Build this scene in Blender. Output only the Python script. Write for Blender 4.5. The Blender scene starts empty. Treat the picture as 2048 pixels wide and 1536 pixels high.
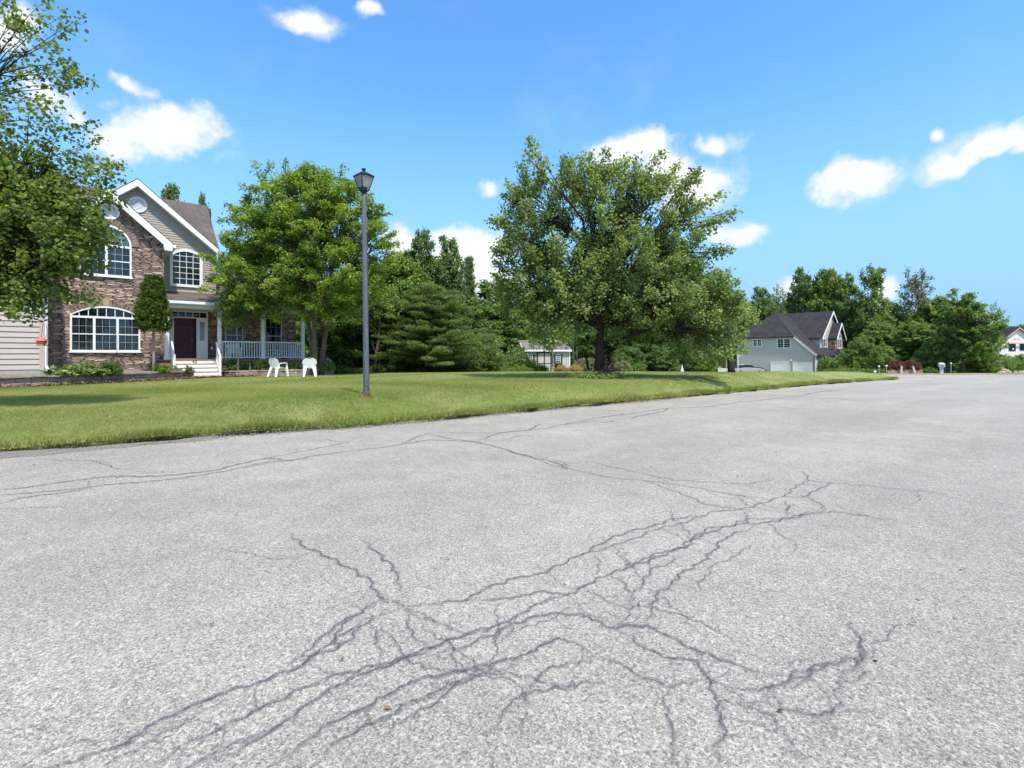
import bpy, bmesh, math, random
import numpy as np
from mathutils import Vector, Matrix
from mathutils.geometry import delaunay_2d_cdt

R = math.radians
PI = math.pi
S = bpy.context.scene
COL = S.collection

# ------------------------------------------------------------------ camera
CAMZ = 1.25
cd = bpy.data.cameras.new('camera')
cam = bpy.data.objects.new('camera', cd)
COL.objects.link(cam)
cam.location = (0, 0, CAMZ)
cam.rotation_euler = (R(90), 0, 0)
cd.sensor_width = 36
cd.lens = 36 * 1000 / 2048
cd.shift_y = -58 / 2048
cd.clip_start = 0.05
cd.clip_end = 3000
S.camera = cam

# ------------------------------------------------------------------ light
SUN_AZ, SUN_EL = R(152), R(62)        # azimuth clockwise from +Y (view direction)
sdir = Vector((math.sin(SUN_AZ) * math.cos(SUN_EL), math.cos(SUN_AZ) * math.cos(SUN_EL), math.sin(SUN_EL)))
sd = bpy.data.lights.new('sun', 'SUN')
sd.energy = 2.95
sd.angle = R(2.5)
sd.color = (1.0, 0.93, 0.82)
so = bpy.data.objects.new('sun', sd)
COL.objects.link(so)
so.rotation_euler = (-sdir).to_track_quat('-Z', 'Y').to_euler()
so.location = (0, 0, 40)

S.view_settings.view_transform = 'Standard'
S.view_settings.look = 'None'
S.view_settings.gamma = 1.0
S.view_settings.exposure = 1.0
S.render.engine = 'CYCLES'
S.cycles.max_bounces = 8
S.cycles.transparent_max_bounces = 12
S.cycles.use_denoising = True


class NT:
    """small node-tree helper"""
    def __init__(s, tree):
        s.t = tree
        s.n = tree.nodes
        s.n.clear()

    def add(s, typ, **kw):
        n = s.n.new(typ)
        for k, v in kw.items():
            if k == 'inp':
                for a, b in v.items():
                    if isinstance(b, bpy.types.NodeSocket):
                        s.t.links.new(b, n.inputs[a])
                    else:
                        n.inputs[a].default_value = b
            else:
                setattr(n, k, v)
        return n

    def math(s, op, a, b=None, c=None, clamp=False):
        n = s.n.new('ShaderNodeMath')
        n.operation = op
        n.use_clamp = clamp
        for i, v in enumerate((a, b, c)):
            if v is None:
                continue
            if isinstance(v, bpy.types.NodeSocket):
                s.t.links.new(v, n.inputs[i])
            else:
                n.inputs[i].default_value = v
        return n.outputs[0]

    def mix(s, f, a, b, blend='MIX'):
        n = s.n.new('ShaderNodeMix')
        n.data_type = 'RGBA'
        n.blend_type = blend
        for i, v in ((0, f), (6, a), (7, b)):
            if isinstance(v, bpy.types.NodeSocket):
                s.t.links.new(v, n.inputs[i])
            elif i == 0:
                n.inputs[i].default_value = v
            else:
                n.inputs[i].default_value = (*v, 1) if len(v) == 3 else v
        return n.outputs[2]

    def ramp(s, f, stops, interp='LINEAR'):
        n = s.n.new('ShaderNodeValToRGB')
        n.color_ramp.interpolation = interp
        el = n.color_ramp.elements
        while len(el) < len(stops):
            el.new(0.5)
        for e, (p, c) in zip(el, stops):
            e.position = p
            e.color = (*c, 1) if len(c) == 3 else c
        s.t.links.new(f, n.inputs[0])
        return n.outputs[0]

    def mapr(s, v, a, b, c=0.0, d=1.0, smooth=True):
        n = s.n.new('ShaderNodeMapRange')
        n.interpolation_type = 'SMOOTHSTEP' if smooth else 'LINEAR'
        s.t.links.new(v, n.inputs[0])
        for i, x in enumerate((a, b, c, d)):
            n.inputs[i + 1].default_value = x
        return n.outputs[0]

    def noise(s, vec, scale, detail=3, rough=0.5, dist=0.0):
        n = s.n.new('ShaderNodeTexNoise')
        if vec is not None:
            s.t.links.new(vec, n.inputs['Vector'])
        n.inputs['Scale'].default_value = scale
        n.inputs['Detail'].default_value = detail
        n.inputs['Roughness'].default_value = rough
        n.inputs['Distortion'].default_value = dist
        return n.outputs[0]

    def link(s, a, b):
        s.t.links.new(a, b)


# ------------------------------------------------------------------ sky
W = bpy.data.worlds.new('World')
S.world = W
W.use_nodes = True
w = NT(W.node_tree)
tc = w.add('ShaderNodeTexCoord')
sky = w.add('ShaderNodeTexSky', sky_type='NISHITA', sun_disc=False, sun_elevation=SUN_EL, sun_rotation=SUN_AZ,
            altitude=200, air_density=1.0, dust_density=0.6, ozone_density=2.6)
hs = w.add('ShaderNodeHueSaturation', inp={'Saturation': 1.22, 'Value': 1.0, 'Color': sky.outputs[0]})
skyc = w.mix(1.0, hs.outputs[0], (0.98, 1.10, 1.10), 'MULTIPLY')
sep = w.add('ShaderNodeSeparateXYZ', inp={0: tc.outputs['Generated']})
# pale blue summer haze towards the horizon instead of the model's yellow band
skyc = w.mix(w.mapr(sep.outputs[2], .50, .02, 0, .97), skyc, (1.12, 2.10, 3.25))
az = w.math('ARCTAN2', sep.outputs[0], sep.outputs[1])
el = w.math('ARCSINE', sep.outputs[2])
wn1 = w.noise(tc.outputs['Generated'], 9.0, 3, 0.55)
wn2 = w.noise(w.add('ShaderNodeVectorMath', operation='ADD', inp={0: tc.outputs['Generated'], 1: (5.2, 1.3, 7.7)}).outputs[0], 9.0, 3, 0.55)
azw = w.math('ADD', az, w.math('MULTIPLY', w.math('SUBTRACT', wn1, 0.5), 0.09))
elw = w.math('ADD', el, w.math('MULTIPLY', w.math('SUBTRACT', wn2, 0.5), 0.07))
ae = w.add('ShaderNodeCombineXYZ', inp={0: azw, 1: elw, 2: 0.0}).outputs[0]
# azimuth, elevation, half-widths (radians) and body of each cloud
CL = []


def cloud(px, py, rx, ry, k=1.0):
    x, z = (px - 1024) / 1000, -(py - 710) / 1000
    a = math.atan2(x, 1)
    e = math.atan2(z, math.hypot(x, 1))
    ca = 1 / (1 + x * x)
    CL.append((a, e, rx / 1000 * ca, ry / 1000 / (1 + x * x) ** .5 / (1 + z * z), k))


for c in [(622, 55, 78, 34, 1.0), (738, 22, 48, 30, .62), (335, 258, 132, 66, 1.05), (250, 282, 84, 56, 1.0), (300, 225, 50, 34, .95), (268, 165, 62, 34, .62),
          (90, 180, 95, 60, .9), (5, 40, 60, 90, 1.0), (150, 225, 80, 60, .6), (1260, 305, 115, 42, 1.1), (1215, 300, 70, 30, .9), (1395, 375, 95, 66, 1.1),
          (1330, 330, 80, 50, 1.0), (1425, 288, 88, 32, .74), (930, 510, 110, 62, 1.15), (800, 490, 60, 45, 1.1), (975, 372, 48, 26, .66),
          (1475, 477, 78, 34, .95), (1705, 355, 105, 58, 1.05), (1965, 290, 115, 48, 1.02), (1890, 325, 100, 50, .98), (1880, 265, 35, 30, .7),
          (1570, 575, 60, 40, .7), (1790, 570, 60, 40, .7), (2060, 290, 60, 40, .9), (1000, 560, 90, 50, 1.0)]:
    cloud(*c)
# unseen clouds: some for reflections, side views; big ones added to whiten ambient light
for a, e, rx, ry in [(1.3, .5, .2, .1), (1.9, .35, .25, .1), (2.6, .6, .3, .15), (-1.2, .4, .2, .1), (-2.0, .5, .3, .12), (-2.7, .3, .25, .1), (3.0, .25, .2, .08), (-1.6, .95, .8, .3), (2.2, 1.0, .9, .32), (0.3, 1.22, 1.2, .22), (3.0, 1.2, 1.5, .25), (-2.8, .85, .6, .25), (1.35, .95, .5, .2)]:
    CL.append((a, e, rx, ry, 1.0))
best = None
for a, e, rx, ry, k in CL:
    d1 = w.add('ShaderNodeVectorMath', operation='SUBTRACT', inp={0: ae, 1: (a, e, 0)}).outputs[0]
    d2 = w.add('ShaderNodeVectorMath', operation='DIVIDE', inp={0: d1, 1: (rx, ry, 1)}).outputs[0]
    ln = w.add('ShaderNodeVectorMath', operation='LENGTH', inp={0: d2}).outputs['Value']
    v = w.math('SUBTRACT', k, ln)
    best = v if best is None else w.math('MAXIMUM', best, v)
fb = w.noise(tc.outputs['Generated'], 19.0, 10, 0.60)
fb2 = w.noise(tc.outputs['Generated'], 5.0, 5, 0.6)
dens = w.math('ADD', best, w.math('MULTIPLY', w.math('SUBTRACT', fb, 0.5), 1.7))
core = w.mapr(dens, 0.05, 0.62, 0.0, 0.97)
halo = w.mapr(w.math('ADD', best, w.math('MULTIPLY', w.math('SUBTRACT', w.noise(tc.outputs['Generated'], 8.0, 10, 0.68, 0.6), 0.5), 2.6)), 0.0, 0.95, 0.0, 0.55)
dens = w.math('MAXIMUM', core, halo)
wisp = w.mapr(fb2, 0.56, 0.86, 0.0, 0.10)
dens = w.math('MAXIMUM', dens, wisp)
shade = w.mapr(w.noise(tc.outputs['Generated'], 11.0, 5, 0.55), 0.38, 0.62, 0.84, 1.0)
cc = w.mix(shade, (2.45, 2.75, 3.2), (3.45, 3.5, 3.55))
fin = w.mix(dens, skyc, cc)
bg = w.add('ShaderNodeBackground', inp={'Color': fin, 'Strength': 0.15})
w.link(bg.outputs[0], w.add('ShaderNodeOutputWorld').inputs[0])

# ------------------------------------------------------------------ ground shape
ss = lambda a, b, x: (lambda t: t * t * (3 - 2 * t))(np.clip((x - a) / (b - a), 0, 1))


def road_z(X, Y):
    Y = np.maximum(np.asarray(Y, float), 0)
    return np.where(Y < 63, -0.0003 * Y * Y, -1.1907 - 0.036 * (np.minimum(Y, 100) - 63) - 0.006 * (np.maximum(Y, 100) - 100))


# edge of the lawn along the road (world x, y), then round its tip and back beside the turning circle
EDGE = [(-60, -40), (-40, -22), (-24, -8.2), (-14, 0.3), (-9.5, 4.05), (-6.6, 6.4), (-5.46, 7.15), (-4.23, 8.07), (-2.6, 8.93), (-.77, 10.4), (.9, 11.9),
        (3.97, 14.4), (8.8, 18.6), (14.3, 23.6), (20.5, 28.6), (25.0, 32.2), (27.0, 34.4), (28.0, 37.2), (29.2, 42.5), (31.5, 49.5), (35.0, 57.5), (45, 75)]


def seg_dist(P, pts):
    P = np.asarray(P, float)
    best = np.full(len(P), 1e9)
    for a, b in zip(pts[:-1], pts[1:]):
        a = np.array(a, float)
        b = np.array(b, float)
        ab = b - a
        t = np.clip(((P - a) @ ab) / (ab @ ab), 0, 1)
        d = np.hypot(*(P - (a + t[:, None] * ab)).T)
        best = np.minimum(best, d)
    return best


def lawn_zs(P):
    P = np.asarray(P, float)
    X, Y = P[:, 0], P[:, 1]
    bump = .27 + .20 * ss(-18, 0, X) + .08 * ss(16, 24, Y) - .30 * ss(25, 52, Y)
    d = seg_dist(P, EDGE)
    wob = .012 * np.sin(X * .9 + 1.3 * np.sin(Y * .5)) * np.minimum(d, 1)
    return road_z(X, Y) + .03 + (bump - .03) * ss(-.35, 1.7 + .05 * np.maximum(Y - 12, 0), d) + wob


def lawn_z(x, y):
    return float(lawn_zs([(x, y)])[0])


def at(px, D, py=710):
    return Vector(((px - 1024) / 1000 * D, D, CAMZ - (py - 710) / 1000 * D))


def road_pt(px, py):
    k = (py - 710) / 1000
    D = (k - math.sqrt(max(k * k - .0015, 0))) / .0006
    return Vector(((px - 1024) / 1000 * D, D, 0))


# ------------------------------------------------------------------ objects
def tag(o, label=None, cat=None, group=None, kind=None):
    if label: o['label'] = label
    if cat: o['category'] = cat
    if group: o['group'] = group
    if kind: o['kind'] = kind
    return o


def empty(name, loc, rz=0.0):
    o = bpy.data.objects.new(name, None)
    o.location = loc
    o.rotation_euler = (0, 0, rz)
    o.empty_display_size = .1
    COL.objects.link(o)
    return o


def copy_tree(o, parent=None):
    c = o.copy()
    COL.objects.link(c)
    c.parent = parent
    for ch in list(o.children):
        copy_tree(ch, c)
    return c


class MB:
    def __init__(s):
        s.v, s.f = [], []

    def box(s, x0, x1, y0, y1, z0, z1):
        b = len(s.v)
        s.v += [(x, y, z) for z in (z0, z1) for y in (y0, y1) for x in (x0, x1)]
        s.f += [tuple(b + i for i in q) for q in ((0, 2, 3, 1), (4, 5, 7, 6), (0, 1, 5, 4), (2, 6, 7, 3), (0, 4, 6, 2), (1, 3, 7, 5))]
        return s

    def hexa(s, p):
        """eight corners, bottom four then top four, counter-clockwise"""
        b = len(s.v)
        s.v += [tuple(q) for q in p]
        s.f += [tuple(b + i for i in q) for q in ((3, 2, 1, 0), (4, 5, 6, 7), (0, 1, 5, 4), (1, 2, 6, 5), (2, 3, 7, 6), (3, 0, 4, 7))]
        return s

    def face(s, pts):
        b = len(s.v)
        s.v += [tuple(p) for p in pts]
        s.f.append(tuple(range(b, b + len(pts))))
        return s

    def prism(s, pts, a, c, axis='y'):
        """2-D outline extruded along an axis from a to c"""
        n = len(pts)
        b = len(s.v)
        mk = {'y': lambda p, t: (p[0], t, p[1]), 'z': lambda p, t: (p[0], p[1], t), 'x': lambda p, t: (t, p[0], p[1])}[axis]
        s.v += [mk(p, a) for p in pts] + [mk(p, c) for p in pts]
        s.f.append(tuple(b + i for i in range(n)))
        s.f.append(tuple(b + n + i for i in reversed(range(n))))
        for i in range(n):
            j = (i + 1) % n
            s.f.append((b + i, b + n + i, b + n + j, b + j))
        return s

    def ring(s, o, i_, a, c, axis='y'):
        n = len(o)
        b = len(s.v)
        mk = {'y': lambda p, t: (p[0], t, p[1]), 'x': lambda p, t: (t, p[0], p[1])}[axis]
        s.v += [mk(p, a) for p in o] + [mk(p, a) for p in i_] + [mk(p, c) for p in o] + [mk(p, c) for p in i_]
        for k in range(n):
            j = (k + 1) % n
            s.f += [(b + k, b + j, b + n + j, b + n + k), (b + 2 * n + k, b + 3 * n + k, b + 3 * n + j, b + 2 * n + j),
                    (b + k, b + 2 * n + k, b + 2 * n + j, b + j), (b + n + k, b + n + j, b + 3 * n + j, b + 3 * n + k)]
        return s

    def tube(s, path, rad, sides=8, cap=True):
        path = [Vector(p) for p in path]
        n = len(path)
        if not hasattr(rad, '__len__'):
            rad = [rad] * n
        b = len(s.v)
        ref = None
        for i, p in enumerate(path):
            t = (path[min(i + 1, n - 1)] - path[max(i - 1, 0)])
            t = t.normalized() if t.length > 1e-9 else Vector((0, 0, 1))
            if ref is None:
                ref = t.orthogonal().normalized()
            ref = (ref - t * ref.dot(t))
            ref = ref.normalized() if ref.length > 1e-6 else t.orthogonal().normalized()
            o = t.cross(ref)
            for k in range(sides):
                a = 2 * PI * k / sides
                s.v.append(tuple(p + (ref * math.cos(a) + o * math.sin(a)) * rad[i]))
        for i in range(n - 1):
            for k in range(sides):
                k2 = (k + 1) % sides
                s.f.append((b + i * sides + k, b + i * sides + k2, b + (i + 1) * sides + k2, b + (i + 1) * sides + k))
        if cap:
            s.f.append(tuple(b + k for k in reversed(range(sides))))
            s.f.append(tuple(b + (n - 1) * sides + k for k in range(sides)))
        return s

    def lathe(s, prof, sides=16, c=(0, 0)):
        b = len(s.v)
        for r, z in prof:
            for k in range(sides):
                a = 2 * PI * (k + .5) / sides
                s.v.append((c[0] + r * math.cos(a), c[1] + r * math.sin(a), z))
        for i in range(len(prof) - 1):
            for k in range(sides):
                k2 = (k + 1) % sides
                s.f.append((b + i * sides + k, b + i * sides + k2, b + (i + 1) * sides + k2, b + (i + 1) * sides + k))
        s.f.append(tuple(b + k for k in reversed(range(sides))))
        s.f.append(tuple(b + (len(prof) - 1) * sides + k for k in range(sides)))
        return s

    def build(s, name, mat, parent=None, loc=(0, 0, 0), bevel=0, smooth=False, rot=None, fix=True):
        me = bpy.data.meshes.new(name)
        me.from_pydata(s.v, [], s.f)
        if fix:
            bm = bmesh.new()
            bm.from_mesh(me)
            bmesh.ops.recalc_face_normals(bm, faces=bm.faces)
            bm.to_mesh(me)
            bm.free()
        me.materials.append(mat)
        o = bpy.data.objects.new(name, me)
        COL.objects.link(o)
        o.parent = parent
        o.location = loc
        if rot: o.rotation_euler = rot
        if smooth:
            me.polygons.foreach_set('use_smooth', [True] * len(me.polygons))
        if bevel:
            m = o.modifiers.new('bevel', 'BEVEL')
            m.width = bevel
            m.segments = 2
            m.limit_method = 'ANGLE'
        return o


def fast_mesh(name, V, F, mat, parent=None, loc=(0, 0, 0), var=None, smooth=False):
    """V (n,3), F (m,k) of one face size; var: a value per face"""
    V = np.asarray(V, np.float32)
    F = np.asarray(F, np.int32)
    me = bpy.data.meshes.new(name)
    me.vertices.add(len(V))
    me.vertices.foreach_set('co', V.ravel())
    m, k = F.shape
    me.loops.add(m * k)
    me.loops.foreach_set('vertex_index', F.ravel())
    me.polygons.add(m)
    me.polygons.foreach_set('loop_start', np.arange(0, m * k, k, dtype=np.int32))
    me.polygons.foreach_set('loop_total', np.full(m, k, np.int32))
    if smooth:
        me.polygons.foreach_set('use_smooth', np.ones(m, bool))
    me.update(calc_edges=True)
    if var is not None:
        at_ = me.attributes.new('var', 'FLOAT', 'FACE')
        at_.data.foreach_set('value', np.asarray(var, np.float32))
    me.materials.append(mat)
    o = bpy.data.objects.new(name, me)
    COL.objects.link(o)
    o.parent = parent
    o.location = loc
    return o


# ------------------------------------------------------------------ materials
def new_mat(name):
    m = bpy.data.materials.new(name)
    m.use_nodes = True
    return m, NT(m.node_tree)


def finish(n, shader, disp=None):
    out = n.add('ShaderNodeOutputMaterial')
    n.link(shader, out.inputs[0])


def simple(name, col, rough=.6, var=.12, scale=6, metal=0, bump=0.0, bscale=60, spec=.5, dirt=None):
    m, n = new_mat(name)
    t = n.add('ShaderNodeTexCoord').outputs['Object']
    a = n.noise(t, scale, 5, .6)
    dk = tuple(c * (1 - var) for c in col)
    lt = tuple(min(1, c * (1 + var)) for c in col)
    c = n.ramp(a, [(.3, dk), (.7, lt)])
    if dirt:
        f = n.mapr(n.noise(t, dirt[1], 6, .65), .5, .75, 0, dirt[2])
        c = n.mix(f, c, dirt[0])
    b = n.add('ShaderNodeBsdfPrincipled', inp={'Base Color': c, 'Roughness': rough, 'Metallic': metal, 'Specular IOR Level': spec})
    if bump:
        bp = n.add('ShaderNodeBump', inp={'Strength': bump, 'Distance': .01, 'Height': n.noise(t, bscale, 4, .6)})
        n.link(bp.outputs[0], b.inputs['Normal'])
    finish(n, b.outputs[0])
    return m


def leaf_mat(name, dark, mid, light, trans=.35, rough=.5, spec=.35):
    m, n = new_mat(name)
    if name.endswith(('leaves', 'needles')) and 'dead' not in name:
        dark, mid, light = [tuple(min(.8, c * 1.14) for c in q) for q in (dark, mid, light)]
    v = n.add('ShaderNodeAttribute', attribute_name='var').outputs['Fac']
    c = n.ramp(v, [(.0, dark), (.5, mid), (1.0, light)])
    b = n.add('ShaderNodeBsdfPrincipled', inp={'Base Color': c, 'Roughness': rough, 'Specular IOR Level': spec})
    tcol = n.mix(1.0, c, (1.5, 1.35, .55), 'MULTIPLY')
    t = n.add('ShaderNodeBsdfTranslucent', inp={'Color': tcol})
    x = n.add('ShaderNodeMixShader', inp={0: trans, 1: b.outputs[0], 2: t.outputs[0]})
    finish(n, x.outputs[0])
    return m


def bark_mat(name, a, b):
    m, n = new_mat(name)
    t = n.add('ShaderNodeTexCoord').outputs['Object']
    mp = n.add('ShaderNodeMapping', inp={'Vector': t, 'Scale': (1, 1, .18)}).outputs[0]
    h = n.noise(mp, 26, 6, .65)
    c = n.ramp(h, [(.3, a), (.68, b)])
    bs = n.add('ShaderNodeBsdfPrincipled', inp={'Base Color': c, 'Roughness': .92, 'Specular IOR Level': .15})
    bp = n.add('ShaderNodeBump', inp={'Strength': .7, 'Distance': .03, 'Height': h})
    n.link(bp.outputs[0], bs.inputs['Normal'])
    finish(n, bs.outputs[0])
    return m


def stone_mat(name, sx=2.6, sz=12.5, tint=(1, 1, 1), axis='x'):
    """dry-stacked ledge stone: long flat stones of mixed browns with dark joints"""
    m, n = new_mat(name)
    t = n.add('ShaderNodeTexCoord').outputs['Object']
    s = n.add('ShaderNodeSeparateXYZ', inp={0: t})
    u = n.math('ADD', s.outputs[0], s.outputs[1])
    nz = n.math('SUBTRACT', n.noise(t, 1.7, 2), .5)
    nb = n.math('SUBTRACT', n.noise(t, 9, 3), .5)
    # the height of the courses varies from place to place
    zz = n.math('ADD', s.outputs[2], n.math('ADD', n.math('MULTIPLY', nz, .12), n.math('MULTIPLY', nb, .012)))
    v = n.add('ShaderNodeCombineXYZ', inp={0: n.math('MULTIPLY', u, sx), 1: n.math('MULTIPLY', zz, sz), 2: 0.0}).outputs[0]
    v1 = n.add('ShaderNodeTexVoronoi', voronoi_dimensions='2D', inp={'Vector': v, 'Scale': 1.0, 'Randomness': .9})
    ve = n.add('ShaderNodeTexVoronoi', voronoi_dimensions='2D', feature='DISTANCE_TO_EDGE', inp={'Vector': v, 'Scale': 1.0, 'Randomness': .9})
    cs = n.add('ShaderNodeSeparateColor', inp={0: v1.outputs['Color']})
    col = n.ramp(cs.outputs[0], [(.0, (.085, .060, .050)), (.25, (.16, .115, .095)), (.45, (.22, .15, .125)), (.62, (.13, .095, .09)), (.8, (.33, .235, .18)), (1, (.44, .345, .27))])
    fine = n.noise(t, 30, 6, .7)
    col = n.mix(n.mapr(fine, .3, .7, 0, .55), col, (.10, .08, .072))
    col = n.mix(1.0, col, tint, 'MULTIPLY')
    jo = n.mapr(ve.outputs['Distance'], .01, .12, 0, 1)
    col = n.mix(jo, (.035, .028, .025), col)
    hgt = n.math('ADD', n.math('MULTIPLY', jo, .8), n.math('ADD', n.math('MULTIPLY', cs.outputs[1], .5), n.math('MULTIPLY', fine, .35)))
    b = n.add('ShaderNodeBsdfPrincipled', inp={'Base Color': col, 'Roughness': .9, 'Specular IOR Level': .2})
    bp = n.add('ShaderNodeBump', inp={'Strength': 1.0, 'Distance': .05, 'Height': hgt})
    n.link(bp.outputs[0], b.inputs['Normal'])
    finish(n, b.outputs[0])
    return m


def shingle_mat(name, a, b, row=.14, contrast=.5):
    m, n = new_mat(name)
    t = n.add('ShaderNodeTexCoord').outputs['Object']
    s = n.add('ShaderNodeSeparateXYZ', inp={0: t})
    v = n.add('ShaderNodeCombineXYZ', inp={0: n.math('ADD', s.outputs[0], s.outputs[1]), 1: s.outputs[2], 2: 0.0}).outputs[0]
    br = n.add('ShaderNodeTexBrick', offset=.5, inp={'Vector': v, 'Scale': 1.0, 'Brick Width': .3, 'Row Height': row, 'Mortar Size': .012, 'Mortar Smooth': .4,
                                                    'Color1': (*a, 1), 'Color2': (*b, 1), 'Mortar': (*[x * contrast for x in a], 1)})
    big = n.mapr(n.noise(t, .9, 5, .6), .3, .7, .72, 1.22)
    c = n.mix(1.0, br.outputs['Color'], n.add('ShaderNodeCombineColor', inp={0: big, 1: big, 2: big}).outputs[0], 'MULTIPLY')
    c = n.mix(n.mapr(n.noise(t, 40, 3), .35, .65, 0, .35), c, tuple(x * 1.6 for x in b))
    bs = n.add('ShaderNodeBsdfPrincipled', inp={'Base Color': c, 'Roughness': .9, 'Specular IOR Level': .2})
    bp = n.add('ShaderNodeBump', inp={'Strength': .6, 'Distance': .02, 'Height': br.outputs['Fac']})
    bp.invert = True
    n.link(bp.outputs[0], bs.inputs['Normal'])
    finish(n, bs.outputs[0])
    return m


def glass_mat(name, tint=(.55, .6, .62), op=.35, dark=(.02, .025, .03), rough=.03):
    m, n = new_mat(name)
    t = n.add('ShaderNodeTexCoord').outputs['Object']
    tr = n.add('ShaderNodeBsdfTransparent', inp={'Color': (*tint, 1)})
    df = n.add('ShaderNodeBsdfDiffuse', inp={'Color': (*dark, 1)})
    gl = n.add('ShaderNodeBsdfGlossy', inp={'Color': (.9, .95, 1, 1), 'Roughness': rough})
    bp = n.add('ShaderNodeBump', inp={'Strength': .08, 'Distance': .02, 'Height': n.noise(t, 2.2, 2)})
    n.link(bp.outputs[0], gl.inputs['Normal'])
    a = n.add('ShaderNodeMixShader', inp={0: op, 1: tr.outputs[0], 2: df.outputs[0]})
    fr = n.add('ShaderNodeFresnel', inp={'IOR': 1.6})
    f = n.math('ADD', n.math('MULTIPLY', fr.outputs[0], .8), .0, clamp=True)
    x = n.add('ShaderNodeMixShader', inp={0: f, 1: a.outputs[0], 2: gl.outputs[0]})
    finish(n, x.outputs[0])
    return m


M = {}
M['white'] = simple('white_trim', (.80, .81, .82), .45, .04, 3, dirt=((.50, .48, .43), 5, .25))
M['plastic'] = simple('white_plastic', (.86, .85, .82), .35, .03, 5)
M['greywhite'] = simple('weathered_white', (.62, .63, .62), .6, .08, 6, dirt=((.35, .34, .31), 9, .4))
M['siding_tan'] = simple('tan_siding', (.36, .31, .265), .55, .06, 2, dirt=((.22, .19, .165), 3, .25))
M['siding_pink'] = simple('pinkish_siding', (.46, .39, .345), .55, .05, 2, dirt=((.40, .34, .31), 3, .25))
M['siding_grey'] = simple('grey_siding', (.46, .435, .41), .6, .05, 2)
M['concrete'] = simple('foundation_concrete', (.34, .35, .33), .9, .14, 9, bump=.3)
M['stone'] = stone_mat('ledge_stone', 2.9, 16.5, (2.0, 1.97, 1.92))
M['stone2'] = stone_mat('tan_ledge_stone', 2.0, 6.0, (2.1, 1.95, 1.75))
M['shingle'] = shingle_mat('brown_shingles', (.088, .074, .068), (.118, .10, .09))
M['slate'] = shingle_mat('charcoal_shingles', (.028, .027, .031), (.042, .040, .046), .42, .15)
M['shedroof'] = shingle_mat('grey_shingles', (.15, .145, .145), (.2, .195, .19), .14)
M['door'] = simple('maroon_door', (.060, .008, .026), .4, .15, 3, spec=.25)
M['doorline'] = simple('maroon_moulding', (.26, .06, .14), .35, .1, 4)
M['brass'] = simple('brass', (.65, .5, .25), .3, .05, 5, metal=1)
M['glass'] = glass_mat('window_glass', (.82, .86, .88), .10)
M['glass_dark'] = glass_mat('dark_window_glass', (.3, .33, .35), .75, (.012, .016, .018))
M['glass_pale'] = glass_mat('pale_window_glass', (.8, .85, .9), .15, (.3, .33, .36))
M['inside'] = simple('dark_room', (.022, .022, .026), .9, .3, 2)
M['curtain'] = simple('grey_green_curtain', (.16, .19, .20), .9, .15, 4)
M['curtain_plum'] = simple('plum_curtain', (.13, .10, .14), .9, .2, 4)
M['blind'] = simple('pale_blind', (.62, .68, .74), .8, .05, 4)
M['deck'] = simple('deck_boards', (.30, .19, .13), .75, .2, 8)
M['skirt'] = simple('stained_boards', (.28, .115, .045), .7, .2, 7, dirt=((.12, .06, .03), 5, .4))
M['tan_stone'] = simple('tan_keystone', (.42, .31, .20), .85, .15, 9, bump=.3)
M['black'] = simple('black_metal', (.018, .018, .02), .4, .2, 8)
M['lampblack'] = simple('lamp_black', (.018, .018, .021), .5, .25, 12, spec=.3, dirt=((.08, .08, .085), 14, .3))
M['letter'] = simple('black_numeral', (.015, .015, .015), .5, .1, 8)
M['mulch'] = simple('soil_mulch', (.17, .15, .11), .95, .35, 14, bump=.8, bscale=30, dirt=((.14, .20, .07), 2.0, .8))
M['red'] = simple('faded_red', (.62, .13, .12), .5, .12, 8)
M['feedwood'] = simple('amber_wood', (.42, .22, .09), .6, .12, 9)
M['shutter'] = simple('dark_shutter', (.045, .055, .065), .6, .1, 9)
M['shed'] = simple('shed_boards', (.50, .475, .45), .7, .07, 3)
M['gutter_dark'] = simple('dark_drip_edge', (.06, .06, .07), .5, .1, 5)
M['wrap'] = simple('house_wrap', (.74, .70, .70), .6, .04, 3)
M['osb'] = simple('raw_timber', (.62, .42, .26), .8, .12, 6)
M['redink'] = simple('red_print', (.55, .12, .12), .6, .05, 6)
M['grey'] = simple('grey_plastic', (.42, .44, .47), .5, .08, 8)
M['blue'] = simple('dark_blue_plastic', (.03, .07, .16), .5, .1, 8)
M['orange'] = simple('terracotta_orange', (.52, .14, .06), .8, .15, 8)
M['rock'] = simple('field_rock', (.36, .31, .26), .9, .25, 3, bump=.8, bscale=8)
M['block'] = simple('border_block', (.32, .23, .18), .9, .25, 4, bump=.6, bscale=20)
M['car'] = simple('teal_car_paint', (.02, .05, .05), .35, .05, 2, metal=.0)
M['carpale'] = simple('silver_car_paint', (.34, .34, .33), .4, .05, 2, metal=.1)
M['tyre'] = simple('tyre', (.02, .02, .02), .9, .1, 8)
M['green_pale'] = simple('pale_green_box', (.42, .50, .48), .6, .08, 5)
M['pale_wood'] = simple('weathered_stake', (.42, .38, .32), .85, .2, 9)
M['globe'] = simple('frosted_globe', (.75, .76, .72), .4, .03, 5)


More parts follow.
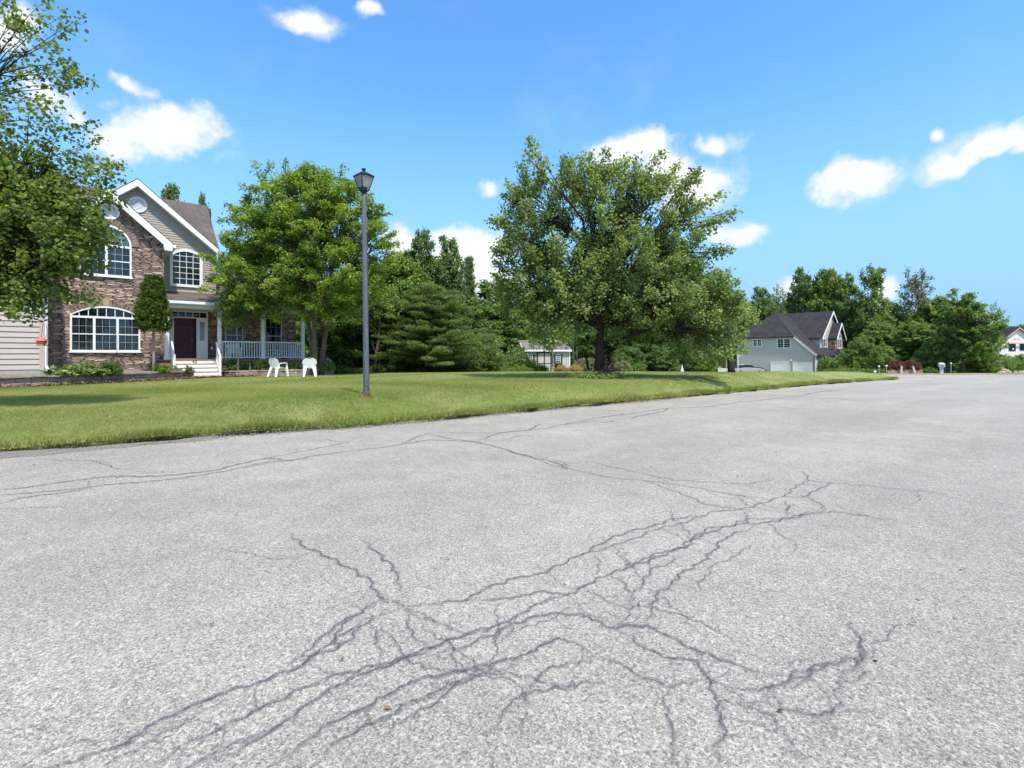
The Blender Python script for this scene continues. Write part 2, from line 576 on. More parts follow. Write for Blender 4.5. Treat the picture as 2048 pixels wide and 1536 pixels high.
def pole_mat():
    m, n = new_mat('weathered_blue_grey_pole')
    t = n.add('ShaderNodeTexCoord').outputs['Object']
    mp = n.add('ShaderNodeMapping', inp={'Vector': t, 'Scale': (1, 1, .12)}).outputs[0]
    c = n.ramp(n.noise(mp, 40, 5, .7), [(.3, (.060, .070, .092)), (.55, (.105, .118, .15)), (.75, (.16, .175, .21))])
    fl = n.mapr(n.noise(t, 34, 4, .6), .64, .70)
    s = n.add('ShaderNodeSeparateXYZ', inp={0: t})
    low = n.mapr(s.outputs[2], .55, .1)
    ch = n.math('MULTIPLY', n.mapr(n.noise(t, 16, 5, .7), .5, .58), low)
    c = n.mix(n.math('MULTIPLY', fl, .7), c, (.45, .45, .44))
    c = n.mix(ch, c, (.020, .022, .028))
    b = n.add('ShaderNodeBsdfPrincipled', inp={'Base Color': c, 'Roughness': .6, 'Specular IOR Level': .35})
    finish(n, b.outputs[0])
    return m


M['pole'] = pole_mat()


def lantern_glass():
    m, n = new_mat('frosted_lantern_pane')
    t = n.add('ShaderNodeTexCoord').outputs['Object']
    c = n.ramp(n.noise(t, 9, 4, .6), [(.3, (.30, .29, .31)), (.7, (.46, .44, .44))])
    b = n.add('ShaderNodeBsdfPrincipled', inp={'Base Color': c, 'Roughness': .25})
    tr = n.add('ShaderNodeBsdfTranslucent', inp={'Color': c})
    x = n.add('ShaderNodeMixShader', inp={0: .35, 1: b.outputs[0], 2: tr.outputs[0]})
    finish(n, x.outputs[0])
    return m


M['pane'] = lantern_glass()


def wallblock_mat():
    m, n = new_mat('retaining_wall_block')
    t = n.add('ShaderNodeTexCoord').outputs['Object']
    a = n.noise(t, 3.2, 3, .6)
    b_ = n.noise(t, 24, 6, .7)
    c = n.ramp(a, [(.3, (.28, .21, .19)), (.5, (.42, .32, .28)), (.7, (.54, .44, .38))])
    c = n.mix(n.mapr(b_, .35, .7, 0, .6), c, (.075, .06, .055))
    bs = n.add('ShaderNodeBsdfPrincipled', inp={'Base Color': c, 'Roughness': .92, 'Specular IOR Level': .15})
    bp = n.add('ShaderNodeBump', inp={'Strength': 1.0, 'Distance': .03, 'Height': n.noise(t, 16, 6, .65)})
    n.link(bp.outputs[0], bs.inputs['Normal'])
    finish(n, bs.outputs[0])
    return m


M['wallblock'] = wallblock_mat()


def road_mat():
    m, n = new_mat('aged_asphalt')
    t = n.add('ShaderNodeTexCoord').outputs['Object']
    v1 = n.add('ShaderNodeTexVoronoi', voronoi_dimensions='2D', inp={'Vector': t, 'Scale': 185.0})
    v2 = n.add('ShaderNodeTexVoronoi', voronoi_dimensions='2D', inp={'Vector': t, 'Scale': 100.0})
    ve = n.add('ShaderNodeTexVoronoi', voronoi_dimensions='2D', feature='DISTANCE_TO_EDGE', inp={'Vector': t, 'Scale': 185.0})
    a = n.add('ShaderNodeSeparateColor', inp={0: v1.outputs['Color']})
    b2 = n.add('ShaderNodeSeparateColor', inp={0: v2.outputs['Color']})
    c = n.ramp(a.outputs[0], [(.0, (.19, .178, .158)), (.22, (.275, .258, .228)), (.5, (.355, .333, .293)), (.8, (.43, .403, .353)), (1, (.56, .525, .46))])
    c = n.mix(n.mapr(ve.outputs['Distance'], .14, .03, 0, .5), c, (.13, .128, .125))
    # bigger pale and dark pebbles
    c = n.mix(n.mapr(b2.outputs[1], .86, .93, 0, .6), c, (.56, .53, .47))
    c = n.mix(n.mapr(b2.outputs[2], .88, .95, 0, .65), c, (.12, .12, .125))
    c = n.mix(n.mapr(n.noise(t, 45, 3, .6), .54, .74, 0, .35), c, (.17, .17, .17))
    mid = n.mapr(n.noise(t, 3.2, 6, .65), .32, .68, .93, 1.05)
    big = n.mapr(n.noise(t, .35, 4, .6), .3, .7, .92, 1.06)
    # worn wheel tracks and the stained middle of the lane run along the road
    sp = n.add('ShaderNodeSeparateXYZ', inp={0: t})
    across = n.math('ADD', n.math('MULTIPLY', sp.outputs[0], -.62), n.math('MULTIPLY', sp.outputs[1], .78))
    band = n.noise(n.add('ShaderNodeCombineXYZ', inp={0: n.math('ADD', across, n.math('MULTIPLY', n.noise(t, .25, 2), 1.2)), 1: n.math('MULTIPLY', sp.outputs[0], .04), 2: 0.0}).outputs[0], .55, 3, .55)
    bandf = n.mapr(band, .35, .68, .92, 1.05)
    k = n.math('MULTIPLY', n.math('MULTIPLY', mid, big), bandf)
    c = n.mix(1.0, c, n.add('ShaderNodeCombineColor', inp={0: k, 1: k, 2: k}).outputs[0], 'MULTIPLY')
    c = n.mix(n.mapr(n.noise(t, .7, 5, .6), .55, .75, 0, .25), c, (.50, .45, .37))
    c = n.mix(n.mapr(n.noise(t, 1.6, 5, .7), .62, .78, 0, .22), c, (.24, .245, .26))
    bs = n.add('ShaderNodeBsdfPrincipled', inp={'Base Color': c, 'Roughness': .9, 'Specular IOR Level': .25})
    h = n.math('ADD', n.mapr(ve.outputs['Distance'], .0, .25), n.math('MULTIPLY', b2.outputs[0], .4))
    bp = n.add('ShaderNodeBump', inp={'Strength': .5, 'Distance': .003, 'Height': h})
    n.link(bp.outputs[0], bs.inputs['Normal'])
    finish(n, bs.outputs[0])
    return m


M['road'] = road_mat()


def crack_mat(name, col, lo, hi, amax, ns):
    m, n = new_mat(name)
    t = n.add('ShaderNodeTexCoord')
    uv = n.add('ShaderNodeUVMap', uv_map='UVMap').outputs[0]
    s = n.add('ShaderNodeSeparateXYZ', inp={0: uv})
    cross = n.math('SUBTRACT', 1.0, n.math('ABSOLUTE', s.outputs[1]))     # 1 in the middle, 0 at the rims
    nz = n.math('SUBTRACT', n.noise(t.outputs['Object'], ns, 4, .7), .5)
    gr = n.math('SUBTRACT', n.noise(t.outputs['Object'], 210, 2, .6), .5)
    f = n.mapr(n.math('ADD', cross, n.math('ADD', n.math('MULTIPLY', nz, 1.3), n.math('MULTIPLY', gr, 2.2))), lo, hi, 0, amax)
    f = n.math('MULTIPLY', f, n.mapr(cross, 0, .15))
    f = n.math('MULTIPLY', f, s.outputs[0])
    d = n.add('ShaderNodeBsdfPrincipled', inp={'Base Color': (*col, 1), 'Roughness': .8, 'Specular IOR Level': .3})
    tr = n.add('ShaderNodeBsdfTransparent')
    x = n.add('ShaderNodeMixShader', inp={0: f, 1: tr.outputs[0], 2: d.outputs[0]})
    finish(n, x.outputs[0])
    return m


M['crack'] = crack_mat('open_crack', (.075, .076, .083), .32, .95, .80, 40)
M['crackband'] = crack_mat('worn_crack_band', (.145, .150, .172), .22, 1.1, .50, 22)


def grass_mat(name, cols, big=(.25, .5)):
    m, n = new_mat(name)
    t = n.add('ShaderNodeTexCoord').outputs['Object']
    a = n.noise(t, 7, 6, .7)
    b_ = n.noise(t, .45, 4, .6)
    fine = n.noise(t, 60, 4, .7)
    c = n.ramp(a, [(.28, cols[0]), (.5, cols[1]), (.72, cols[2])])
    c = n.mix(n.mapr(b_, .42, .64, 0, .75), c, cols[3])
    c = n.mix(n.mapr(n.noise(t, 1.6, 5, .65), .52, .72, 0, .45), c, cols[4])
    c = n.mix(n.mapr(fine, .45, .7, 0, .5), c, cols[0])
    bs = n.add('ShaderNodeBsdfPrincipled', inp={'Base Color': c, 'Roughness': .85, 'Specular IOR Level': .2})
    bp = n.add('ShaderNodeBump', inp={'Strength': .9, 'Distance': .05, 'Height': n.math('ADD', fine, a)})
    n.link(bp.outputs[0], bs.inputs['Normal'])
    finish(n, bs.outputs[0])
    return m


M['lawn'] = grass_mat('lawn_turf', [(.11, .165, .034), (.195, .25, .062), (.28, .32, .10), (.34, .345, .13), (.40, .36, .16)])
M['verge'] = grass_mat('dry_verge', [(.14, .14, .05), (.24, .21, .09), (.34, .29, .15), (.40, .33, .19), (.12, .17, .04)])
M['floor'] = simple('forest_floor', (.050, .055, .024), .95, .4, 3, bump=.8, bscale=12)
M['blade'] = leaf_mat('grass_blades', (.12, .18, .040), (.275, .32, .090), (.52, .48, .22), .35, .6, .15)
M['dryblade'] = leaf_mat('dry_grass_blades', (.25, .2, .08), (.42, .33, .15), (.55, .46, .24), .3, .7, .1)
M['gravel'] = simple('edge_grit', (.17, .158, .145), .95, .85, 70, bump=.35, bscale=50)
M['grit'] = simple('grit_stones', (.20, .19, .18), .9, .6, 25)
M['litter'] = leaf_mat('dead_leaves', (.10, .055, .032), (.20, .115, .065), (.36, .25, .16), .1, .8, .1)
# leaves of each kind of plant
M['leaf_pear'] = leaf_mat('pear_leaves', (.082, .136, .050), (.172, .250, .088), (.32, .39, .165), .48, .55, .3)
M['leaf_left'] = leaf_mat('near_pear_leaves', (.062, .108, .026), (.132, .20, .048), (.26, .325, .095), .48, .55, .3)
M['leaf_cherry'] = leaf_mat('cherry_leaves', (.075, .145, .026), (.165, .265, .042), (.32, .42, .085), .48, .45, .4)
M['leaf_mid'] = leaf_mat('woodland_leaves', (.062, .122, .034), (.135, .225, .060), (.25, .345, .11), .46)
M['leaf_dark'] = leaf_mat('oak_leaves', (.052, .104, .035), (.110, .188, .060), (.20, .275, .10), .44)
M['leaf_bright'] = leaf_mat('bright_leaves', (.06, .13, .010), (.12, .22, .018), (.22, .33, .035), .4)
M['leaf_yellowish'] = leaf_mat('maple_leaves', (.066, .130, .028), (.145, .235, .050), (.27, .35, .085), .46)
M['leaf_olive'] = leaf_mat('sparse_olive_leaves', (.055, .075, .030), (.10, .12, .052), (.17, .19, .085), .3)
M['needle'] = leaf_mat('pine_needles', (.058, .105, .034), (.120, .190, .062), (.22, .29, .10), .42)
M['arbor'] = leaf_mat('arborvitae_sprays', (.030, .060, .007), (.070, .120, .012), (.14, .20, .024), .3)
M['leaf_plum'] = leaf_mat('barberry_leaves', (.065, .020, .018), (.14, .050, .040), (.24, .11, .075), .3)
M['leaf_hosta'] = leaf_mat('hosta_leaves', (.05, .10, .02), (.13, .20, .05), (.34, .40, .17), .3)
M['leaf_weed'] = leaf_mat('weed_leaves', (.05, .10, .02), (.11, .18, .035), (.20, .28, .07), .35)
M['flower'] = leaf_mat('pinkish_seedheads', (.22, .16, .14), (.36, .28, .25), (.5, .42, .37), .3)
M['yellow'] = leaf_mat('yellow_flowers', (.5, .35, .02), (.65, .5, .03), (.75, .6, .08), .2)
M['bark_dark'] = bark_mat('dark_bark', (.018, .015, .012), (.060, .048, .038))
M['bark_grey'] = bark_mat('grey_bark', (.055, .045, .036), (.16, .13, .10))
M['bark_pale'] = bark_mat('pale_bark', (.19, .165, .13), (.38, .34, .28))

# ------------------------------------------------------------------ ground, road, lawn
rng = np.random.default_rng(7)


def sheet(name, poly, zf, mat, spac, kind='structure', label=None, seed=1):
    """fills a world outline with triangles whose height is zf(points)"""
    r = np.random.default_rng(seed)
    poly = [Vector(p) for p in poly]
    bnd = []
    for a, b in zip(poly, poly[1:] + poly[:1]):
        m = (a + b) / 2
        n = max(1, int((b - a).length / max(.12, spac(m.x, m.y))))
        bnd += [a.lerp(b, i / n) for i in range(n)]
    nb = len(bnd)
    xs = [p.x for p in poly]
    ys = [p.y for p in poly]
    pts = list(bnd)
    y = min(ys)
    while y < max(ys):
        s0 = None
        x = min(xs)
        while x < max(xs):
            s = spac(x, y)
            pts.append(Vector((x + r.uniform(-.25, .25) * s, y + r.uniform(-.25, .25) * s)))
            x += s
            s0 = s if s0 is None else min(s0, s)
        y += s0
    res = delaunay_2d_cdt([Vector((p.x, p.y)) for p in pts], [], [list(range(nb))], 1, 1e-5)
    V = np.array([(p.x, p.y) for p in res[0]])
    Z = zf(V)
    F = [f for f in res[2] if len(f) == 3]
    o = fast_mesh(name, np.column_stack([V, Z]), F, mat, smooth=True)
    me = o.data
    bm = bmesh.new()
    bm.from_mesh(me)
    for f in bm.faces:
        if f.normal.z < 0: f.normal_flip()
    bm.to_mesh(me)
    bm.free()
    return tag(o, label, None, None, kind)


lamp_ql = R(49)


def rs(x, y):
    d = math.hypot(x, y)
    return .7 if d < 12 else 1.5 if d < 40 else 4.0


def coarse(x, y):
    return max(1.2, math.hypot(x, y) * .07)


sheet('ground', [(-500, -300), (500, -300), (500, 900), (-500, 900)], lambda P: road_z(P[:, 0], P[:, 1]) - .35, M['floor'], lambda x, y: 30.0)
FAR = [(45, 75), (40.5, 66), (38.5, 61.5), (40, 58.5), (44, 57), (50, 56.4), (58, 56.5), (66, 58), (80, 62), (110, 66)]
road_poly = [(-60, -42), (60, -60), (110, -20), (110, 66)] + FAR[:-1][::-1] + [(x - .6 * (i < 20), y + .8) for i, (x, y) in enumerate(EDGE)][:-1][::-1]
sheet('road', road_poly, lambda P: road_z(P[:, 0], P[:, 1]), M['road'], lambda x, y: 1.6 if math.hypot(x, y) < 30 else 3.5)
r2 = np.random.default_rng(3)
edge_w = []
for (a, b) in zip(EDGE[:-1], EDGE[1:]):
    n = max(1, int(math.dist(a, b) / .35))
    for i in range(n):
        t = i / n
        p = np.array(a) * (1 - t) + np.array(b) * t
        k = .05 if math.hypot(*p) < 40 else .12
        edge_w.append(tuple(p + r2.normal(0, k, 2) + .07 * np.array([math.sin(p[0] * 2.1), math.cos(p[0] * 1.7)])))
edge_w.append(EDGE[-1])
lawn_poly = edge_w + [(55, 95), (40, 100), (-70, 100), (-70, -40)]
lawn_o = sheet('lawn', lawn_poly, lawn_zs, M['lawn'], lambda x, y: (.55 if (y < 26 and -20 < x < 12) else 1.3) if math.hypot(x, y) < 45 and y > 0 else 4.0)

# its rim dips just under the tarmac so that no gap shows below it
bm = bmesh.new()
bm.from_mesh(lawn_o.data)
for v in bm.verts:
    if v.is_boundary: v.co.z = float(road_z(v.co.x, v.co.y)) - .03
bm.to_mesh(lawn_o.data)
bm.free()


def verge_zs(P):
    P = np.asarray(P)
    d = seg_dist(P, FAR)
    return road_z(P[:, 0], P[:, 1]) + .01 + .16 * ss(0, 3, d)


sheet('verge', FAR + [(110, 160), (55, 160), (46, 80)], verge_zs, M['verge'], lambda x, y: 2.2)


def vz(x, y):
    return float(verge_zs([(x, y)])[0])


# crumbled tarmac along the near edge of the lawn
r3 = np.random.default_rng(11)
gp = MB()
up, dn, edge_pts = [], [], []
for x in np.arange(-9.5, -.2, .12):
    y = float(np.interp(x, [e[0] for e in EDGE], [e[1] for e in EDGE]))
    edge_pts.append((x, y))
V, F = [], []
for i, (x, y) in enumerate(edge_pts):
    wdt = .16 + .10 * r3.random() + (.20 if x < -4.6 else 0) + .08 * math.sin(x * 2.7)
    if x > -4: wdt *= .5
    a = (x - .62 * .12, y + .78 * .12)
    if x > -4.6 and math.sin(x * 3.3) < -.2: wdt *= .4
    b = (x + .62 * wdt, y - .78 * wdt)
    for q, dz in ((a, .022), ((a[0] * .5 + b[0] * .5, a[1] * .5 + b[1] * .5), .03), (b, .003)):
        V.append((q[0], q[1], float(road_z(q[0], q[1])) + dz))
    if i:
        k = 3 * i
        F += [(k, k + 1, k - 2, k - 3), (k + 1, k + 2, k - 1, k - 2)]
o = fast_mesh('gravel_edge', V, F, M['gravel'])
tag(o, kind='structure')
# loose grit on it
V, F = [], []
for k in range(9000):
    x = r3.uniform(-9.5, 5)
    y = float(np.interp(x, [e[0] for e in EDGE], [e[1] for e in EDGE]))
    d = abs(r3.normal(0, .17)) - .05
    if x > -4.5 and r3.random() < .5: continue
    q = (x + .62 * d, y - .78 * d)
    s = r3.uniform(.006, .017)
    z = float(road_z(*q)) + (.012 if d < .28 else 0) + s * .4
    b = len(V)
    V += [(q[0] - s, q[1] - s * .6, z - s * .5), (q[0] + s, q[1] - s * .8, z - s * .5), (q[0] + s * .2, q[1] + s, z - s * .5), (q[0], q[1], z + s * .6)]
    F += [(b, b + 1, b + 3), (b + 1, b + 2, b + 3), (b + 2, b, b + 3), (b, b + 2, b + 1)]
tag(fast_mesh('loose_grit', V, F, M['grit']), 'loose stone grit scattered along the crumbled edge of the road', 'grit', kind='stuff')


# cracks in the asphalt
def z6(pts): return [(560 + x / 1.376, 900 + y / 1.376) for x, y in pts]
def z5(pts): return [(x / 2.926, 720 + y / 2.926) for x, y in pts]
def z7(pts): return [(1200 + x / 3.2, 720 + y / 3.2) for x, y in pts]


CR = []
for wd, ls in ((1.0, ['0,600 60,570 110,520 170,475 265,420 285,405', '30,230 60,265 130,295 190,325 250,360 270,405 340,432', '230,250 270,285 310,320 325,350 330,390',
                      '340,432 420,425 510,415 560,385 640,355 730,340 750,325 830,290 900,250 960,225 1030,210 1080,190 1170,180',
                      '510,415 600,412 660,405 720,390 790,400 850,370 900,345 960,325 1030,300 1080,280 1130,250 1190,225 1260,205 1340,200 1400,190 1470,175 1520,170 1600,180 1690,195',
                      '-200,870 -60,800 0,760 80,700 150,655 220,620 290,600 360,565 430,540 520,505 600,485 650,460 700,430 750,410 800,400',
                      '0,860 70,805 150,750 230,715 300,675 360,640 450,620 520,605 600,585 680,565 720,540 770,520 830,540 860,570',
                      '430,560 520,540 620,490 700,460 760,450 850,460 900,490 1010,485 1060,510 1150,555 1250,590 1350,625']),
               (.8, ['280,790 350,740 430,700 470,660 540,610 600,600', '930,490 1000,545 1070,575 1140,580 1170,620 1200,680 1215,740 1210,875',
                     '860,570 940,590 980,620 1080,655 1140,640 1180,630', '1080,655 1055,690 1075,750 1085,800 1080,870',
                     '900,645 850,640 790,655 700,665 640,690 600,760 570,790', '860,570 830,585 740,600 690,650 670,700', '350,435 350,480 370,520 420,550', '250,460 265,520 280,580', '350,435 420,470 490,500 520,510',
                     '1010,485 1025,440 1035,400 1080,370 1105,340 1160,310 1190,280 1230,240 1300,215', '970,440 970,400 940,360 900,345', '970,440 930,430 870,400 840,380',
                     '970,400 1000,370 1020,330 1080,310 1085,290', '870,290 880,330 870,345', '920,265 940,300 960,320',
                     '265,430 200,460 150,510 160,550 60,570', '300,440 250,470 160,545 30,600', '600,0 680,15 740,40 780,50 830,60 900,75 1000,85 1080,95 1150,105 1220,120 1290,130 1340,135', '680,15 720,20 780,35 790,50',
                     '860,35 950,55 1040,75 1100,85 1200,90 1280,95 1350,85', '1000,85 1060,105 1130,130 1170,150 1240,160 1290,165',
                     '1440,60 1455,85 1420,100 1400,120 1340,145 1260,165 1190,170 1120,200 1050,215 960,250 900,270 830,290', '1455,85 1530,92 1600,98 1700,108 1780,115 1840,125',
                     '1420,120 1450,130 1490,150 1500,170', '1520,90 1480,110 1440,130 1380,130', '1490,165 1430,180 1380,190 1290,190 1240,210 1180,215 1140,240 1120,270 1060,280 1000,300 940,330',
                     '1290,165 1280,190 1300,215', '1390,140 1400,180', '1190,640 1280,665 1350,655 1400,640 1500,590 1620,575', '1350,655 1380,710 1450,730 1520,725 1545,650 1540,640',
                     '1530,640 1580,600 1610,560 1590,510 1550,460', '1210,690 1290,710 1350,730 1400,790 1420,840', '1520,725 1520,800', '1350,625 1450,610 1560,580']),
               (.45, ['1300,260 1260,290 1190,320 1170,350 1140,400', '640,690 680,720 660,800', '1620,575 1680,500 1760,460', '1380,610 1420,580 1500,570', '1740,800 1780,840 1900,870', '800,400 830,440 930,490', '650,460 640,500 600,540', '1150,555 1180,600 1190,640'])):
    for s in ls:
        CR.append((wd, z6([tuple(map(float, p.split(','))) for p in s.split()])))
for wd, s in ((2.0, '0,760 150,750 300,725 420,710 560,690 700,680 820,685 950,680 1100,665 1250,650 1400,610 1560,575 1700,590 1850,560 2048,535'),
              (1.6, '0,790 120,785 280,770 420,760 560,740 700,725 850,715 1000,700 1150,680 1300,655 1450,625 1560,600 1700,590'),
              (1.7, '0,845 120,810 260,790 400,775 560,750'), (.8, '300,590 420,590 540,590 600,610 700,640 860,640'),
              (1.2, '1560,575 1700,550 1850,520 2048,480'), (.9, '1880,460 1980,480 2048,485'), (.6, '1400,552 1560,555 1600,560')):
    CR.append((wd, z5([tuple(map(float, p.split(','))) for p in s.split()])))
for wd, s in ((2.6, '0,370 100,355 190,345 320,325 420,310 600,305 680,300 800,285 900,268 1000,262 1140,245 1280,230 1400,205 1540,190'),
              (2, '0,405 90,392 60,385'), (2, '190,375 300,350 420,325 430,310'), (1.2, '700,300 850,320 1000,330'), (1.5, '1100,295 1270,315'),
              (1.3, '900,275 1100,290'), (1.8, '1280,240 1500,245 1700,265'), (1.0, '0,325 200,322 330,305')):
    CR.append((wd, z7([tuple(map(float, p.split(','))) for p in s.split()])))
CR += [(1.7, [(700, 903), (780, 893), (860, 880), (950, 884), (1000, 896), (1050, 912), (1110, 925), (1135, 938)]), (1.5, [(855, 868), (900, 878), (970, 886)]),
       (1.6, [(960, 880), (1000, 866), (1060, 860), (1080, 848)]), (1.4, [(1080, 870), (1040, 872), (1010, 880)]), (1.5, [(1130, 850), (1200, 840)]),
       (1.4, [(860, 866), (930, 866), (1000, 866), (1090, 858), (1140, 846), (1200, 835)]), (1.3, [(800, 890), (840, 872), (862, 866)])]
CR += [(1.0, [(745, 1232), (700, 1262), (640, 1300), (600, 1335), (520, 1365), (440, 1390), (370, 1420), (300, 1452), (250, 1490), (190, 1510), (110, 1536), (20, 1570)]),
       (1.0, [(560, 1452), (500, 1478), (430, 1508), (380, 1536), (300, 1570)]), (.9, [(300, 1545), (360, 1495), (440, 1460), (520, 1420), (600, 1380), (680, 1350), (760, 1330), (840, 1310), (900, 1285)]),
       (.8, [(620, 1540), (680, 1480), (760, 1440), (860, 1390), (960, 1350), (1040, 1330)]), (.8, [(560, 1525), (500, 1560)]), (.6, [(200, 1540), (290, 1490), (380, 1440), (450, 1400)])]
r4 = random.Random(5)
# finer links between the main cracks, closing them into cells
_pts = []
for ci, (wd, ls) in enumerate(CR):
    Q = [road_pt(*p) for p in ls]
    for a, b in zip(Q[:-1], Q[1:]):
        m = max(1, int((b - a).length / .10))
        for i in range(m):
            _pts.append((a.lerp(b, i / m), ci))
LINKS = []
for _ in range(9000):
    a, ca = r4.choice(_pts)
    b, cb = r4.choice(_pts)
    d = (a - b).length
    if ca == cb or not (.10 < d < .18 + .030 * a.y) or a.y > 7.5 or len(LINKS) > 420: continue
    if abs(a.x - b.x) + abs(a.y - b.y) < .1: continue
    n_ = Vector((-(b - a).y, (b - a).x, 0)) * r4.uniform(-.28, .28)
    LINKS.append((a, a.lerp(b, .35) + n_, a.lerp(b, .68) + n_ * .7, b))
for _ in range(60):
    a, ca = r4.choice(_pts)
    if a.y > 8: continue
    th = r4.uniform(0, 6.28)
    L2 = [a]
    for k in range(r4.randint(2, 5)):
        th += r4.gauss(0, .5)
        L2.append(L2[-1] + Vector((math.cos(th), math.sin(th), 0)) * r4.uniform(.06, .14) * (1 + a.y * .12))
    LINKS.append(tuple(L2))


def ribbon(lines, width, dz, lift_jit=0.0):
    V, F, UV = [], [], []
    for wd, px in lines + [(r4.uniform(.32, .62), l) for l in LINKS]:
        P = [p if isinstance(p, Vector) else road_pt(*p) for p in px]
        L = [P[0]]
        for a, b in zip(P[:-1], P[1:]):
            d = (b - a).length
            n = max(1, min(60, int(d / .020)))
            nr = Vector((-(b - a).y, (b - a).x, 0)).normalized()
            amp = min(.022, d * .10)
            for i in range(1, n + 1):
                t = i / n
                j = 0 if i == n else r4.gauss(0, 1) * min(.0045, amp * .3) + math.sin(t * PI) * amp * .8 * math.sin(t * 9 + a.x * 7)
                L.append(a.lerp(b, t) + nr * j)
        n = len(L)
        b0 = len(V)
        for i, p in enumerate(L):
            t = L[min(i + 1, n - 1)] - L[max(i - 1, 0)]
            nr = Vector((-t.y, t.x, 0)).normalized()
            end = min(1, min(i, n - 1 - i) / 14 + .30)
            hw = width * wd * (.75 + .5 * r4.random())
            z = float(road_z(p.x, p.y)) + dz
            for s in (-1, 1):
                q = p + nr * hw * s
                V.append((q.x, q.y, z))
                UV.append((end, s))
        for i in range(n - 1):
            k = b0 + 2 * i
            F.append((k, k + 1, k + 3, k + 2))
    return V, F, UV


for nm, wd, dz, mt in (('crack_staining', .022, .004, 'crackband'), ('road_cracks', .0054, .008, 'crack')):
    V, F, UV = ribbon(CR, wd, dz)
    o = fast_mesh(nm, V, F, M[mt])
    ul = o.data.uv_layers.new(name='UVMap')
    Fa = np.array(F)
    ul.data.foreach_set('uv', np.asarray(UV, np.float32)[Fa.ravel()].ravel())
    tag(o, kind='structure')


# ------------------------------------------------------------------ grass
def lawn_inside(P):
    """signed rough distance to the lawn's road edge (positive on the lawn)"""
    ex = np.array([e[0] for e in EDGE[:17]])
    ey = np.array([e[1] for e in EDGE[:17]])
    yy = np.interp(P[:, 0], ex, ey)
    return (P[:, 1] - yy) * .78


def blades(name, P, z, h, wd, mat, label, seed, lean=.5):
    r = np.random.default_rng(seed)
    n = len(P)
    a = r.uniform(0, 2 * PI, n)
    hh = h * r.uniform(.55, 1.35, n)
    ww = wd * r.uniform(.7, 1.4, n)
    dx, dy = np.cos(a) * ww, np.sin(a) * ww
    b = r.uniform(0, 2 * PI, n)
    lx, ly = np.cos(b) * hh * lean * r.random(n), np.sin(b) * hh * lean * r.random(n)
    V = np.empty((n, 3, 3))
    V[:, 0] = np.column_stack([P[:, 0] - dx, P[:, 1] - dy, z - .01])
    V[:, 1] = np.column_stack([P[:, 0] + dx, P[:, 1] + dy, z - .01])
    V[:, 2] = np.column_stack([P[:, 0] + lx, P[:, 1] + ly, z + hh])
    F = np.arange(3 * n).reshape(n, 3)
    patch = .5 + .28 * np.sin(P[:, 0] * .8 + 2 * np.sin(P[:, 1] * .45)) * np.sin(P[:, 1] * .6 + 1.1 * np.sin(P[:, 0] * .3))
    var = np.clip(patch * .8 + r.random(n) * .5 - .12, 0, 1)
    return tag(fast_mesh(name, V.reshape(-1, 3), F, mat, var=var), label, 'grass', kind='stuff')


n = 1100000
D = 3.5 * (32 / 3.5) ** rng.random(n)
X = rng.uniform(-1.22, 1.0, n) * D
P = np.column_stack([X, D])
P = P[(lawn_inside(P) > .02)]
keep = rng.random(len(P)) < np.clip(1.0 - (P[:, 1] - 16) / 14, .0, 1)
P = P[keep][:520000]
# keep grass off the house bed
hx, hy = (P[:, 0] + 16.39), (P[:, 1] - 25.1)
ly = hx * -.632 + hy * .775
lx = hx * .775 + hy * .632
P = P[~((ly > -3.9) & (lx < 1.6)) & ~(ly > -2.9)]
wdt = .0042 * np.clip(P[:, 1] / 7, 1, 3.0)
blades('lawn_grass', P, lawn_zs(P), .024, wdt, M['blade'], 'short mown green grass covering the sloping front lawn', 21)
# longer ragged fringe beside the road
n = 90000
s = rng.random(n) ** 1.4
ex = -9.5 + s * 34
ey = np.interp(ex, [e[0] for e in EDGE[:17]], [e[1] for e in EDGE[:17]])
off = np.abs(rng.normal(0, .13, n)) - .035
P = np.column_stack([ex - .62 * off, ey + .78 * off])
off = off - .17 * np.clip(np.sin(ex * 2.3 + 3 * np.sin(ex * .7)), 0, 1) ** 2 - .06 * np.clip(np.sin(ex * 7.1), 0, 1)
P = np.column_stack([ex - .62 * off, ey + .78 * off])
tuft = .5 + .5 * np.sin(ex * 3.1 + 2 * np.sin(ex * 1.3))
keep = rng.random(n) < .35 + .65 * tuft
P, tf = P[keep], tuft[keep]
blades('edge_grass', P, np.maximum(lawn_zs(P), road_z(P[:, 0], P[:, 1]) + .01), (.065 + .05 * tf), .007 * np.clip(P[:, 1] / 9, 1, 3), M['blade'], 'ragged longer grass hanging over the road edge', 22, .9)

# ------------------------------------------------------------------ plants
def norm(a):
    return a / np.maximum(np.linalg.norm(a, axis=-1, keepdims=True), 1e-9)


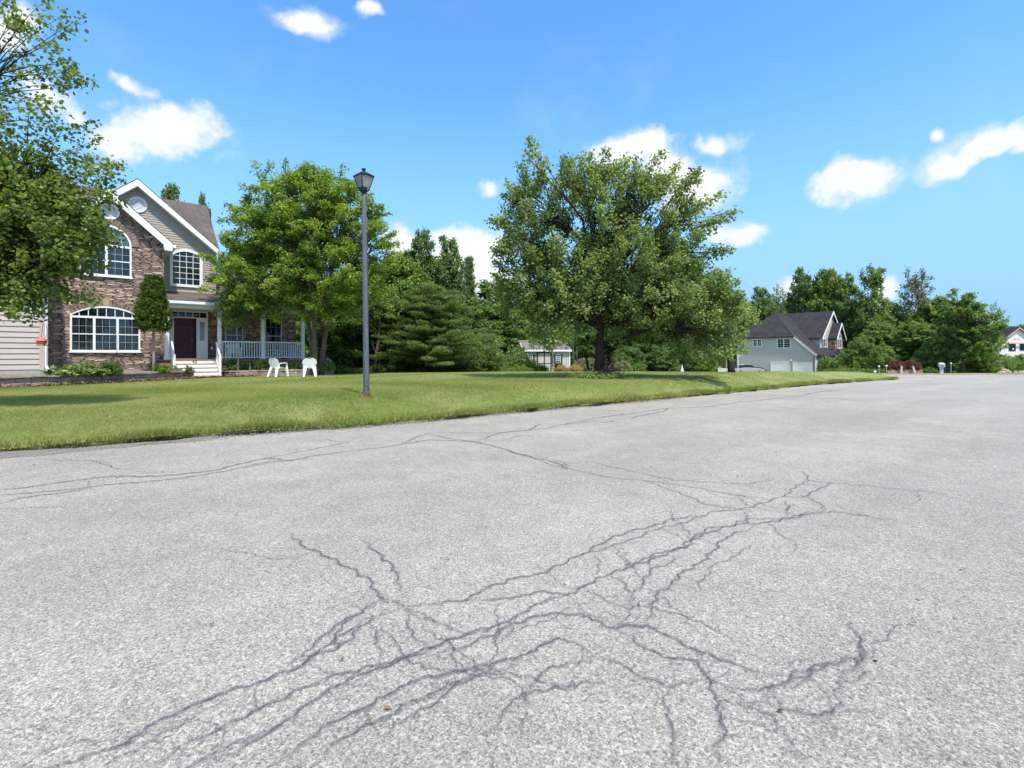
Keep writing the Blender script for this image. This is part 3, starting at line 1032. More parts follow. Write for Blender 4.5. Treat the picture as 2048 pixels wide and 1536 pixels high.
def leaves(name, base, axis, length, nper, spread, L, Wd, mat, parent, r, flat=1.0, up=.5, shape='diamond', clumpvar=None, droop=.2, taper=.5):
    """leaf faces round each twig: base (n,3), axis (n,3), length (n,)"""
    n = len(base)
    idx = np.repeat(np.arange(n), nper)
    m = len(idx)
    t = r.random(m) ** .8
    off = r.normal(0, 1, (m, 3)) * spread * (1 - taper * t)[:, None]
    off[:, 2] *= flat
    p = base[idx] + axis[idx] * (length[idx] * t)[:, None] + off
    nrm = norm(r.normal(0, 1, (m, 3)) + np.array([0, 0, up * 2.2]) + .6 * norm(off))
    tg = norm(np.cross(nrm, norm(r.normal(0, 1, (m, 3)))))
    tg[:, 2] -= droop
    tg = norm(tg)
    sd_ = norm(np.cross(nrm, tg))
    s = r.uniform(.65, 1.25, m)[:, None]
    l, w_ = L * s, Wd * s
    if shape == 'diamond':
        V = np.stack([p - tg * l * .5, p + sd_ * w_ * .5 - nrm * w_ * .12 - tg * l * .05, p + tg * l * .5, p - sd_ * w_ * .5 - nrm * w_ * .12 - tg * l * .05], 1)
        F = np.arange(4 * m).reshape(m, 4)
        F = np.stack([F[:, [0, 1, 2]], F[:, [0, 2, 3]]], 1).reshape(-1, 3)
        k = 4
        fpl = 2
    else:
        V = np.stack([p - tg * l * .5, p + sd_ * w_ * .42 - tg * l * .22 - nrm * w_ * .1, p + sd_ * w_ * .46 + tg * l * .10 - nrm * w_ * .12, p + tg * l * .55 - nrm * w_ * .15,
                      p - sd_ * w_ * .46 + tg * l * .10 - nrm * w_ * .12, p - sd_ * w_ * .42 - tg * l * .22 - nrm * w_ * .1], 1)
        F = np.arange(6 * m).reshape(m, 6)
        F = np.stack([F[:, [0, 1, 2, 3]], F[:, [0, 3, 4, 5]]], 1).reshape(-1, 4)
        fpl = 2
    cv = r.random(n) if clumpvar is None else clumpvar
    var = np.clip(.55 * cv[idx] + .45 * r.random(m) + r.normal(0, .08, m), 0, 1)
    return fast_mesh(name, V.reshape(-1, 3), F, mat, parent, var=np.repeat(var, fpl))


def sample_lobes(lobes, n, r, shell=.5):
    """points in a union of ellipsoids (x, y, z, rx, ry, rz)"""
    L = np.array([l[:6] for l in lobes], float)
    wgt = np.array([(l[6] if len(l) > 6 else 1.0) for l in lobes]) * L[:, 3] * L[:, 4] * L[:, 5]
    k = r.choice(len(L), n, p=wgt / wgt.sum())
    d = norm(r.normal(0, 1, (n, 3)))
    rad = (shell + (1 - shell) * r.random(n) ** .6)[:, None]
    P = L[k, :3] + d * rad * L[k, 3:]
    out = norm(d / L[k, 3:])
    return P, out


def make_tree(name, lobes, leafmat, barkmat, seed, nclump=260, nper=70, L=.09, Wd=.065, clen=.8, spread=.2, trunk_r=.16, fork=.9, trunk_top=None,
              nlimb=9, lean=(0, 0), up=.5, axis_up=.7, axis_out=.8, shape='diamond', stems=1, shell=.45, shoots=(), crown_name='crown', flat=1.0, twig=.018, inner=True, bend=.25):
    r = np.random.default_rng(seed)
    root = empty(name, (0, 0, 0))
    P, out = sample_lobes(lobes, nclump, r, shell)
    axis = norm(out * axis_out + np.array([0, 0, axis_up]) + r.normal(0, .45, P.shape))
    ln = clen * r.uniform(.6, 1.3, len(P))
    if len(shoots):
        sh = np.array(shoots, float)
        P = np.vstack([P, sh[:, :3]])
        axis = np.vstack([axis, norm(sh[:, 3:6])])
        ln = np.concatenate([ln, np.linalg.norm(sh[:, 3:6], axis=1)])
    zmin = P[:, 2].min()
    P[:, 2] = np.maximum(P[:, 2], .12)
    lf = leaves(crown_name, P, axis, ln, nper, spread, L, Wd, leafmat, root, r, flat=flat, up=up, shape=shape)
    # limbs: farthest-point seeds, each serving the clumps nearest to it
    cen = P.mean(0)
    seeds = [int(np.argmax(np.linalg.norm(P - cen, axis=1)))]
    dd = np.linalg.norm(P - P[seeds[0]], axis=1)
    for _ in range(nlimb - 1):
        k = int(np.argmax(dd))
        seeds.append(k)
        dd = np.minimum(dd, np.linalg.norm(P - P[k], axis=1))
    C = P[seeds] * .80 + cen * .20
    own = np.argmin(np.linalg.norm(P[:, None] - C[None], axis=2), axis=1)
    mb = MB()
    tops = []
    top_z = trunk_top or (cen[2] * .85)
    for sidx in range(stems):
        a = 2 * PI * sidx / max(1, stems) + .6
        sx, sy = ((math.cos(a) * trunk_r * .9, math.sin(a) * trunk_r * .9) if stems > 1 else (0, 0))
        tx, ty = (sx * 4.5 + lean[0], sy * 3 + lean[1]) if stems > 1 else lean
        path, rad = [], []
        rr = trunk_r / (stems ** .5)
        for i in range(9):
            t = i / 8
            path.append((sx + tx * t * t + .03 * math.sin(5 * t + seed), sy + ty * t * t + .03 * math.cos(4 * t + seed), -.12 + (top_z + .12) * t))
            rad.append(rr * ((1.35 if i == 0 else 1.08 if i == 1 else 1) * (1 - .72 * t)))
        mb.tube(path, rad, 10)
        tops.append(path)
    for j, c in enumerate(C):
        path0 = tops[j % stems]
        zf = fork + (top_z - fork) * min(.92, max(0, (c[2] - fork) / max(.5, (P[:, 2].max() - fork)))) * .85
        k = min(7, max(1, int(round((zf + .12) / (top_z + .12) * 8))))
        a = Vector(path0[k])
        c = Vector(c)
        h = (c - a).length
        mid = a.lerp(c, .5) + Vector((r.normal(0, .06) * h, r.normal(0, .06) * h, bend * h * (.2 if c.z > a.z + .5 * h else -.35 if c.z < a.z else .45)))
        pl = []
        for i in range(8):
            t = i / 7
            pl.append(a * (1 - t) ** 2 + mid * 2 * t * (1 - t) + c * t * t + Vector(r.normal(0, .015 * h, 3)) * (0 < i < 7))
        r0 = trunk_r * .50 * (1 - .5 * k / 8)
        mb.tube(pl, [r0 * (1 - .80 * i / 7) for i in range(8)], 6)
        for q in np.where(own == j)[0]:
            e = Vector(P[q])
            bi = int(np.argmin([(e - Vector(p)).length + .25 * (7 - ii) / 7 for ii, p in enumerate(pl)]))
            bi = max(2, bi - int(r.integers(1, 4)))
            b = Vector(pl[bi])
            tip = e + Vector(axis[q]) * float(ln[q]) * .85
            m1 = b.lerp(e, .55) + Vector((0, 0, .06 * (e - b).length))
            mb.tube([b, m1, e, tip], [twig * 1.6, twig * 1.2, twig * .8, twig * .25], 3, cap=False)
    mb.build('trunk', barkmat, root, fix=False, smooth=True)
    return root


def place(root, loc, rz=0, sc=1.0, label=None, cat='tree', group=None):
    root.location = loc
    root.rotation_euler = (0, 0, rz)
    root.scale = (sc, sc, sc) if not hasattr(sc, '__len__') else sc
    tag(root, label, cat, group)
    return root


def px_lobes(base_px, base_py, D, lobes, depth=.9, yoff=0):
    k = D / 1000
    out = []
    for l in lobes:
        x, y, rx, ry = l[:4]
        w_ = l[4] if len(l) > 4 else 1
        dy = l[5] if len(l) > 5 else 0
        out.append(((x - base_px) * k, dy, (base_py - y) * k, rx * k, max(rx, ry) * k * depth, ry * k, w_))
    return out


# the big round-headed tree in the middle of the lawn
D = 18.9
k = D / 1000
bp = (1200, 755)
lob = px_lobes(*bp, D, [(1085, 425, 66, 62, .8), (1200, 420, 76, 66, .6), (1305, 430, 74, 58, .8), (1050, 500, 58, 54), (1140, 545, 92, 74, .7), (1255, 535, 108, 78), (1350, 525, 62, 64),
                        (1060, 590, 62, 50), (1150, 610, 96, 48), (1290, 610, 126, 50), (1395, 605, 72, 55), (1082, 640, 66, 24), (1275, 648, 66, 24), (1385, 668, 66, 34), (1410, 480, 26, 24, .7), (1015, 450, 18, 24, .6), (1445, 640, 46, 50)])
sho = []
for x, y, dx, dy in [(1086, 360, -8, -74), (1112, 360, 12, -60), (1128, 360, 6, -60), (1060, 380, -20, -46), (1150, 370, -10, -60), (1178, 365, 8, -60), (1225, 365, -8, -60), (1255, 365, 10, -56), (1290, 380, 22, -60), (1315, 380, 10, -60), (1340, 390, 34, -50), (1365, 420, 50, -44), (1380, 460, 60, -26), (1190, 340, -4, -40), (1238, 340, -2, -48), (1275, 345, 4, -38), (1330, 350, 22, -36), (1358, 372, 28, -30),
                     (1040, 400, -10, -55), (1400, 440, 50, -16), (1410, 500, 42, -8), (1390, 400, 30, -8), (1010, 440, -26, -10), (1020, 480, -30, 12), (1205, 345, -6, -42), (1160, 350, 10, -36), (1300, 340, 6, -34),
                     (1030, 560, -36, -16), (1025, 500, -34, -12), (1090, 650, -40, 16), (1110, 665, -20, 20), (1220, 650, 20, 35), (1380, 690, 10, 34), (1420, 690, 16, 36), (1055, 340, -6, -26)]:
    for q in range(3):
        sho.append(((x - bp[0]) * k + rng.normal(0, .10), rng.normal(0, .7), (bp[1] - y - 8) * k, dx * k * .9 + rng.normal(0, .10), rng.normal(0, .15), -dy * k * (.74 - .16 * q)))
t = make_tree('round_headed_tree', lob, M['leaf_pear'], M['bark_dark'], 5, nclump=860, nper=112, L=.100, Wd=.080, clen=.6, spread=.17, trunk_r=.20, fork=1.15, trunk_top=5.2, nlimb=30,
              axis_up=.9, shell=.35, shoots=sho, shape='oval', twig=.014, bend=.45)
place(t, (at(bp[0], D).x, D, lawn_z(at(bp[0], D).x, D) - .02), 0, 1, 'large round-headed green tree with a short dark trunk on the open lawn')

# its darker-stemmed neighbour further back, hanging over the grey house
D = 27.0
bp = (1462, 747)
k = D / 1000
lob = px_lobes(*bp, D, [(1400, 600, 46, 34), (1440, 610, 34, 30), (1466, 622, 18, 20, .8), (1400, 650, 44, 40), (1430, 650, 22, 22), (1380, 684, 34, 28), (1405, 690, 26, 18)])
t = make_tree('spreading_tree', lob, M['leaf_pear'], M['bark_dark'], 9, nclump=330, nper=120, L=.115, Wd=.09, clen=.6, spread=.2, trunk_r=.17, fork=.6, trunk_top=3.2, nlimb=9, axis_up=.5, shell=.3,
              shoots=[((1492 - bp[0]) * k, 0, (bp[1] - 628) * k, .6, 0, .1), ((1490 - bp[0]) * k, -.3, (bp[1] - 640) * k, .55, 0, -.1), ((1480 - bp[0]) * k, .2, (bp[1] - 615) * k, .45, 0, .3), ((1455 - bp[0]) * k, 0, (bp[1] - 695) * k, .1, 0, -.2)])
place(t, (at(bp[0], D).x, D, lawn_z(at(bp[0], D).x, D) - .02), 0, 1, 'low spreading tree whose branches hang in front of the grey house')

# light green tree in front of the porch
D = 24.3
bp = (632, 745)
k = D / 1000
lob = px_lobes(*bp, D, [(600, 410, 80, 62), (520, 470, 66, 62), (690, 440, 62, 62), (600, 480, 90, 62), (470, 545, 40, 50), (560, 560, 88, 50), (660, 550, 90, 60), (735, 500, 40, 50, .8), (500, 600, 44, 22, .9), (575, 605, 50, 22, .9), (655, 610, 50, 24), (720, 585, 44, 38),
                        (560, 370, 36, 22, .6), (640, 372, 42, 22, .6), (720, 405, 26, 22, .5)])
sho = []
for x, y, dx, dy in [(535, 370, -8, -34), (555, 365, 14, -24), (640, 372, 6, -38), (612, 370, -4, -34), (585, 375, 4, -26), (490, 430, -24, -20), (470, 490, -26, -14), (720, 420, 20, -24), (735, 430, 18, -20), (750, 470, 30, -10),
                     (750, 500, 40, -6), (460, 580, -26, 8), (450, 560, -26, 0), (500, 610, -20, 22), (560, 620, -10, 20), (680, 360, 8, -20), (700, 400, 14, -22)]:
    for q in range(3):
        sho.append(((x - bp[0]) * k + rng.normal(0, .12), rng.normal(0, .9), (bp[1] - y) * k, dx * k, rng.normal(0, .12), -dy * k * (1.1 - .2 * q)))
t = \
    make_tree('leafy_cherry_tree', lob, M['leaf_cherry'], M['bark_grey'], 12, nclump=820, nper=120, L=.150, Wd=.072, clen=.7, spread=.20, trunk_r=.26, fork=1.25, trunk_top=4.6, nlimb=15, stems=3, axis_up=.25,
              axis_out=1.0, shell=.4, shoots=sho, flat=.55, up=.75, twig=.013, bend=.3)
place(t, (at(bp[0], D).x, D, .36), 0, 1, 'bright green full tree with several grey stems growing in front of the porch')

# near tree at the edge of the road, trunk outside the picture
D = 8.4
bp = (-190, 835)
k = D / 1000
lob = px_lobes(*bp, D, [(10, 470, 130, 105, 1.2), (-120, 420, 150, 140, .7), (115, 455, 80, 75, 1.1), (165, 400, 48, 34, 1.1), (175, 440, 30, 40, 1.0), (150, 520, 36, 40, .8), (20, 340, 85, 50, .9), (70, 310, 50, 36, .5), (-20, 210, 60, 60, .35), (60, 195, 60, 20, .45), (30, 95, 60, 40, .25), (100, 120, 30, 30, .3),
                        (-150, 230, 90, 120, .4), (-260, 420, 150, 170, .4), (70, 555, 80, 40, 1.2), (20, 540, 80, 50, 1.0), (40, 590, 80, 22, .5), (110, 500, 70, 50, 1.1), (-60, 560, 90, 45, .6), (-300, 250, 110, 110, .3)], depth=.62)
sho = []
for x, y, dx, dy in [(60, 90, 80, -50), (120, 90, 44, -40), (30, 70, 40, -40), (60, 190, 110, -10), (90, 175, 84, -6), (100, 130, 30, -8), (60, 250, 75, 20), (110, 340, 60, -26), (160, 345, 66, 4), (190, 380, 40, -20), (170, 360, 60, -26), (190, 400, 40, 6),
                     (95, 590, 60, 20), (40, 600, 24, 45), (80, 600, 18, 50), (10, 590, -6, 60), (60, 600, 20, 30), (150, 520, 60, 24), (120, 600, 70, 20), (100, 260, 60, -24), (120, 300, 34, -24), (0, 60, 30, -10), (0, 240, 60, 10), (-40, 100, 60, -10), (150, 490, 50, -14), (-30, 150, 90, 10), (-40, 580, 30, 30), (0, 560, -5, 60)]:
    for q in range(2):
        sho.append(((x - bp[0]) * k + rng.normal(0, .05), rng.normal(0, .25), (bp[1] - y) * k + rng.normal(0, .05), dx * k, rng.normal(0, .08), -dy * k))
t = make_tree('roadside_pear_tree', lob, M['leaf_left'], M['bark_dark'], 31, nclump=960, nper=50, L=.066, Wd=.055, clen=.40, spread=.105, trunk_r=.14, fork=1.7, trunk_top=5.0, nlimb=16, axis_up=.35, axis_out=1.0, shell=.25, shoots=sho,
              shape='oval', twig=.007, bend=.35)
place(t, (at(bp[0], D).x, D, lawn_z(at(bp[0], D).x, D) - .02), 0, 1, 'tree at the left edge of the picture with sparse sprays of leaves against the sky')


# library of woodland trees, each built once, unit height about 10 m
def wood(kind, seed, group=None):
    r = np.random.default_rng(seed)
    if kind == 'round':
        lob = [(0, 0, 6.6, 2.4, 2.4, 2.6), (-1.6, .3, 5.2, 1.9, 2.0, 1.9), (1.7, -.3, 5.4, 1.9, 2.0, 1.8), (0, 0, 8.4, 1.5, 1.5, 1.4), (-.9, .5, 3.2, 1.9, 1.9, 1.5), (1.2, -.6, 3.0, 1.9, 1.9, 1.5)]
        return make_tree('broadleaf_tree', lob, M['leaf_mid'], M['bark_grey'], seed, nclump=300, nper=90, L=.28, Wd=.20, clen=.8, spread=.30, trunk_r=.2, fork=1.2, trunk_top=7, nlimb=10, twig=.03, flat=.7, up=.6)
    if kind == 'maple':
        lob = [(0, 0, 6.9, 2.3, 2.3, 2.3), (-2.0, .3, 5.4, 2.0, 2.0, 1.6), (1.9, -.3, 5.0, 2.2, 2.0, 1.7), (.3, 0, 8.6, 1.3, 1.3, 1.2), (-1.6, .5, 3.1, 2.1, 1.9, 1.3), (1.6, -.6, 2.8, 2.0, 1.9, 1.3), (0, -.8, 4.2, 2.2, 2, 2)]
        return make_tree('maple_tree', lob, M['leaf_yellowish'], M['bark_grey'], seed, nclump=360, nper=85, L=.25, Wd=.19, clen=.8, spread=.27, trunk_r=.2, fork=1.1, trunk_top=7, nlimb=11, twig=.03, flat=.5, up=.8, axis_up=.2)
    if kind == 'oak':
        lob = [(0, 0, 9.0, 1.1, 1.1, 1.2), (-.9, .2, 7.6, 1.3, 1.3, 1.3), (1.0, 0, 7.1, 1.4, 1.3, 1.3), (-.3, 0, 5.6, 1.9, 1.7, 1.4), (1.4, .3, 4.8, 1.3, 1.3, 1.2), (-1.4, -.2, 4.4, 1.4, 1.3, 1.2), (0, 0, 3.0, 1.9, 1.8, 1.2)]
        return make_tree('oak_tree', lob, M['leaf_dark'], M['bark_dark'], seed, nclump=300, nper=90, L=.25, Wd=.18, clen=.7, spread=.27, trunk_r=.2, fork=1.6, trunk_top=8, nlimb=10, twig=.03)
    if kind == 'bush':
        lob = [(0, 0, 1.7, 1.9, 1.6, 1.5), (-1.4, .2, 1.2, 1.4, 1.2, 1.1), (1.5, -.2, 1.1, 1.4, 1.2, 1.0), (.4, 0, 2.8, 1.1, 1.0, .8), (-.7, 0, 2.6, .9, .9, .7), (0, -.6, .8, 2.2, 1.2, .7)]
        return make_tree('leafy_shrub', lob, M['leaf_mid'], M['bark_grey'], seed, nclump=230, nper=80, L=.19, Wd=.12, clen=.6, spread=.2, trunk_r=.07, fork=.3, trunk_top=2.0, nlimb=7, stems=3, twig=.015, flat=.6, up=.7)
    if kind == 'sumac':
        lob = [(0, 0, 2.0, 1.7, 1.6, 1.3), (-1.3, .2, 1.3, 1.2, 1.2, 1.0), (1.5, -.2, 1.5, 1.3, 1.2, 1.1), (.3, 0, 3.1, 1.0, 1.0, .6), (.2, -.6, .9, 2.2, 1.2, .7)]
        return make_tree('sumac_shrub', lob, M['leaf_weed'], M['bark_grey'], seed, nclump=230, nper=40, L=.26, Wd=.06, clen=.7, spread=.13, trunk_r=.06, fork=.3, trunk_top=2.0, nlimb=7, stems=3, twig=.013, flat=.4, up=1.0, axis_up=.15)
    if kind == 'sparse':
        lob = [(0, 0, 8.8, 1.5, 1.3, .9, .8), (-1.7, .2, 7.4, 1.3, 1.3, .9, .8), (1.7, 0, 7.6, 1.3, 1.3, .9, .8), (0, 0, 6.0, 1.9, 1.7, 1.1), (-1.2, .2, 4.4, 1.3, 1.3, 1.2), (1.2, .2, 4.2, 1.3, 1.3, 1.2)]
        return make_tree('thin_ash_tree', lob, M['leaf_olive'], M['bark_pale'], seed, nclump=150, nper=34, L=.24, Wd=.12, clen=1.0, spread=.2, trunk_r=.16, fork=2.2, trunk_top=7.5, nlimb=12, twig=.035, axis_up=1.0)
    if kind == 'spire':
        lob = [(0, 0, 9.3, .35, .35, .8), (0, 0, 8.0, .8, .8, 1.0), (0, 0, 6.6, 1.2, 1.2, 1.0), (-.2, 0, 5.2, 1.6, 1.5, 1.0), (.3, 0, 3.6, 1.9, 1.7, 1.2), (0, 0, 2.0, 2.0, 1.8, 1.1)]
        return make_tree('spire_topped_tree', lob, M['leaf_mid'], M['bark_dark'], seed, nclump=230, nper=60, L=.24, Wd=.15, clen=.7, spread=.22, trunk_r=.18, fork=1.2, trunk_top=8.6, nlimb=12, twig=.025, axis_up=.9)
    if kind == 'pine':
        root = empty('pine_tree', (0, 0, 0))
        P, A, Ln = [], [], []
        kseed = seed
        mb = MB()
        mb.tube([(0, 0, -.1), (.04, 0, 2.5), (-.03, .03, 5), (0, 0, 9.6)], [.19, .15, .10, .02], 9)
        z = 1.0
        while z < 9.6:
            f = (1 - (z / 9.9) ** 2.0) * (1 if kseed % 2 else (1 - (z / 10.5)) ** .35)
            reach = .35 + 3.0 * f * r.uniform(.6, 1.15)
            nb = 4
            a0 = r.uniform(0, 6)
            for j in range(nb):
                a = a0 + 2 * PI * j / nb + r.normal(0, .15)
                rr = reach * r.uniform(.55, 1.15)
                d = Vector((math.cos(a), math.sin(a), r.normal(.12, .16)))
                tip = Vector((0, 0, z)) + d * rr + Vector((0, 0, .05 * rr + .12))
                mb.tube([(0, 0, z), Vector((0, 0, z)) + d * rr * .5 + Vector((0, 0, -.04 * rr)), tip], [.035, .022, .008], 4, cap=False)
                m = max(2, int(rr / .32))
                for q in range(m):
                    t = (q + .8) / m
                    p = Vector((0, 0, z)) + d * rr * t + Vector((0, 0, (.05 * t * t - .05 * t * (1 - t)) * rr))
                    for sgn in (-1, 1, 0):
                        ax = d + Vector((-d.y, d.x, 0)) * sgn * .9 + Vector((0, 0, .22))
                        P.append(tuple(p))
                        A.append(tuple(ax.normalized()))
                        Ln.append((.25 + .42 * (1 - t)) * r.uniform(.8, 1.3) if sgn else .3)
            z += r.uniform(.16, .30) * (1 - .35 * z / 10)
        P, A, Ln = np.array(P), np.array(A), np.array(Ln)
        leaves('crown', P, A, Ln, 30, .17, .22, .045, M['needle'], root, r, flat=.6, up=.15, droop=-.25, taper=.3)
        mb.build('trunk', M['bark_dark'], root, fix=False, smooth=True)
        return root


LIB = {}


def tree(kind, var, px, base_py, D, top_py, width, label, cat='tree', group=None, mat=None, rz=None, z=None):
    """width: full width of the crown in pixels at that depth; heights from base to top"""
    p = at(px, D, base_py)
    zz = p.z if z is None else z
    h = (base_py - top_py) / 1000 * D
    wm = width / 1000 * D
    key = (kind, var)
    if key not in LIB:
        LIB[key] = o = wood(kind, 100 + var * 17 + len(kind))
        H = max(c.bound_box[6][2] for c in o.children)
        xs = [c for ch in o.children for c in ch.bound_box]
        Wd = max(x[0] for x in xs) - min(x[0] for x in xs)
        LIB[(key, 'd')] = (H, Wd)
        first = True
    else:
        o = copy_tree(LIB[key])
        first = False
    H, Wd = LIB[(key, 'd')]
    sx = wm / Wd
    if mat:
        for c in o.children:
            if c.name.startswith('crown'):
                c.data = c.data if c.data.materials[0] == M[mat] else c.data.copy()
                c.data.materials[0] = M[mat]
    rz = rng.uniform(0, 6.28) if rz is None else rz
    return place(o, (p.x, D, zz), rz, (sx, sx, h / H), label, cat, group)

# woodland behind the lawn
tree('oak', 0, 845, 745, 44, 450, 125, 'tall dark oak behind the pine, left one of the pair against the white cloud', group='tall oaks behind the lamp post', rz=.4)
tree('oak', 1, 898, 745, 43, 470, 115, 'tall dark oak just right of its twin, crown cut out against the low white cloud', group='tall oaks behind the lamp post', rz=2.0)
tree('pine', 0, 938, 745, 48, 508, 80, 'small-topped pine poking above the woods between the oaks and the big lawn tree')
tree('round', 0, 795, 745, 33, 505, 210, 'yellow-green tree behind the lamp post, its crown touching the porch tree', mat='leaf_yellowish')
tree('pine', 1, 862, 747, 30, 565, 250, 'dark layered pine with low wide boughs right of the lamp post')
tree('round', 1, 705, 746, 31, 585, 200, 'full leafy tree behind the lamp post beside the end of the porch', rz=1.1)
tree('maple', 0, 1005, 745, 49, 540, 215, 'broad mid-green tree behind the shed and beside the big lawn tree', mat='leaf_mid')
tree('maple', 1, 945, 745, 38, 590, 150, 'soft green tree over the shrubs left of the shed', mat='leaf_mid')
tree('bush', 0, 905, 747, 34, 660, 130, 'rounded dark shrub under the pine boughs at the edge of the woods', 'shrub')
tree('bush', 1, 965, 747, 36, 655, 110, 'leafy shrub left of the shed, darker than the sumac beside it', 'shrub')
tree('sumac', 0, 978, 747, 34, 682, 100, 'sumac shrub with long narrow leaves beside the shed wall', 'shrub')
tree('sumac', 1, 940, 748, 32.5, 690, 100, 'low sumac shrub at the edge of the lawn between pine and shed', 'shrub')
tree('bush', 1, 770, 746, 33, 650, 130, 'tall leafy shrub right behind the lamp post', 'shrub', rz=3)
tree('oak', 0, 740, 745, 40, 560, 160, 'dark oak filling the gap behind the lamp post', rz=3.3)
tree('round', 0, 655, 745, 38, 600, 150, 'dark broadleaf tree behind the end of the porch', mat='leaf_dark', rz=.9)
# behind the shed and beneath the big tree
tree('oak', 1, 1090, 744, 58, 590, 150, 'dark oak straight behind the shed roof', rz=1)
tree('maple', 0, 1165, 744, 56, 600, 150, 'dark maple behind the trunk of the big lawn tree', mat='leaf_dark', rz=2.2)
tree('round', 0, 1250, 744, 57, 610, 150, 'dark round tree in the woods just right of the big trunk', mat='leaf_dark', rz=3.1)
tree('maple', 1, 1330, 744, 58, 600, 150, 'dark maple in the woods behind the small white garden post', mat='leaf_dark', rz=4)
tree('oak', 0, 1400, 744, 60, 580, 130, 'dark oak in the woods behind the bright round bush', rz=5)
tree('round', 0, 1050, 745, 56, 620, 120, 'shaded round tree behind the left corner of the shed', mat='leaf_dark', rz=5.5)
tree('bush', 0, 1255, 746, 52, 690, 110, 'dark shrub behind the tall grass just right of the big trunk', 'shrub', mat='leaf_dark', rz=1)
tree('bush', 1, 1320, 746, 53, 690, 110, 'dark shrub left of the small white garden post', 'shrub', mat='leaf_dark', rz=2)
tree('bush', 0, 1375, 746, 54, 692, 90, 'dark shrub behind the small white garden post', 'shrub', mat='leaf_dark', rz=3)
tree('bush', 1, 1170, 746, 55, 690, 100, 'dark shrub between the shed and the big trunk', 'shrub', mat='leaf_dark', rz=4)
tree('bush', 0, 1416, 747, 42, 713, 66, 'bright green rounded bush beside the low white wall', 'bush', mat='leaf_bright', rz=4.4)
tree('sparse', 0, 1452, 745, 66, 560, 70, 'thin leggy tree top rising beside the big lawn tree, left of the grey house')
# behind and round the grey house
tree('round', 1, 1488, 745, 98, 596, 90, 'tree filling the gap between the big lawn tree group and the grey house roof', rz=2)
tree('oak', 1, 1520, 745, 104, 572, 90, 'dark tree above the left end of the grey house roof', rz=2)
tree('sparse', 0, 1556, 745, 108, 562, 60, 'thin pale tree standing above the grey house roof', rz=2, mat='leaf_mid')
tree('oak', 0, 1604, 745, 100, 530, 92, 'tall dark tree behind the ridge of the grey house', rz=1.7)
tree('round', 0, 1655, 745, 97, 532, 105, 'tall mid-green tree directly behind the gable of the grey house', rz=.3)
tree('maple', 1, 1695, 745, 93, 540, 90, 'tall green tree just right of the gable of the grey house', mat='leaf_mid', rz=1.4)
tree('spire', 0, 1745, 745, 88, 526, 110, 'spire-topped tree right of the grey house')
tree('sparse', 0, 1835, 745, 90, 528, 130, 'thin-crowned pale tree with bare limbs above the plum bushes', rz=1)
tree('round', 0, 1872, 746, 86, 590, 130, 'mid-green tree standing behind the mailbox', rz=2.7)
tree('maple', 0, 1926, 747, 63, 574, 135, 'wide layered maple to the right of the mailbox, its pale trunk showing', rz=2.1)
tree('sparse', 0, 1978, 747, 84, 600, 75, 'slender tree at the right side of the layered maple', rz=3, mat='leaf_mid')
tree('maple', 1, 1830, 747, 72, 640, 120, 'low bright tree behind the plum bushes', rz=2.6, mat='leaf_mid')
tree('maple', 0, 1755, 747, 76, 640, 110, 'low layered tree beside the end of the grey house', rz=.6, mat='leaf_mid')
tree('bush', 1, 1720, 748, 72, 668, 90, 'large shrub against the right end of the grey house', 'shrub', rz=0)
tree('bush', 0, 1765, 748, 68, 690, 90, 'dark shrub behind the two small globe lights', 'shrub', rz=1.2)
tree('bush', 1, 1862, 748, 66, 680, 80, 'dark shrub left of the mailbox behind the verge', 'shrub', rz=2.2)
tree('bush', 0, 1900, 748, 70, 690, 80, 'dark shrub behind the mailbox and its side light', 'shrub', rz=3.2)
tree('bush', 1, 1968, 749, 64, 690, 84, 'wide dark shrub in front of the white house', 'shrub', rz=4.2)
tree('sumac', 0, 2012, 749, 66, 716, 44, 'pale leggy shrub under the windows of the white house', 'shrub', rz=4.2)
tree('bush', 0, 1950, 749, 66, 706, 90, 'dark low shrub under the layered maple', 'shrub', rz=5.2)
tree('round', 0, 2065, 745, 120, 640, 90, 'distant tree top above the roof of the white house', rz=5.2)
tree('oak', 1, 1560, 745, 112, 600, 110, 'dark distant tree behind the middle of the grey house', rz=4.2)
tree('oak', 0, 1790, 746, 96, 600, 100, 'dark oak behind the thin-crowned pale tree', rz=.8)
# behind the stone house
tree('oak', 1, 345, 735, 44, 362, 100, 'tree top just showing over the brown roof beside the gable of the stone house', rz=.8)
tree('oak', 0, 408, 735, 42, 380, 70, 'smaller tree top at the right end of the brown roof', rz=2.8)
tree('round', 0, 480, 740, 44, 480, 160, 'tree hidden behind the porch roof, seen through the leaves', rz=2.8, mat='leaf_dark')
tree('maple', 1, 590, 742, 40, 500, 190, 'dark tree behind the right end of the stone house', rz=2.8, mat='leaf_dark')

# ------------------------------------------------------------------ building helpers
ZO = [0.0]


def part(mb, name, mat, parent, top=True, **kw):
    return mb.build(name, M[mat], parent, loc=(0, 0, -ZO[0]) if top else (0, 0, 0), **kw)


def arch(u0, u1, z0, zs, rise, n=18):
    """outline: two bottom corners, then an elliptical head from right to left"""
    c, a = (u0 + u1) / 2, (u1 - u0) / 2
    pts = [(u0, z0), (u1, z0)]
    if rise <= 0:
        return pts + [(u1, zs), (u0, zs)]
    if rise >= a * .9:
        pts += [(c + a * math.cos(PI * i / n), zs + rise * math.sin(PI * i / n)) for i in range(n + 1)]
    else:
        Rr = (a * a + rise * rise) / (2 * rise)
        t0 = math.asin(a / Rr)
        pts += [(c + Rr * math.sin(t0 * (1 - 2 * i / n)), zs + rise - Rr + Rr * math.cos(t0 * (1 - 2 * i / n))) for i in range(n + 1)]
    return pts


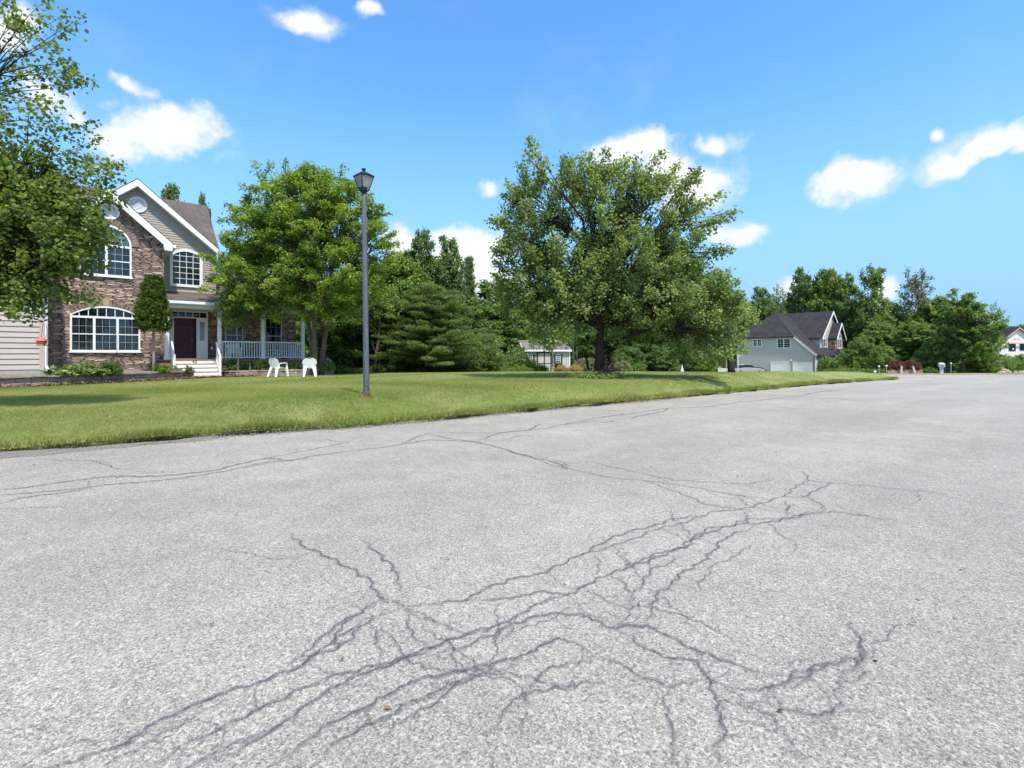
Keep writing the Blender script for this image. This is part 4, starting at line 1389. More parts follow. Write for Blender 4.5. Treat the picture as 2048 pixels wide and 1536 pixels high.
def top_at(u, u0, u1, zs, rise):
    c, a = (u0 + u1) / 2, (u1 - u0) / 2
    if rise <= 0: return zs
    if rise >= a * .9:
        return zs + rise * math.sqrt(max(0, 1 - ((u - c) / a) ** 2))
    Rr = (a * a + rise * rise) / (2 * rise)
    return zs + rise - Rr + math.sqrt(max(0, Rr * Rr - (u - c) ** 2))


def window(root, yw, u0, u1, z0, zs, rise=0, fw=.07, mulls=(), bars=(), cols=3, rows=2, grid=True, curtain=None, glass='glass', frame='white', mw=.09, sill=False, name='window',
           ax='y', sg=-1, depth=.07, sash=True, shutters=0, label=None, muntin=.018):
    """window on the plane ax = yw whose outside is in direction sg"""
    o_, i_ = arch(u0, u1, z0, zs, rise), arch(u0 + fw, u1 - fw, z0 + fw, zs if rise > 0 else zs - fw, max(0, rise - fw) if rise > 0 else 0)
    Y = lambda d: yw + sg * d

    def bx(mb, a, b, c, d, e, f):
        y0, y1 = sorted((Y(c), Y(d)))
        return mb.box(a, b, y0, y1, e, f) if ax == 'y' else mb.box(y0, y1, a, b, e, f)
    mb = MB().ring(o_, i_, *sorted((Y(.003), Y(depth))), axis=ax)
    for u in mulls:
        bx(mb, u - mw / 2, u + mw / 2, .003, depth - .004, z0 + fw, top_at(u, u0, u1, zs, rise) - fw if not bars else bars[0])
    for z in bars:
        bx(mb, u0 + fw, u1 - fw, .003, depth - .006, z, z + mw)
    lights = [u0 + fw] + [v for u in mulls for v in (u - mw / 2, u + mw / 2)] + [u1 - fw]
    zt = bars[0] if bars else (zs - (fw if rise <= 0 else 0))
    if grid:
        for a, b in zip(lights[::2], lights[1::2]):
            zm = (z0 + fw + zt) / 2
            if sash:
                bx(mb, a, b, .018, depth - .02, zm - .022, zm + .022)
            for c in range(1, cols):
                u = a + (b - a) * c / cols
                bx(mb, u - muntin / 2, u + muntin / 2, .030, .044, z0 + fw, zt if bars or rise <= 0 else top_at(u, u0, u1, zs, rise) - fw)
            nr = rows * (2 if sash else 1)
            for q in range(1, nr):
                z = z0 + fw + (zt - z0 - fw) * q / nr
                if sash and q == rows: continue
                bx(mb, a, b, .030, .043, z - muntin / 2, z + muntin / 2)
            if not bars and rise > 0 and not sash:
                bx(mb, a, b, .030, .043, zt - muntin / 2, zt + muntin / 2)
    if bars and rise > 0 and not name.startswith('arched'):
        for q in range(1, 8):
            u = u0 + (u1 - u0) * q / 8
            bx(mb, u - .014, u + .014, .03, .046, bars[0] + mw, top_at(u, u0, u1, zs, rise) - fw)
    if name.startswith('arched') and bars:
        c, zc = (u0 + u1) / 2, bars[0] + mw
        ra = (u1 - u0) / 2 - fw
        for q in range(1, 5):
            t = PI * q / 5
            mb.tube([(c + .3 * ra * math.cos(t), Y(.035), zc + .3 * ra * math.sin(t)), (c + ra * math.cos(t), Y(.035), zc + ra * math.sin(t) * .98)], .010, 4)
        for rr in (.3, .68):
            mb.tube([(c + rr * ra * math.cos(PI * q / 14), Y(.035), zc + rr * ra * math.sin(PI * q / 14)) for q in range(15)], .010, 4)
    if sill:
        bx(mb, u0 - .04, u1 + .04, .002, depth + .03, z0 - .045, z0 + .004)
    wn = part(mb, name, frame, root)
    if label: wn['label'] = label
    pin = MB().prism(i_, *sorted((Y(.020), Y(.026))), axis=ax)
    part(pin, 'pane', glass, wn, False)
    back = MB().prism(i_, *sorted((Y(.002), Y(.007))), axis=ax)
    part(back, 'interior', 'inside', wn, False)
    if curtain:
        cm = MB()
        for a, b in zip(lights[::2], lights[1::2]):
            for s0, s1 in curtain:
                n = 12
                pr = None
                for q in range(n + 1):
                    u = a + (b - a) * (s0 + (s1 - s0) * q / n)
                    y = Y(.0125 + .0035 * math.sin(q * 1.9))
                    if pr is not None:
                        p = [(pr[0], pr[1], z0 + fw), (u, y, z0 + fw), (u, y, zt), (pr[0], pr[1], zt)]
                        cm.face(p if ax == 'y' else [(b_, a_, c_) for a_, b_, c_ in p])
                    pr = (u, y)
        part(cm, 'curtain', 'curtain', wn, False, fix=False)
    if shutters:
        for s in ((u0 - shutters - .01, u0 - .01), (u1 + .01, u1 + shutters + .01)):
            sm = bx(MB(), s[0], s[1], .003, .035, z0, zs)
            for q in range(int((zs - z0 - .1) / .06)):
                bx(sm, s[0] + .03, s[1] - .03, .035, .042, z0 + .06 + q * .06, z0 + .09 + q * .06)
            part(sm, 'shutter', 'shutter', root)
    return wn


def laps(f0, f1, z0, z1, y0, step=.118, proud=.020, ax='y', sg=-1):
    """lapped boards on a wall plane; f0(z), f1(z) give the two ends"""
    mb = MB()
    z = z0
    mk = (lambda u, d, z_: (u, y0 + sg * d, z_)) if ax == 'y' else (lambda u, d, z_: (y0 + sg * d, u, z_))
    while z < z1 - .01:
        t = min(z + step, z1)
        a0, a1, b0, b1 = f0(z), f1(z), f0(t), f1(t)
        if a1 - a0 > .02:
            if b1 < b0: b0 = b1 = (b0 + b1) / 2
            mb.face([mk(a0, proud, z), mk(a1, proud, z), mk(b1, .001, t), mk(b0, .001, t)])
            mb.face([mk(a0, .0005, z), mk(a1, .0005, z), mk(a1, proud, z), mk(a0, proud, z)])
        z = t
    return mb


def slab(mb, a, b, c, d, th=.12):
    """roof slab: four top corners, thickened downwards"""
    lo = [(p[0], p[1], p[2] - th) for p in (a, b, c, d)]
    return mb.hexa(lo + [a, b, c, d])


def rake(mb, cx, za, w_, ze, y0, y1, h=.24, ax='y', foot=.0):
    """barge boards of a gable"""
    for s in (-1, 1):
        p = [(cx, za), (cx + s * w_, ze), (cx + s * w_, ze - h), (cx, za - h * 1.25)]
        if foot:
            p = [(cx, za), (cx + s * w_, ze), (cx + s * w_, ze - h - .05), (cx + s * (w_ - foot), ze - h - .05), (cx + s * (w_ - foot - .05), ze - h + .86 * foot * .8), (cx, za - h * 1.25)]
        mb.prism(p if s > 0 else p[::-1], y0, y1, axis=ax)
    return mb


# ------------------------------------------------------------------ the stone-fronted house
TH = math.atan(1.226)
HD = (math.sin(TH), math.cos(TH))
HI = (-HD[1], HD[0])
HP = (-.653 * 25.1, 25.1)
HROT = math.atan2(HD[1], HD[0])


def hw(u, y, z=0):
    return Vector((HP[0] + u * HD[0] + y * HI[0], HP[1] + u * HD[1] + y * HI[1], z))


def hpx(px, py, y):
    uc = -(HP[0] * HD[0] + HP[1] * HD[1])
    yc = -(HP[0] * HI[0] + HP[1] * HI[1])
    dx, dz = (px - 1024) / 1000, -(py - 710) / 1000
    t = (y - yc) / (dx * HI[0] + HI[1])
    return uc + t * (dx * HD[0] + HD[1]), CAMZ + t * dz


ZO[0] = .25
H = empty('stone_fronted_house', (HP[0], HP[1], .25), HROT)
tag(H, 'two-storey house with a brown ledge-stone front, tan gable, white trim, porch and dark red door', 'house')
part(MB().box(-8.8, 1.31, .03, 8.4, .3, 6.55), 'wall', 'siding_tan', H)
# side gable wall under the main roof
part(MB().prism([(.03, 6.55), (8.4, 6.55), (4.2, 9.85)], 1.18, 1.31, axis='x').prism([(.03, 6.55), (8.4, 6.55), (4.2, 9.85)], -8.8, -8.7, axis='x'), 'gable_end', 'siding_tan', H)
gz = lambda u: 9.36 - .862 * abs(u + 1.94)
part(MB().prism([(-5.1, 4.2), (1.31, 4.2), (1.31, gz(1.31)), (-1.94, 9.36), (-5.1, gz(-5.1))], 0, .035), 'gable_backing', 'siding_tan', H)
L = laps(lambda z: max(-5.1, -1.94 - (9.36 - z) / .862), lambda z: min(1.25, -1.94 + (9.36 - z) / .862), 4.42, 9.3, 0)
part(L, 'gable_siding', 'siding_tan', H, fix=False)
part(MB().box(1.22, 1.335, -.035, .10, 4.3, gz(1.31) - .05).box(-.99, 1.24, -.05, .0, 4.36, 4.43), 'corner_board', 'siding_tan', H)
# stone parts
part(MB().box(-1.0, 5.29, 0.001, 8.2, .3, 3.95).box(-1.0, 1.2, .0, .02, 3.9, 4.25), 'porch_wall', 'stone', H)
bz = lambda u: 8.36 - .905 * abs(u + 2.98)
bay = MB().prism([(-4.96, .55), (-.99, .55), (-.99, bz(-.99) - .03), (-2.98, 8.3), (-4.96, bz(-4.96) - .03)], -1.3, .02)
part(bay, 'bay_wall', 'stone', H)
part(MB().box(-4.99, -.96, -1.33, -.01, .30, .56), 'foundation', 'concrete', H)
# arches of set stones over the two bay windows
r5 = random.Random(8)


def voussoirs(cx, zc, ra, rb, t0, t1, n, y):
    mb = MB()
    for i in range(n):
        a0 = t0 + (t1 - t0) * i / n + .008
        a1 = t0 + (t1 - t0) * (i + 1) / n - .008
        q = rb * r5.uniform(.94, 1.05)
        pr = r5.uniform(.02, .05)
        pts = [(cx + rr * math.cos(t), zc + rr * math.sin(t)) for rr, t in ((ra, a0), (q, a0), (q, a1), (ra, a1))]
        mb.prism(pts, y - pr, y + .01)
    return mb


M['vouss'] = simple('arch_stones', (.22, .165, .14), .9, .45, 3.5, bump=.6, bscale=25)
part(voussoirs(-3.09, 6.13, .90, 1.22, .04, PI - .04, 26, -1.3), 'arch_stones', 'vouss', H)
part(voussoirs(-3.10, 1.60, 1.82, 2.10, PI / 2 - .66, PI / 2 + .66, 17, -1.3), 'arch_stones', 'vouss', H)
part(MB().prism([(-3.18, 3.42), (-3.00, 3.42), (-2.96, 3.72), (-3.22, 3.72)], -1.37, -1.29), 'keystone', 'tan_stone', H)
part(MB().prism([(-.06, 3.44), (.06, 3.44), (.09, 3.66), (-.09, 3.66)], -.06, .0), 'keystone', 'tan_stone', H)
# garage wing
part(MB().box(-14.5, -4.98, -3.5, 5.0, .6, 4.1), 'garage_wall', 'siding_pink', H)
part(laps(lambda z: -14.5, lambda z: -5.08, .70, 4.05, -3.5, .205, .034), 'garage_siding', 'siding_pink', H, fix=False)
part(laps(lambda z: -3.5, lambda z: -1.31, .70, 4.05, -4.98, .205, .03, ax='x', sg=1), 'side_siding', 'siding_pink', H, fix=False)
part(MB().box(-14.52, -4.96, -3.52, -1.3, .2, .66), 'garage_foundation', 'concrete', H)
part(MB().box(-5.09, -4.945, -3.545, -3.40, .66, 4.05), 'corner_board', 'siding_pink', H)
part(MB().tube([(-4.90, -3.50, 4.0), (-4.90, -3.50, .85), (-4.84, -3.62, .62), (-4.78, -3.8, .56)], .05, 6).tube([(-4.9, -3.5, 4.0), (-4.9, -3.8, 4.2)], .05, 6), 'downspout', 'white', H)
gr = MB()
slab(gr, (-14.8, -3.85, 4.12), (-4.72, -3.85, 4.12), (-4.72, .0, 6.9), (-14.8, .0, 6.9))
part(gr, 'garage_roof', 'shingle', H)
part(MB().box(-14.8, -4.7, -3.97, -3.84, 3.98, 4.13), 'garage_gutter', 'white', H)
part(MB().prism([(-3.5, 4.05), (0, 4.05), (0, 6.75)], -5.06, -4.98, axis='x'), 'garage_gable', 'siding_pink', H)
# main roofs
mr = MB()
slab(mr, (-9.1, -.35, 6.40), (-5.15, -.35, 6.40), (-5.15, 4.2, 10.0), (-9.1, 4.2, 10.0))
slab(mr, (-5.15, .05, 6.716), (1.5, .05, 6.716), (1.5, 4.2, 10.0), (-5.15, 4.2, 10.0))
slab(mr, (-9.1, 4.2, 10.0), (1.5, 4.2, 10.0), (1.5, 8.8, 6.40), (-9.1, 8.8, 6.40))
part(mr, 'main_roof', 'shingle', H)
gr = MB()
for s in (-1, 1):
    a, b = (-1.94, -.36, 9.60), (-1.94 + s * 3.36, -.36, 6.70)
    q = [a, b, (b[0], 2.2, b[2]), (a[0], 3.8, a[2])]
    slab(gr, *(q if s < 0 else q[::-1]), th=.07)
part(gr, 'gable_roof', 'shingle', H)
part(rake(MB(), -1.94, 9.535, 3.34, 6.655, -.40, -.34, .25), 'gable_barge_board', 'white', H)
part(MB().prism([(-1.94, 9.32), (1.36, 6.50), (1.36, 6.44), (-1.94, 9.24)], -.34, -.002).prism([(-1.94, 9.32), (-5.2, 6.50), (-5.2, 6.44), (-1.94, 9.24)][::-1], -.34, -.002), 'gable_soffit', 'white', H)
gr = MB()
for s in (-1, 1):
    a, b = (-2.98, -1.66, 8.58), (-2.98 + s * 2.32, -1.66, 6.47)
    q = [a, b, (b[0], 0.0, b[2]), (a[0], 0.0, a[2])]
    slab(gr, *(q if s < 0 else q[::-1]), th=.07)
part(gr, 'bay_roof', 'shingle', H)
part(rake(MB(), -2.98, 8.515, 2.30, 6.43, -1.70, -1.64, .27, foot=.30), 'bay_barge_board', 'white', H)
part(MB().prism([(-2.98, 8.30), (-.70, 6.26), (-.70, 6.18), (-1.02, 6.18), (-1.02, 6.44), (-2.98, 8.20)], -1.64, -1.302).box(-.985, -.68, -1.64, -.003, 6.14, 6.20), 'bay_soffit', 'white', H)
part(MB().box(-.66, -.55, -1.66, -.01, 6.26, 6.40).tube([(-.62, -.10, 6.3), (-.9, -.07, 6.0), (-.93, -.06, 5.9), (-.93, -.06, 4.4)], .035, 6), 'bay_gutter', 'white', H)
# round gable vents
for (cx, cz, y, rr) in ((-1.92, 8.42, 0, .37), (-2.98, 7.62, -1.3, .36)):
    n = 24
    o_ = [(cx + rr * math.cos(2 * PI * i / n), cz + rr * math.sin(2 * PI * i / n)) for i in range(n)]
    i_ = [(cx + rr * .78 * math.cos(2 * PI * i / n), cz + rr * .78 * math.sin(2 * PI * i / n)) for i in range(n)]
    v = part(MB().ring(o_, i_, y - .06, y), 'gable_vent', 'white', H)
    lv = MB()
    for q in range(-4, 5):
        zz = q * rr * .17
        hwid = math.sqrt(max(.01, (rr * .78) ** 2 - zz ** 2))
        lv.hexa([(cx - hwid, y - .045, cz + zz - .03), (cx + hwid, y - .045, cz + zz - .03), (cx + hwid, y - .005, cz + zz - .01), (cx - hwid, y - .005, cz + zz - .01),
                 (cx - hwid, y - .045, cz + zz - .015), (cx + hwid, y - .045, cz + zz - .015), (cx + hwid, y - .005, cz + zz + .03), (cx - hwid, y - .005, cz + zz + .03)])
    part(lv, 'louvres', 'white', v, False)
# windows
wn = window(H, -1.3, -4.30, -1.88, 1.40, 2.98, .42, mulls=(-3.50, -2.70), bars=(2.86,), cols=3, rows=2, curtain=((0, .30), (.42, .58), (.70, 1)), sill=True, muntin=.006, name='triple_window', label='wide three-light window with an arched head and grey-green curtains')
window(H, -1.3, -3.98, -2.20, 4.74, 6.13, .89, mulls=(-3.09,), bars=(6.05,), cols=3, rows=2, curtain=((0, .3), (.4, .7)), sill=True, muntin=.007, name='arched_window', label='tall round-headed window in the stone gable', glass='glass')
part(MB().prism(arch(-3.88, -2.30, 6.16, 6.17, .78), -1.3195, -1.3145), 'blind', 'blind', H)
window(H, 0, -.66, .73, 4.66, 6.20, .36, fw=.13, cols=4, rows=5, sash=False, depth=.08, name='gable_window', glass='glass_dark', muntin=.024, label='square grid window with a slightly arched head in the tan gable')
for a, b in ((1.74, 2.58), (3.66, 4.52)):
    window(H, 0, a, b, 1.30, 3.30, 0, fw=.05, cols=3, rows=2, grid=True, curtain=((.05, .35),), glass='glass_dark', frame='greywhite', name='porch_window', muntin=.008)
# porch
part(MB().box(-1.0, 5.32, -1.85, 0.0, .96, 1.03), 'porch_floor', 'deck', H)
part(MB().box(-1.1, -.76, -1.83, -1.79, .5, .955), 'porch_skirt', 'skirt', H)
part(MB().box(1.12, 5.30, -1.83, -1.79, .70, .955), 'porch_skirt', 'skirt', H)
lt = MB()
for i in range(40):
    u = 1.15 + i * .105
    for s in (-1, 1):
        a, b = (u - s * .1, .42), (u + s * .1, .70)
        lt.prism([(a[0] - .014, a[1]), (a[0] + .014, a[1]), (b[0] + .014, b[1]), (b[0] - .014, b[1])], -1.825 + .008 * s, -1.818 + .008 * s)
part(lt, 'lattice', 'white', H)
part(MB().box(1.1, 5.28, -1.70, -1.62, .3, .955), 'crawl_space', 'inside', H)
for u in (-.91, 1.21, 3.16, 5.14):
    c = MB().box(u - .085, u + .085, -1.83, -1.66, 1.03, 3.44).box(u - .12, u + .12, -1.86, -1.63, 1.03, 1.14).box(u - .11, u + .11, -1.855, -1.635, 3.34, 3.40)
    for s in (-1, 1):
        for q in range(5):
            t0, t1 = PI / 2 * q / 5, PI / 2 * (q + 1) / 5
            x0, x1 = u + s * (.085 + .16 * (1 - math.cos(t0))), u + s * (.085 + .16 * (1 - math.cos(t1)))
            zz = 3.28 + .165 * math.sin(t1)
            xa, xb = sorted((x0, x1))
            c.box(xa, xb, -1.79, -1.70, zz, 3.452)
    part(c, 'porch_column', 'white', H, bevel=.008)
part(MB().box(-.99, 5.30, -1.84, -1.66, 3.455, 3.66), 'porch_beam', 'greywhite', H)
part(MB().box(-.98, 5.28, -1.655, -.005, 3.47, 3.50), 'porch_ceiling', 'greywhite', H)
part(MB().prism([(-2.0, 3.66), (-2.0, 3.78), (-1.86, 3.78), (-1.86, 3.62), (-1.95, 3.62)], -.99, 5.45, axis='x'), 'porch_gutter', 'white', H)
pr = MB()
slab(pr, (-.985, -1.98, 3.80), (5.5, -1.98, 3.80), (5.5, -.001, 4.42), (-.985, -.001, 4.42), th=.06)
slab(pr, (1.36, 0.0, 4.43), (5.5, 0.0, 4.43), (5.5, 3.6, 5.95), (1.36, 3.6, 5.95), th=.1)
slab(pr, (1.36, 3.6, 5.95), (5.5, 3.6, 5.95), (5.5, 8.4, 4.0), (1.36, 8.4, 4.0), th=.1)
part(pr, 'porch_roof', 'shingle', H)
part(MB().prism([(0, 3.94), (8.2, 3.94), (3.6, 5.8)], 5.2, 5.29, axis='x'), 'porch_gable', 'siding_tan', H)


def rail_run(u0, u1, y, name='railing'):
    m = MB().box(u0, u1, y - .03, y + .03, 1.88, 1.94).box(u0, u1, y - .022, y + .022, 1.10, 1.15)
    n = int((u1 - u0) / .112)
    for i in range(n):
        u = u0 + (i + .5) * (u1 - u0) / n
        m.box(u - .019, u + .019, y - .019, y + .019, 1.15, 1.88)
    return part(m, name, 'white', H)


rail_run(1.30, 3.07, -1.745)
rail_run(3.25, 5.05, -1.745)
# steps and their rails
U0, U1 = -.74, 1.08
for i in range(4):
    zt = 1.03 - .185 * i
    yf = -1.86 - .285 * i
    if i:
        part(MB().box(U0, U1, yf, yf + .34, zt - .034, zt), 'tread', 'deck', H)
    part(MB().box(U0 + .01, U1 - .01, yf + .012, yf + .03, zt - .185 + .001, zt - (.036 if i else .072)).box(U0 + .02, U1 - .02, yf + .03, -1.86, .2, zt - .19), 'riser', 'plastic', H)
for u in (U0 + .01, U1 - .01):
    m = MB()
    m.box(u - .05, u + .05, -2.86, -2.76, .26, 1.24)
    m.box(u - .06, u + .06, -2.87, -2.75, 1.24, 1.27)
    m.hexa([(u - .035, -2.78, 1.16), (u + .035, -2.78, 1.16), (u + .035, -1.84, 1.80), (u - .035, -1.84, 1.80), (u - .035, -2.78, 1.24), (u + .035, -2.78, 1.24), (u + .035, -1.84, 1.88), (u - .035, -1.84, 1.88)])
    m.hexa([(u - .03, -2.78, .36), (u + .03, -2.78, .36), (u + .03, -1.84, 1.00), (u - .03, -1.84, 1.00), (u - .03, -2.78, .48), (u + .03, -2.78, .48), (u + .03, -1.84, 1.12), (u - .03, -1.84, 1.12)])
    for i in range(10):
        y = -2.70 + i * .09
        zz = (y + 2.78) / .94 * .64
        m.box(u - .018, u + .018, y - .018, y + .018, .44 + zz, 1.18 + zz)
    part(m, 'stair_rail', 'white', H)


def text(s, size, mat, parent, loc, rot, name, ext=.004, align='CENTER'):
    c = bpy.data.curves.new(name, 'FONT')
    c.body = s
    c.size = size
    c.extrude = ext
    c.align_x = align
    o = bpy.data.objects.new(name, c)
    COL.objects.link(o)
    o.parent = parent
    o.location = loc
    o.rotation_euler = rot
    c.materials.append(M[mat])
    dg = bpy.context.evaluated_depsgraph_get()
    me = bpy.data.meshes.new_from_object(o.evaluated_get(dg))
    q = bpy.data.objects.new(name, me)
    COL.objects.link(q)
    q.parent = parent
    q.location = loc
    q.rotation_euler = rot
    bpy.data.objects.remove(o)
    q.name = name
    return q


text('43', .19, 'letter', H, (.17, -1.862, .875 - ZO[0]), (R(90), 0, 0), 'house_number', .006)
# entrance: frame, transom, sidelights, door
fr = MB().box(-.96, -.90, -.07, .0, 1.04, 3.46).box(.90, .96, -.07, .0, 1.04, 3.46).box(-.96, .96, -.075, .0, 3.40, 3.46).box(-.90, .90, -.065, .0, 3.10, 3.15)
fr.box(-.55, -.49, -.06, .0, 1.04, 3.10).box(.46, .52, -.06, .0, 1.04, 3.10)
for q in range(1, 6):
    fr.box(-.9 + .3 * q - .012, -.9 + .3 * q + .012, -.05, .0, 3.15, 3.40)
E_ = part(fr, 'door_frame', 'white', H)
part(MB().box(-.90, .90, -.02, -.002, 3.15, 3.40), 'transom', 'glass_dark', E_, False)
for a, b in ((-.90, -.55), (.52, .90)):
    s_ = part(MB().box(a, b, -.035, -.002, 1.04, 3.10).box(a + .02, b - .02, -.045, -.035, 1.04, 1.14), 'sidelight', 'plastic', H)
    part(MB().box(a + .09, b - .09, -.042, -.036, 1.98, 2.92), 'pane', 'glass_pale', s_, False)
    part(MB().box(a + .07, a + .088, -.047, -.036, 1.95, 2.95).box(b - .088, b - .07, -.047, -.036, 1.95, 2.95).box(a + .088, b - .088, -.047, -.036, 1.95, 1.975).box(a + .088, b - .088, -.047, -.036, 2.925, 2.95), 'moulding', 'white', s_, False)
dr = part(MB().box(-.485, .34, -.03, -.002, 1.09, 3.09), 'front_door', 'door', H)
ln = MB()
for z, s in ((2.62, -1), (1.46, 1)):
    pts = [(-.40, z), (-.18, z), (-.12, z + .03), (-.07, z + .02 + .05), (-.02, z + .03), (.04, z), (.26, z)]
    ln.tube([(u, -.036, v) for u, v in pts], .008, 5)
    ln.tube([(u, -.036, 2 * z - v) for u, v in pts[1:-1]], .007, 5)
for u in (-.40, .26):
    ln.tube([(u, -.034, 1.5), (u, -.034, 2.6)], .006, 5)
ln.tube([(-.40, -.034, 1.2), (.26, -.034, 1.2), (.26, -.034, 1.44)], .005, 5)
part(ln, 'moulding', 'doorline', dr, False)
part(MB().lathe([(.012, -.02), (.03, 0), (.03, .03), (.01, .045)], 10), 'handle', 'brass', dr, False).matrix_local = Matrix.Translation((.27, -.03, 1.99)) @ Matrix.Rotation(R(90), 4, 'X')
part(MB().box(.345, .46, -.012, -.002, 1.06, 3.10), 'dark_jamb', 'inside', H)  # jamb strip beside the door, coloured near-black
part(MB().box(-.49, .46, -.09, -.001, 1.032, 1.085), 'threshold', 'brass', H)
for (u, z, y) in ((.72 + .5, 2.9, -.001), (3.12, 2.35, -.001), (1.14, 1.62, -.001)):
    part(MB().prism([(u - .09, z - .12), (u + .09, z - .12), (u + .12, z + .12), (u - .12, z + .12)], y - .05, y) if z > 2 else MB().box(u - .05, u + .05, -.03, 0, z - .04, z + .04), 'wall_stone' if z > 2 else 'outlet_cover', 'tan_stone' if z > 2 else 'plastic', H)


# ------------------------------------------------------------------ garden walls and beds
def block_wall(name, path, base, h, label, seed, courses=2):
    r = random.Random(seed)
    m = MB()
    P = [Vector(p) for p in path]
    L_ = [0]
    for a, b in zip(P[:-1], P[1:]): L_.append(L_[-1] + (b - a).length)

    def pt(s):
        s = max(0, min(L_[-1] - 1e-4, s))
        i = max(k for k in range(len(P) - 1) if L_[k] <= s)
        t = (s - L_[i]) / (L_[i + 1] - L_[i])
        d = (P[i + 1] - P[i]).normalized()
        return P[i].lerp(P[i + 1], t), Vector((-d.y, d.x))
    ch = (h - .07) / courses
    for c in range(courses + 1):
        s = -r.uniform(0, .2)
        cap = c == courses
        while s < L_[-1]:
            w_ = r.uniform(.38, .52) if not cap else r.uniform(.42, .6)
            a, n0 = pt(s)
            b, n1 = pt(s + w_ - .012)
            if (b - a).length > .05:
                z0a, z0b = base(a.x, a.y), base(b.x, b.y)
                zc0 = c * ch if not cap else h - .068
                zc1 = (c + 1) * ch - .008 if not cap else h
                t = (.0 if not cap else .03) + r.uniform(-.008, .012)
                d = .28
                f = 1
                lo, hi = zc0 - (.15 if c == 0 else 0), zc1
                m.hexa([(*(a - n0 * t), z0a + lo), (*(b - n1 * t), z0b + lo), (*(b + n1 * d), z0b + lo), (*(a + n0 * d), z0a + lo),
                        (*(a - n0 * t), z0a + hi), (*(b - n1 * t), z0b + hi), (*(b + n1 * d), z0b + hi), (*(a + n0 * d), z0a + hi)])
            s += w_
    o = m.build(name, M['wallblock'], None, bevel=.012)
    return tag(o, label, 'retaining wall')


wl = [(-18.4, 13.6), (-17.4, 15.0), (-16.55, 16.1), (-15.95, 17.2), (-15.35, 18.6), (-14.8, 20.2), (-14.35, 21.5), (-14.12, 22.2)]
wend = hw(-.35, -3.3)
block_wall('retaining_wall', wl + [(-14.2, 22.45), (wend.x - .1, wend.y + .05)], lawn_z, .37, 'long low wall of rough brown blocks in front of the flower bed and garage', 4)
wr = [hw(1.34, -2.35).xy, hw(1.42, -2.85).xy, at(462, 23.4).xy, at(500, 23.5).xy, at(560, 23.7).xy, at(610, 24.0).xy, at(655, 24.5).xy, at(668, 25.2).xy]
block_wall('retaining_wall', wr, lawn_z, .29, 'short low wall of rough brown blocks behind the two white lawn chairs', 5)
bedl = [(-18.2, 13.7), (-17.2, 15.1), (-16.4, 16.2), (-15.8, 17.3), (-15.2, 18.7), (-14.65, 20.3), (-14.2, 21.6), (-14.0, 22.3), tuple(hw(-.5, -3.2).xy), tuple(hw(-.85, -1.9).xy), tuple(hw(-1.0, -1.2).xy),
        tuple(hw(-5.0, -1.2).xy), tuple(hw(-5.0, -3.4).xy), tuple(hw(-15, -3.4).xy)]


def bedz(P):
    P = np.asarray(P)
    d = (P[:, 0] - HP[0]) * HI[0] + (P[:, 1] - HP[1]) * HI[1]
    return lawn_zs(P) + .31 + .08 * ss(-4.5, -1.5, d) + .02 * np.sin(P[:, 0] * 7) * np.sin(P[:, 1] * 6)


sheet('flower_bed', bedl, bedz, M['mulch'], lambda x, y: .35)
bedr = [tuple(p) for p in wr[2:]] + [tuple(hw(5.6, -1.2).xy), tuple(hw(5.3, -1.75).xy), tuple(hw(1.2, -1.75).xy), tuple(hw(1.4, -2.4).xy)]
sheet('flower_bed', bedr, lambda P: lawn_zs(P) + .24, M['mulch'], lambda x, y: .35)


def bz1(x, y): return float(bedz([(x, y)])[0])


# ------------------------------------------------------------------ street lamp
D = 10.3
lp = at(733, D)
lz = lawn_z(lp.x, D)
T = empty('street_lamp', (lp.x, D, lz), R(28))
T.rotation_euler = (0, R(-.7), 0)
tag(T, 'tall lamp post with a black four-sided lantern on a weathered blue-grey pole', 'street lamp')
toz = CAMZ + (710 - 337) / 1000 * D - lz         # height of the finial
pz = CAMZ + (710 - 389) / 1000 * D - lz          # top of the pole
MB().tube([(0, 0, -.1), (0, 0, .1), (0, 0, pz * .5), (0, 0, pz - .12), (0, 0, pz - .09), (0, 0, pz)], [.063, .062, .054, .046, .040, .040], 20).build('pole', M['pole'], T, smooth=True)
ql = lamp_ql
HD_ = empty('lantern', (0, 0, pz), ql)
HD_.parent = T
hh = toz - pz


def sq(z, r): return [(r * math.cos(PI / 4 + PI / 2 * i), r * math.sin(PI / 4 + PI / 2 * i), z) for i in range(4)]


def frus(m, z0, r0, z1, r1): return m.hexa(sq(z0, r0) + sq(z1, r1))


cup = MB()
cup.lathe([(.043, -.02), (.047, .0), (.05, .03), (.04, .05)], 16)
frus(cup, .045, .07, .075, .135)
frus(cup, .075, .145, .135, .165)
cup.build('lantern_base', M['lampblack'], HD_)
z0, z1 = .135, .365
r0, r1 = .155, .262
fm = MB()
for a, b in zip(sq(z0, r0), sq(z1, r1)):
    fm.tube([a, b], .013, 5)
frus(fm, z1 - .004, r1 + .012, z1 + .012, r1 + .03)
fm.build('lantern_frame', M['lampblack'], HD_)
for i in range(4):
    a0, a1 = Vector(sq(z0, r0)[i]), Vector(sq(z0, r0)[(i + 1) % 4])
    b0, b1 = Vector(sq(z1, r1)[i]), Vector(sq(z1, r1)[(i + 1) % 4])
    inn = Vector((-(a0 + a1).x, -(a0 + a1).y, 0)).normalized() * .004
    MB().hexa([a0, a1, a1 + inn, a0 + inn, b0, b1, b1 + inn, b0 + inn]).build('glass_panel', M['pane'], HD_)
rf = MB()
frus(rf, z1 + .012, r1 + .035, z1 + .024, r1 + .03)
frus(rf, z1 + .024, r1 + .022, z1 + .115, .062)
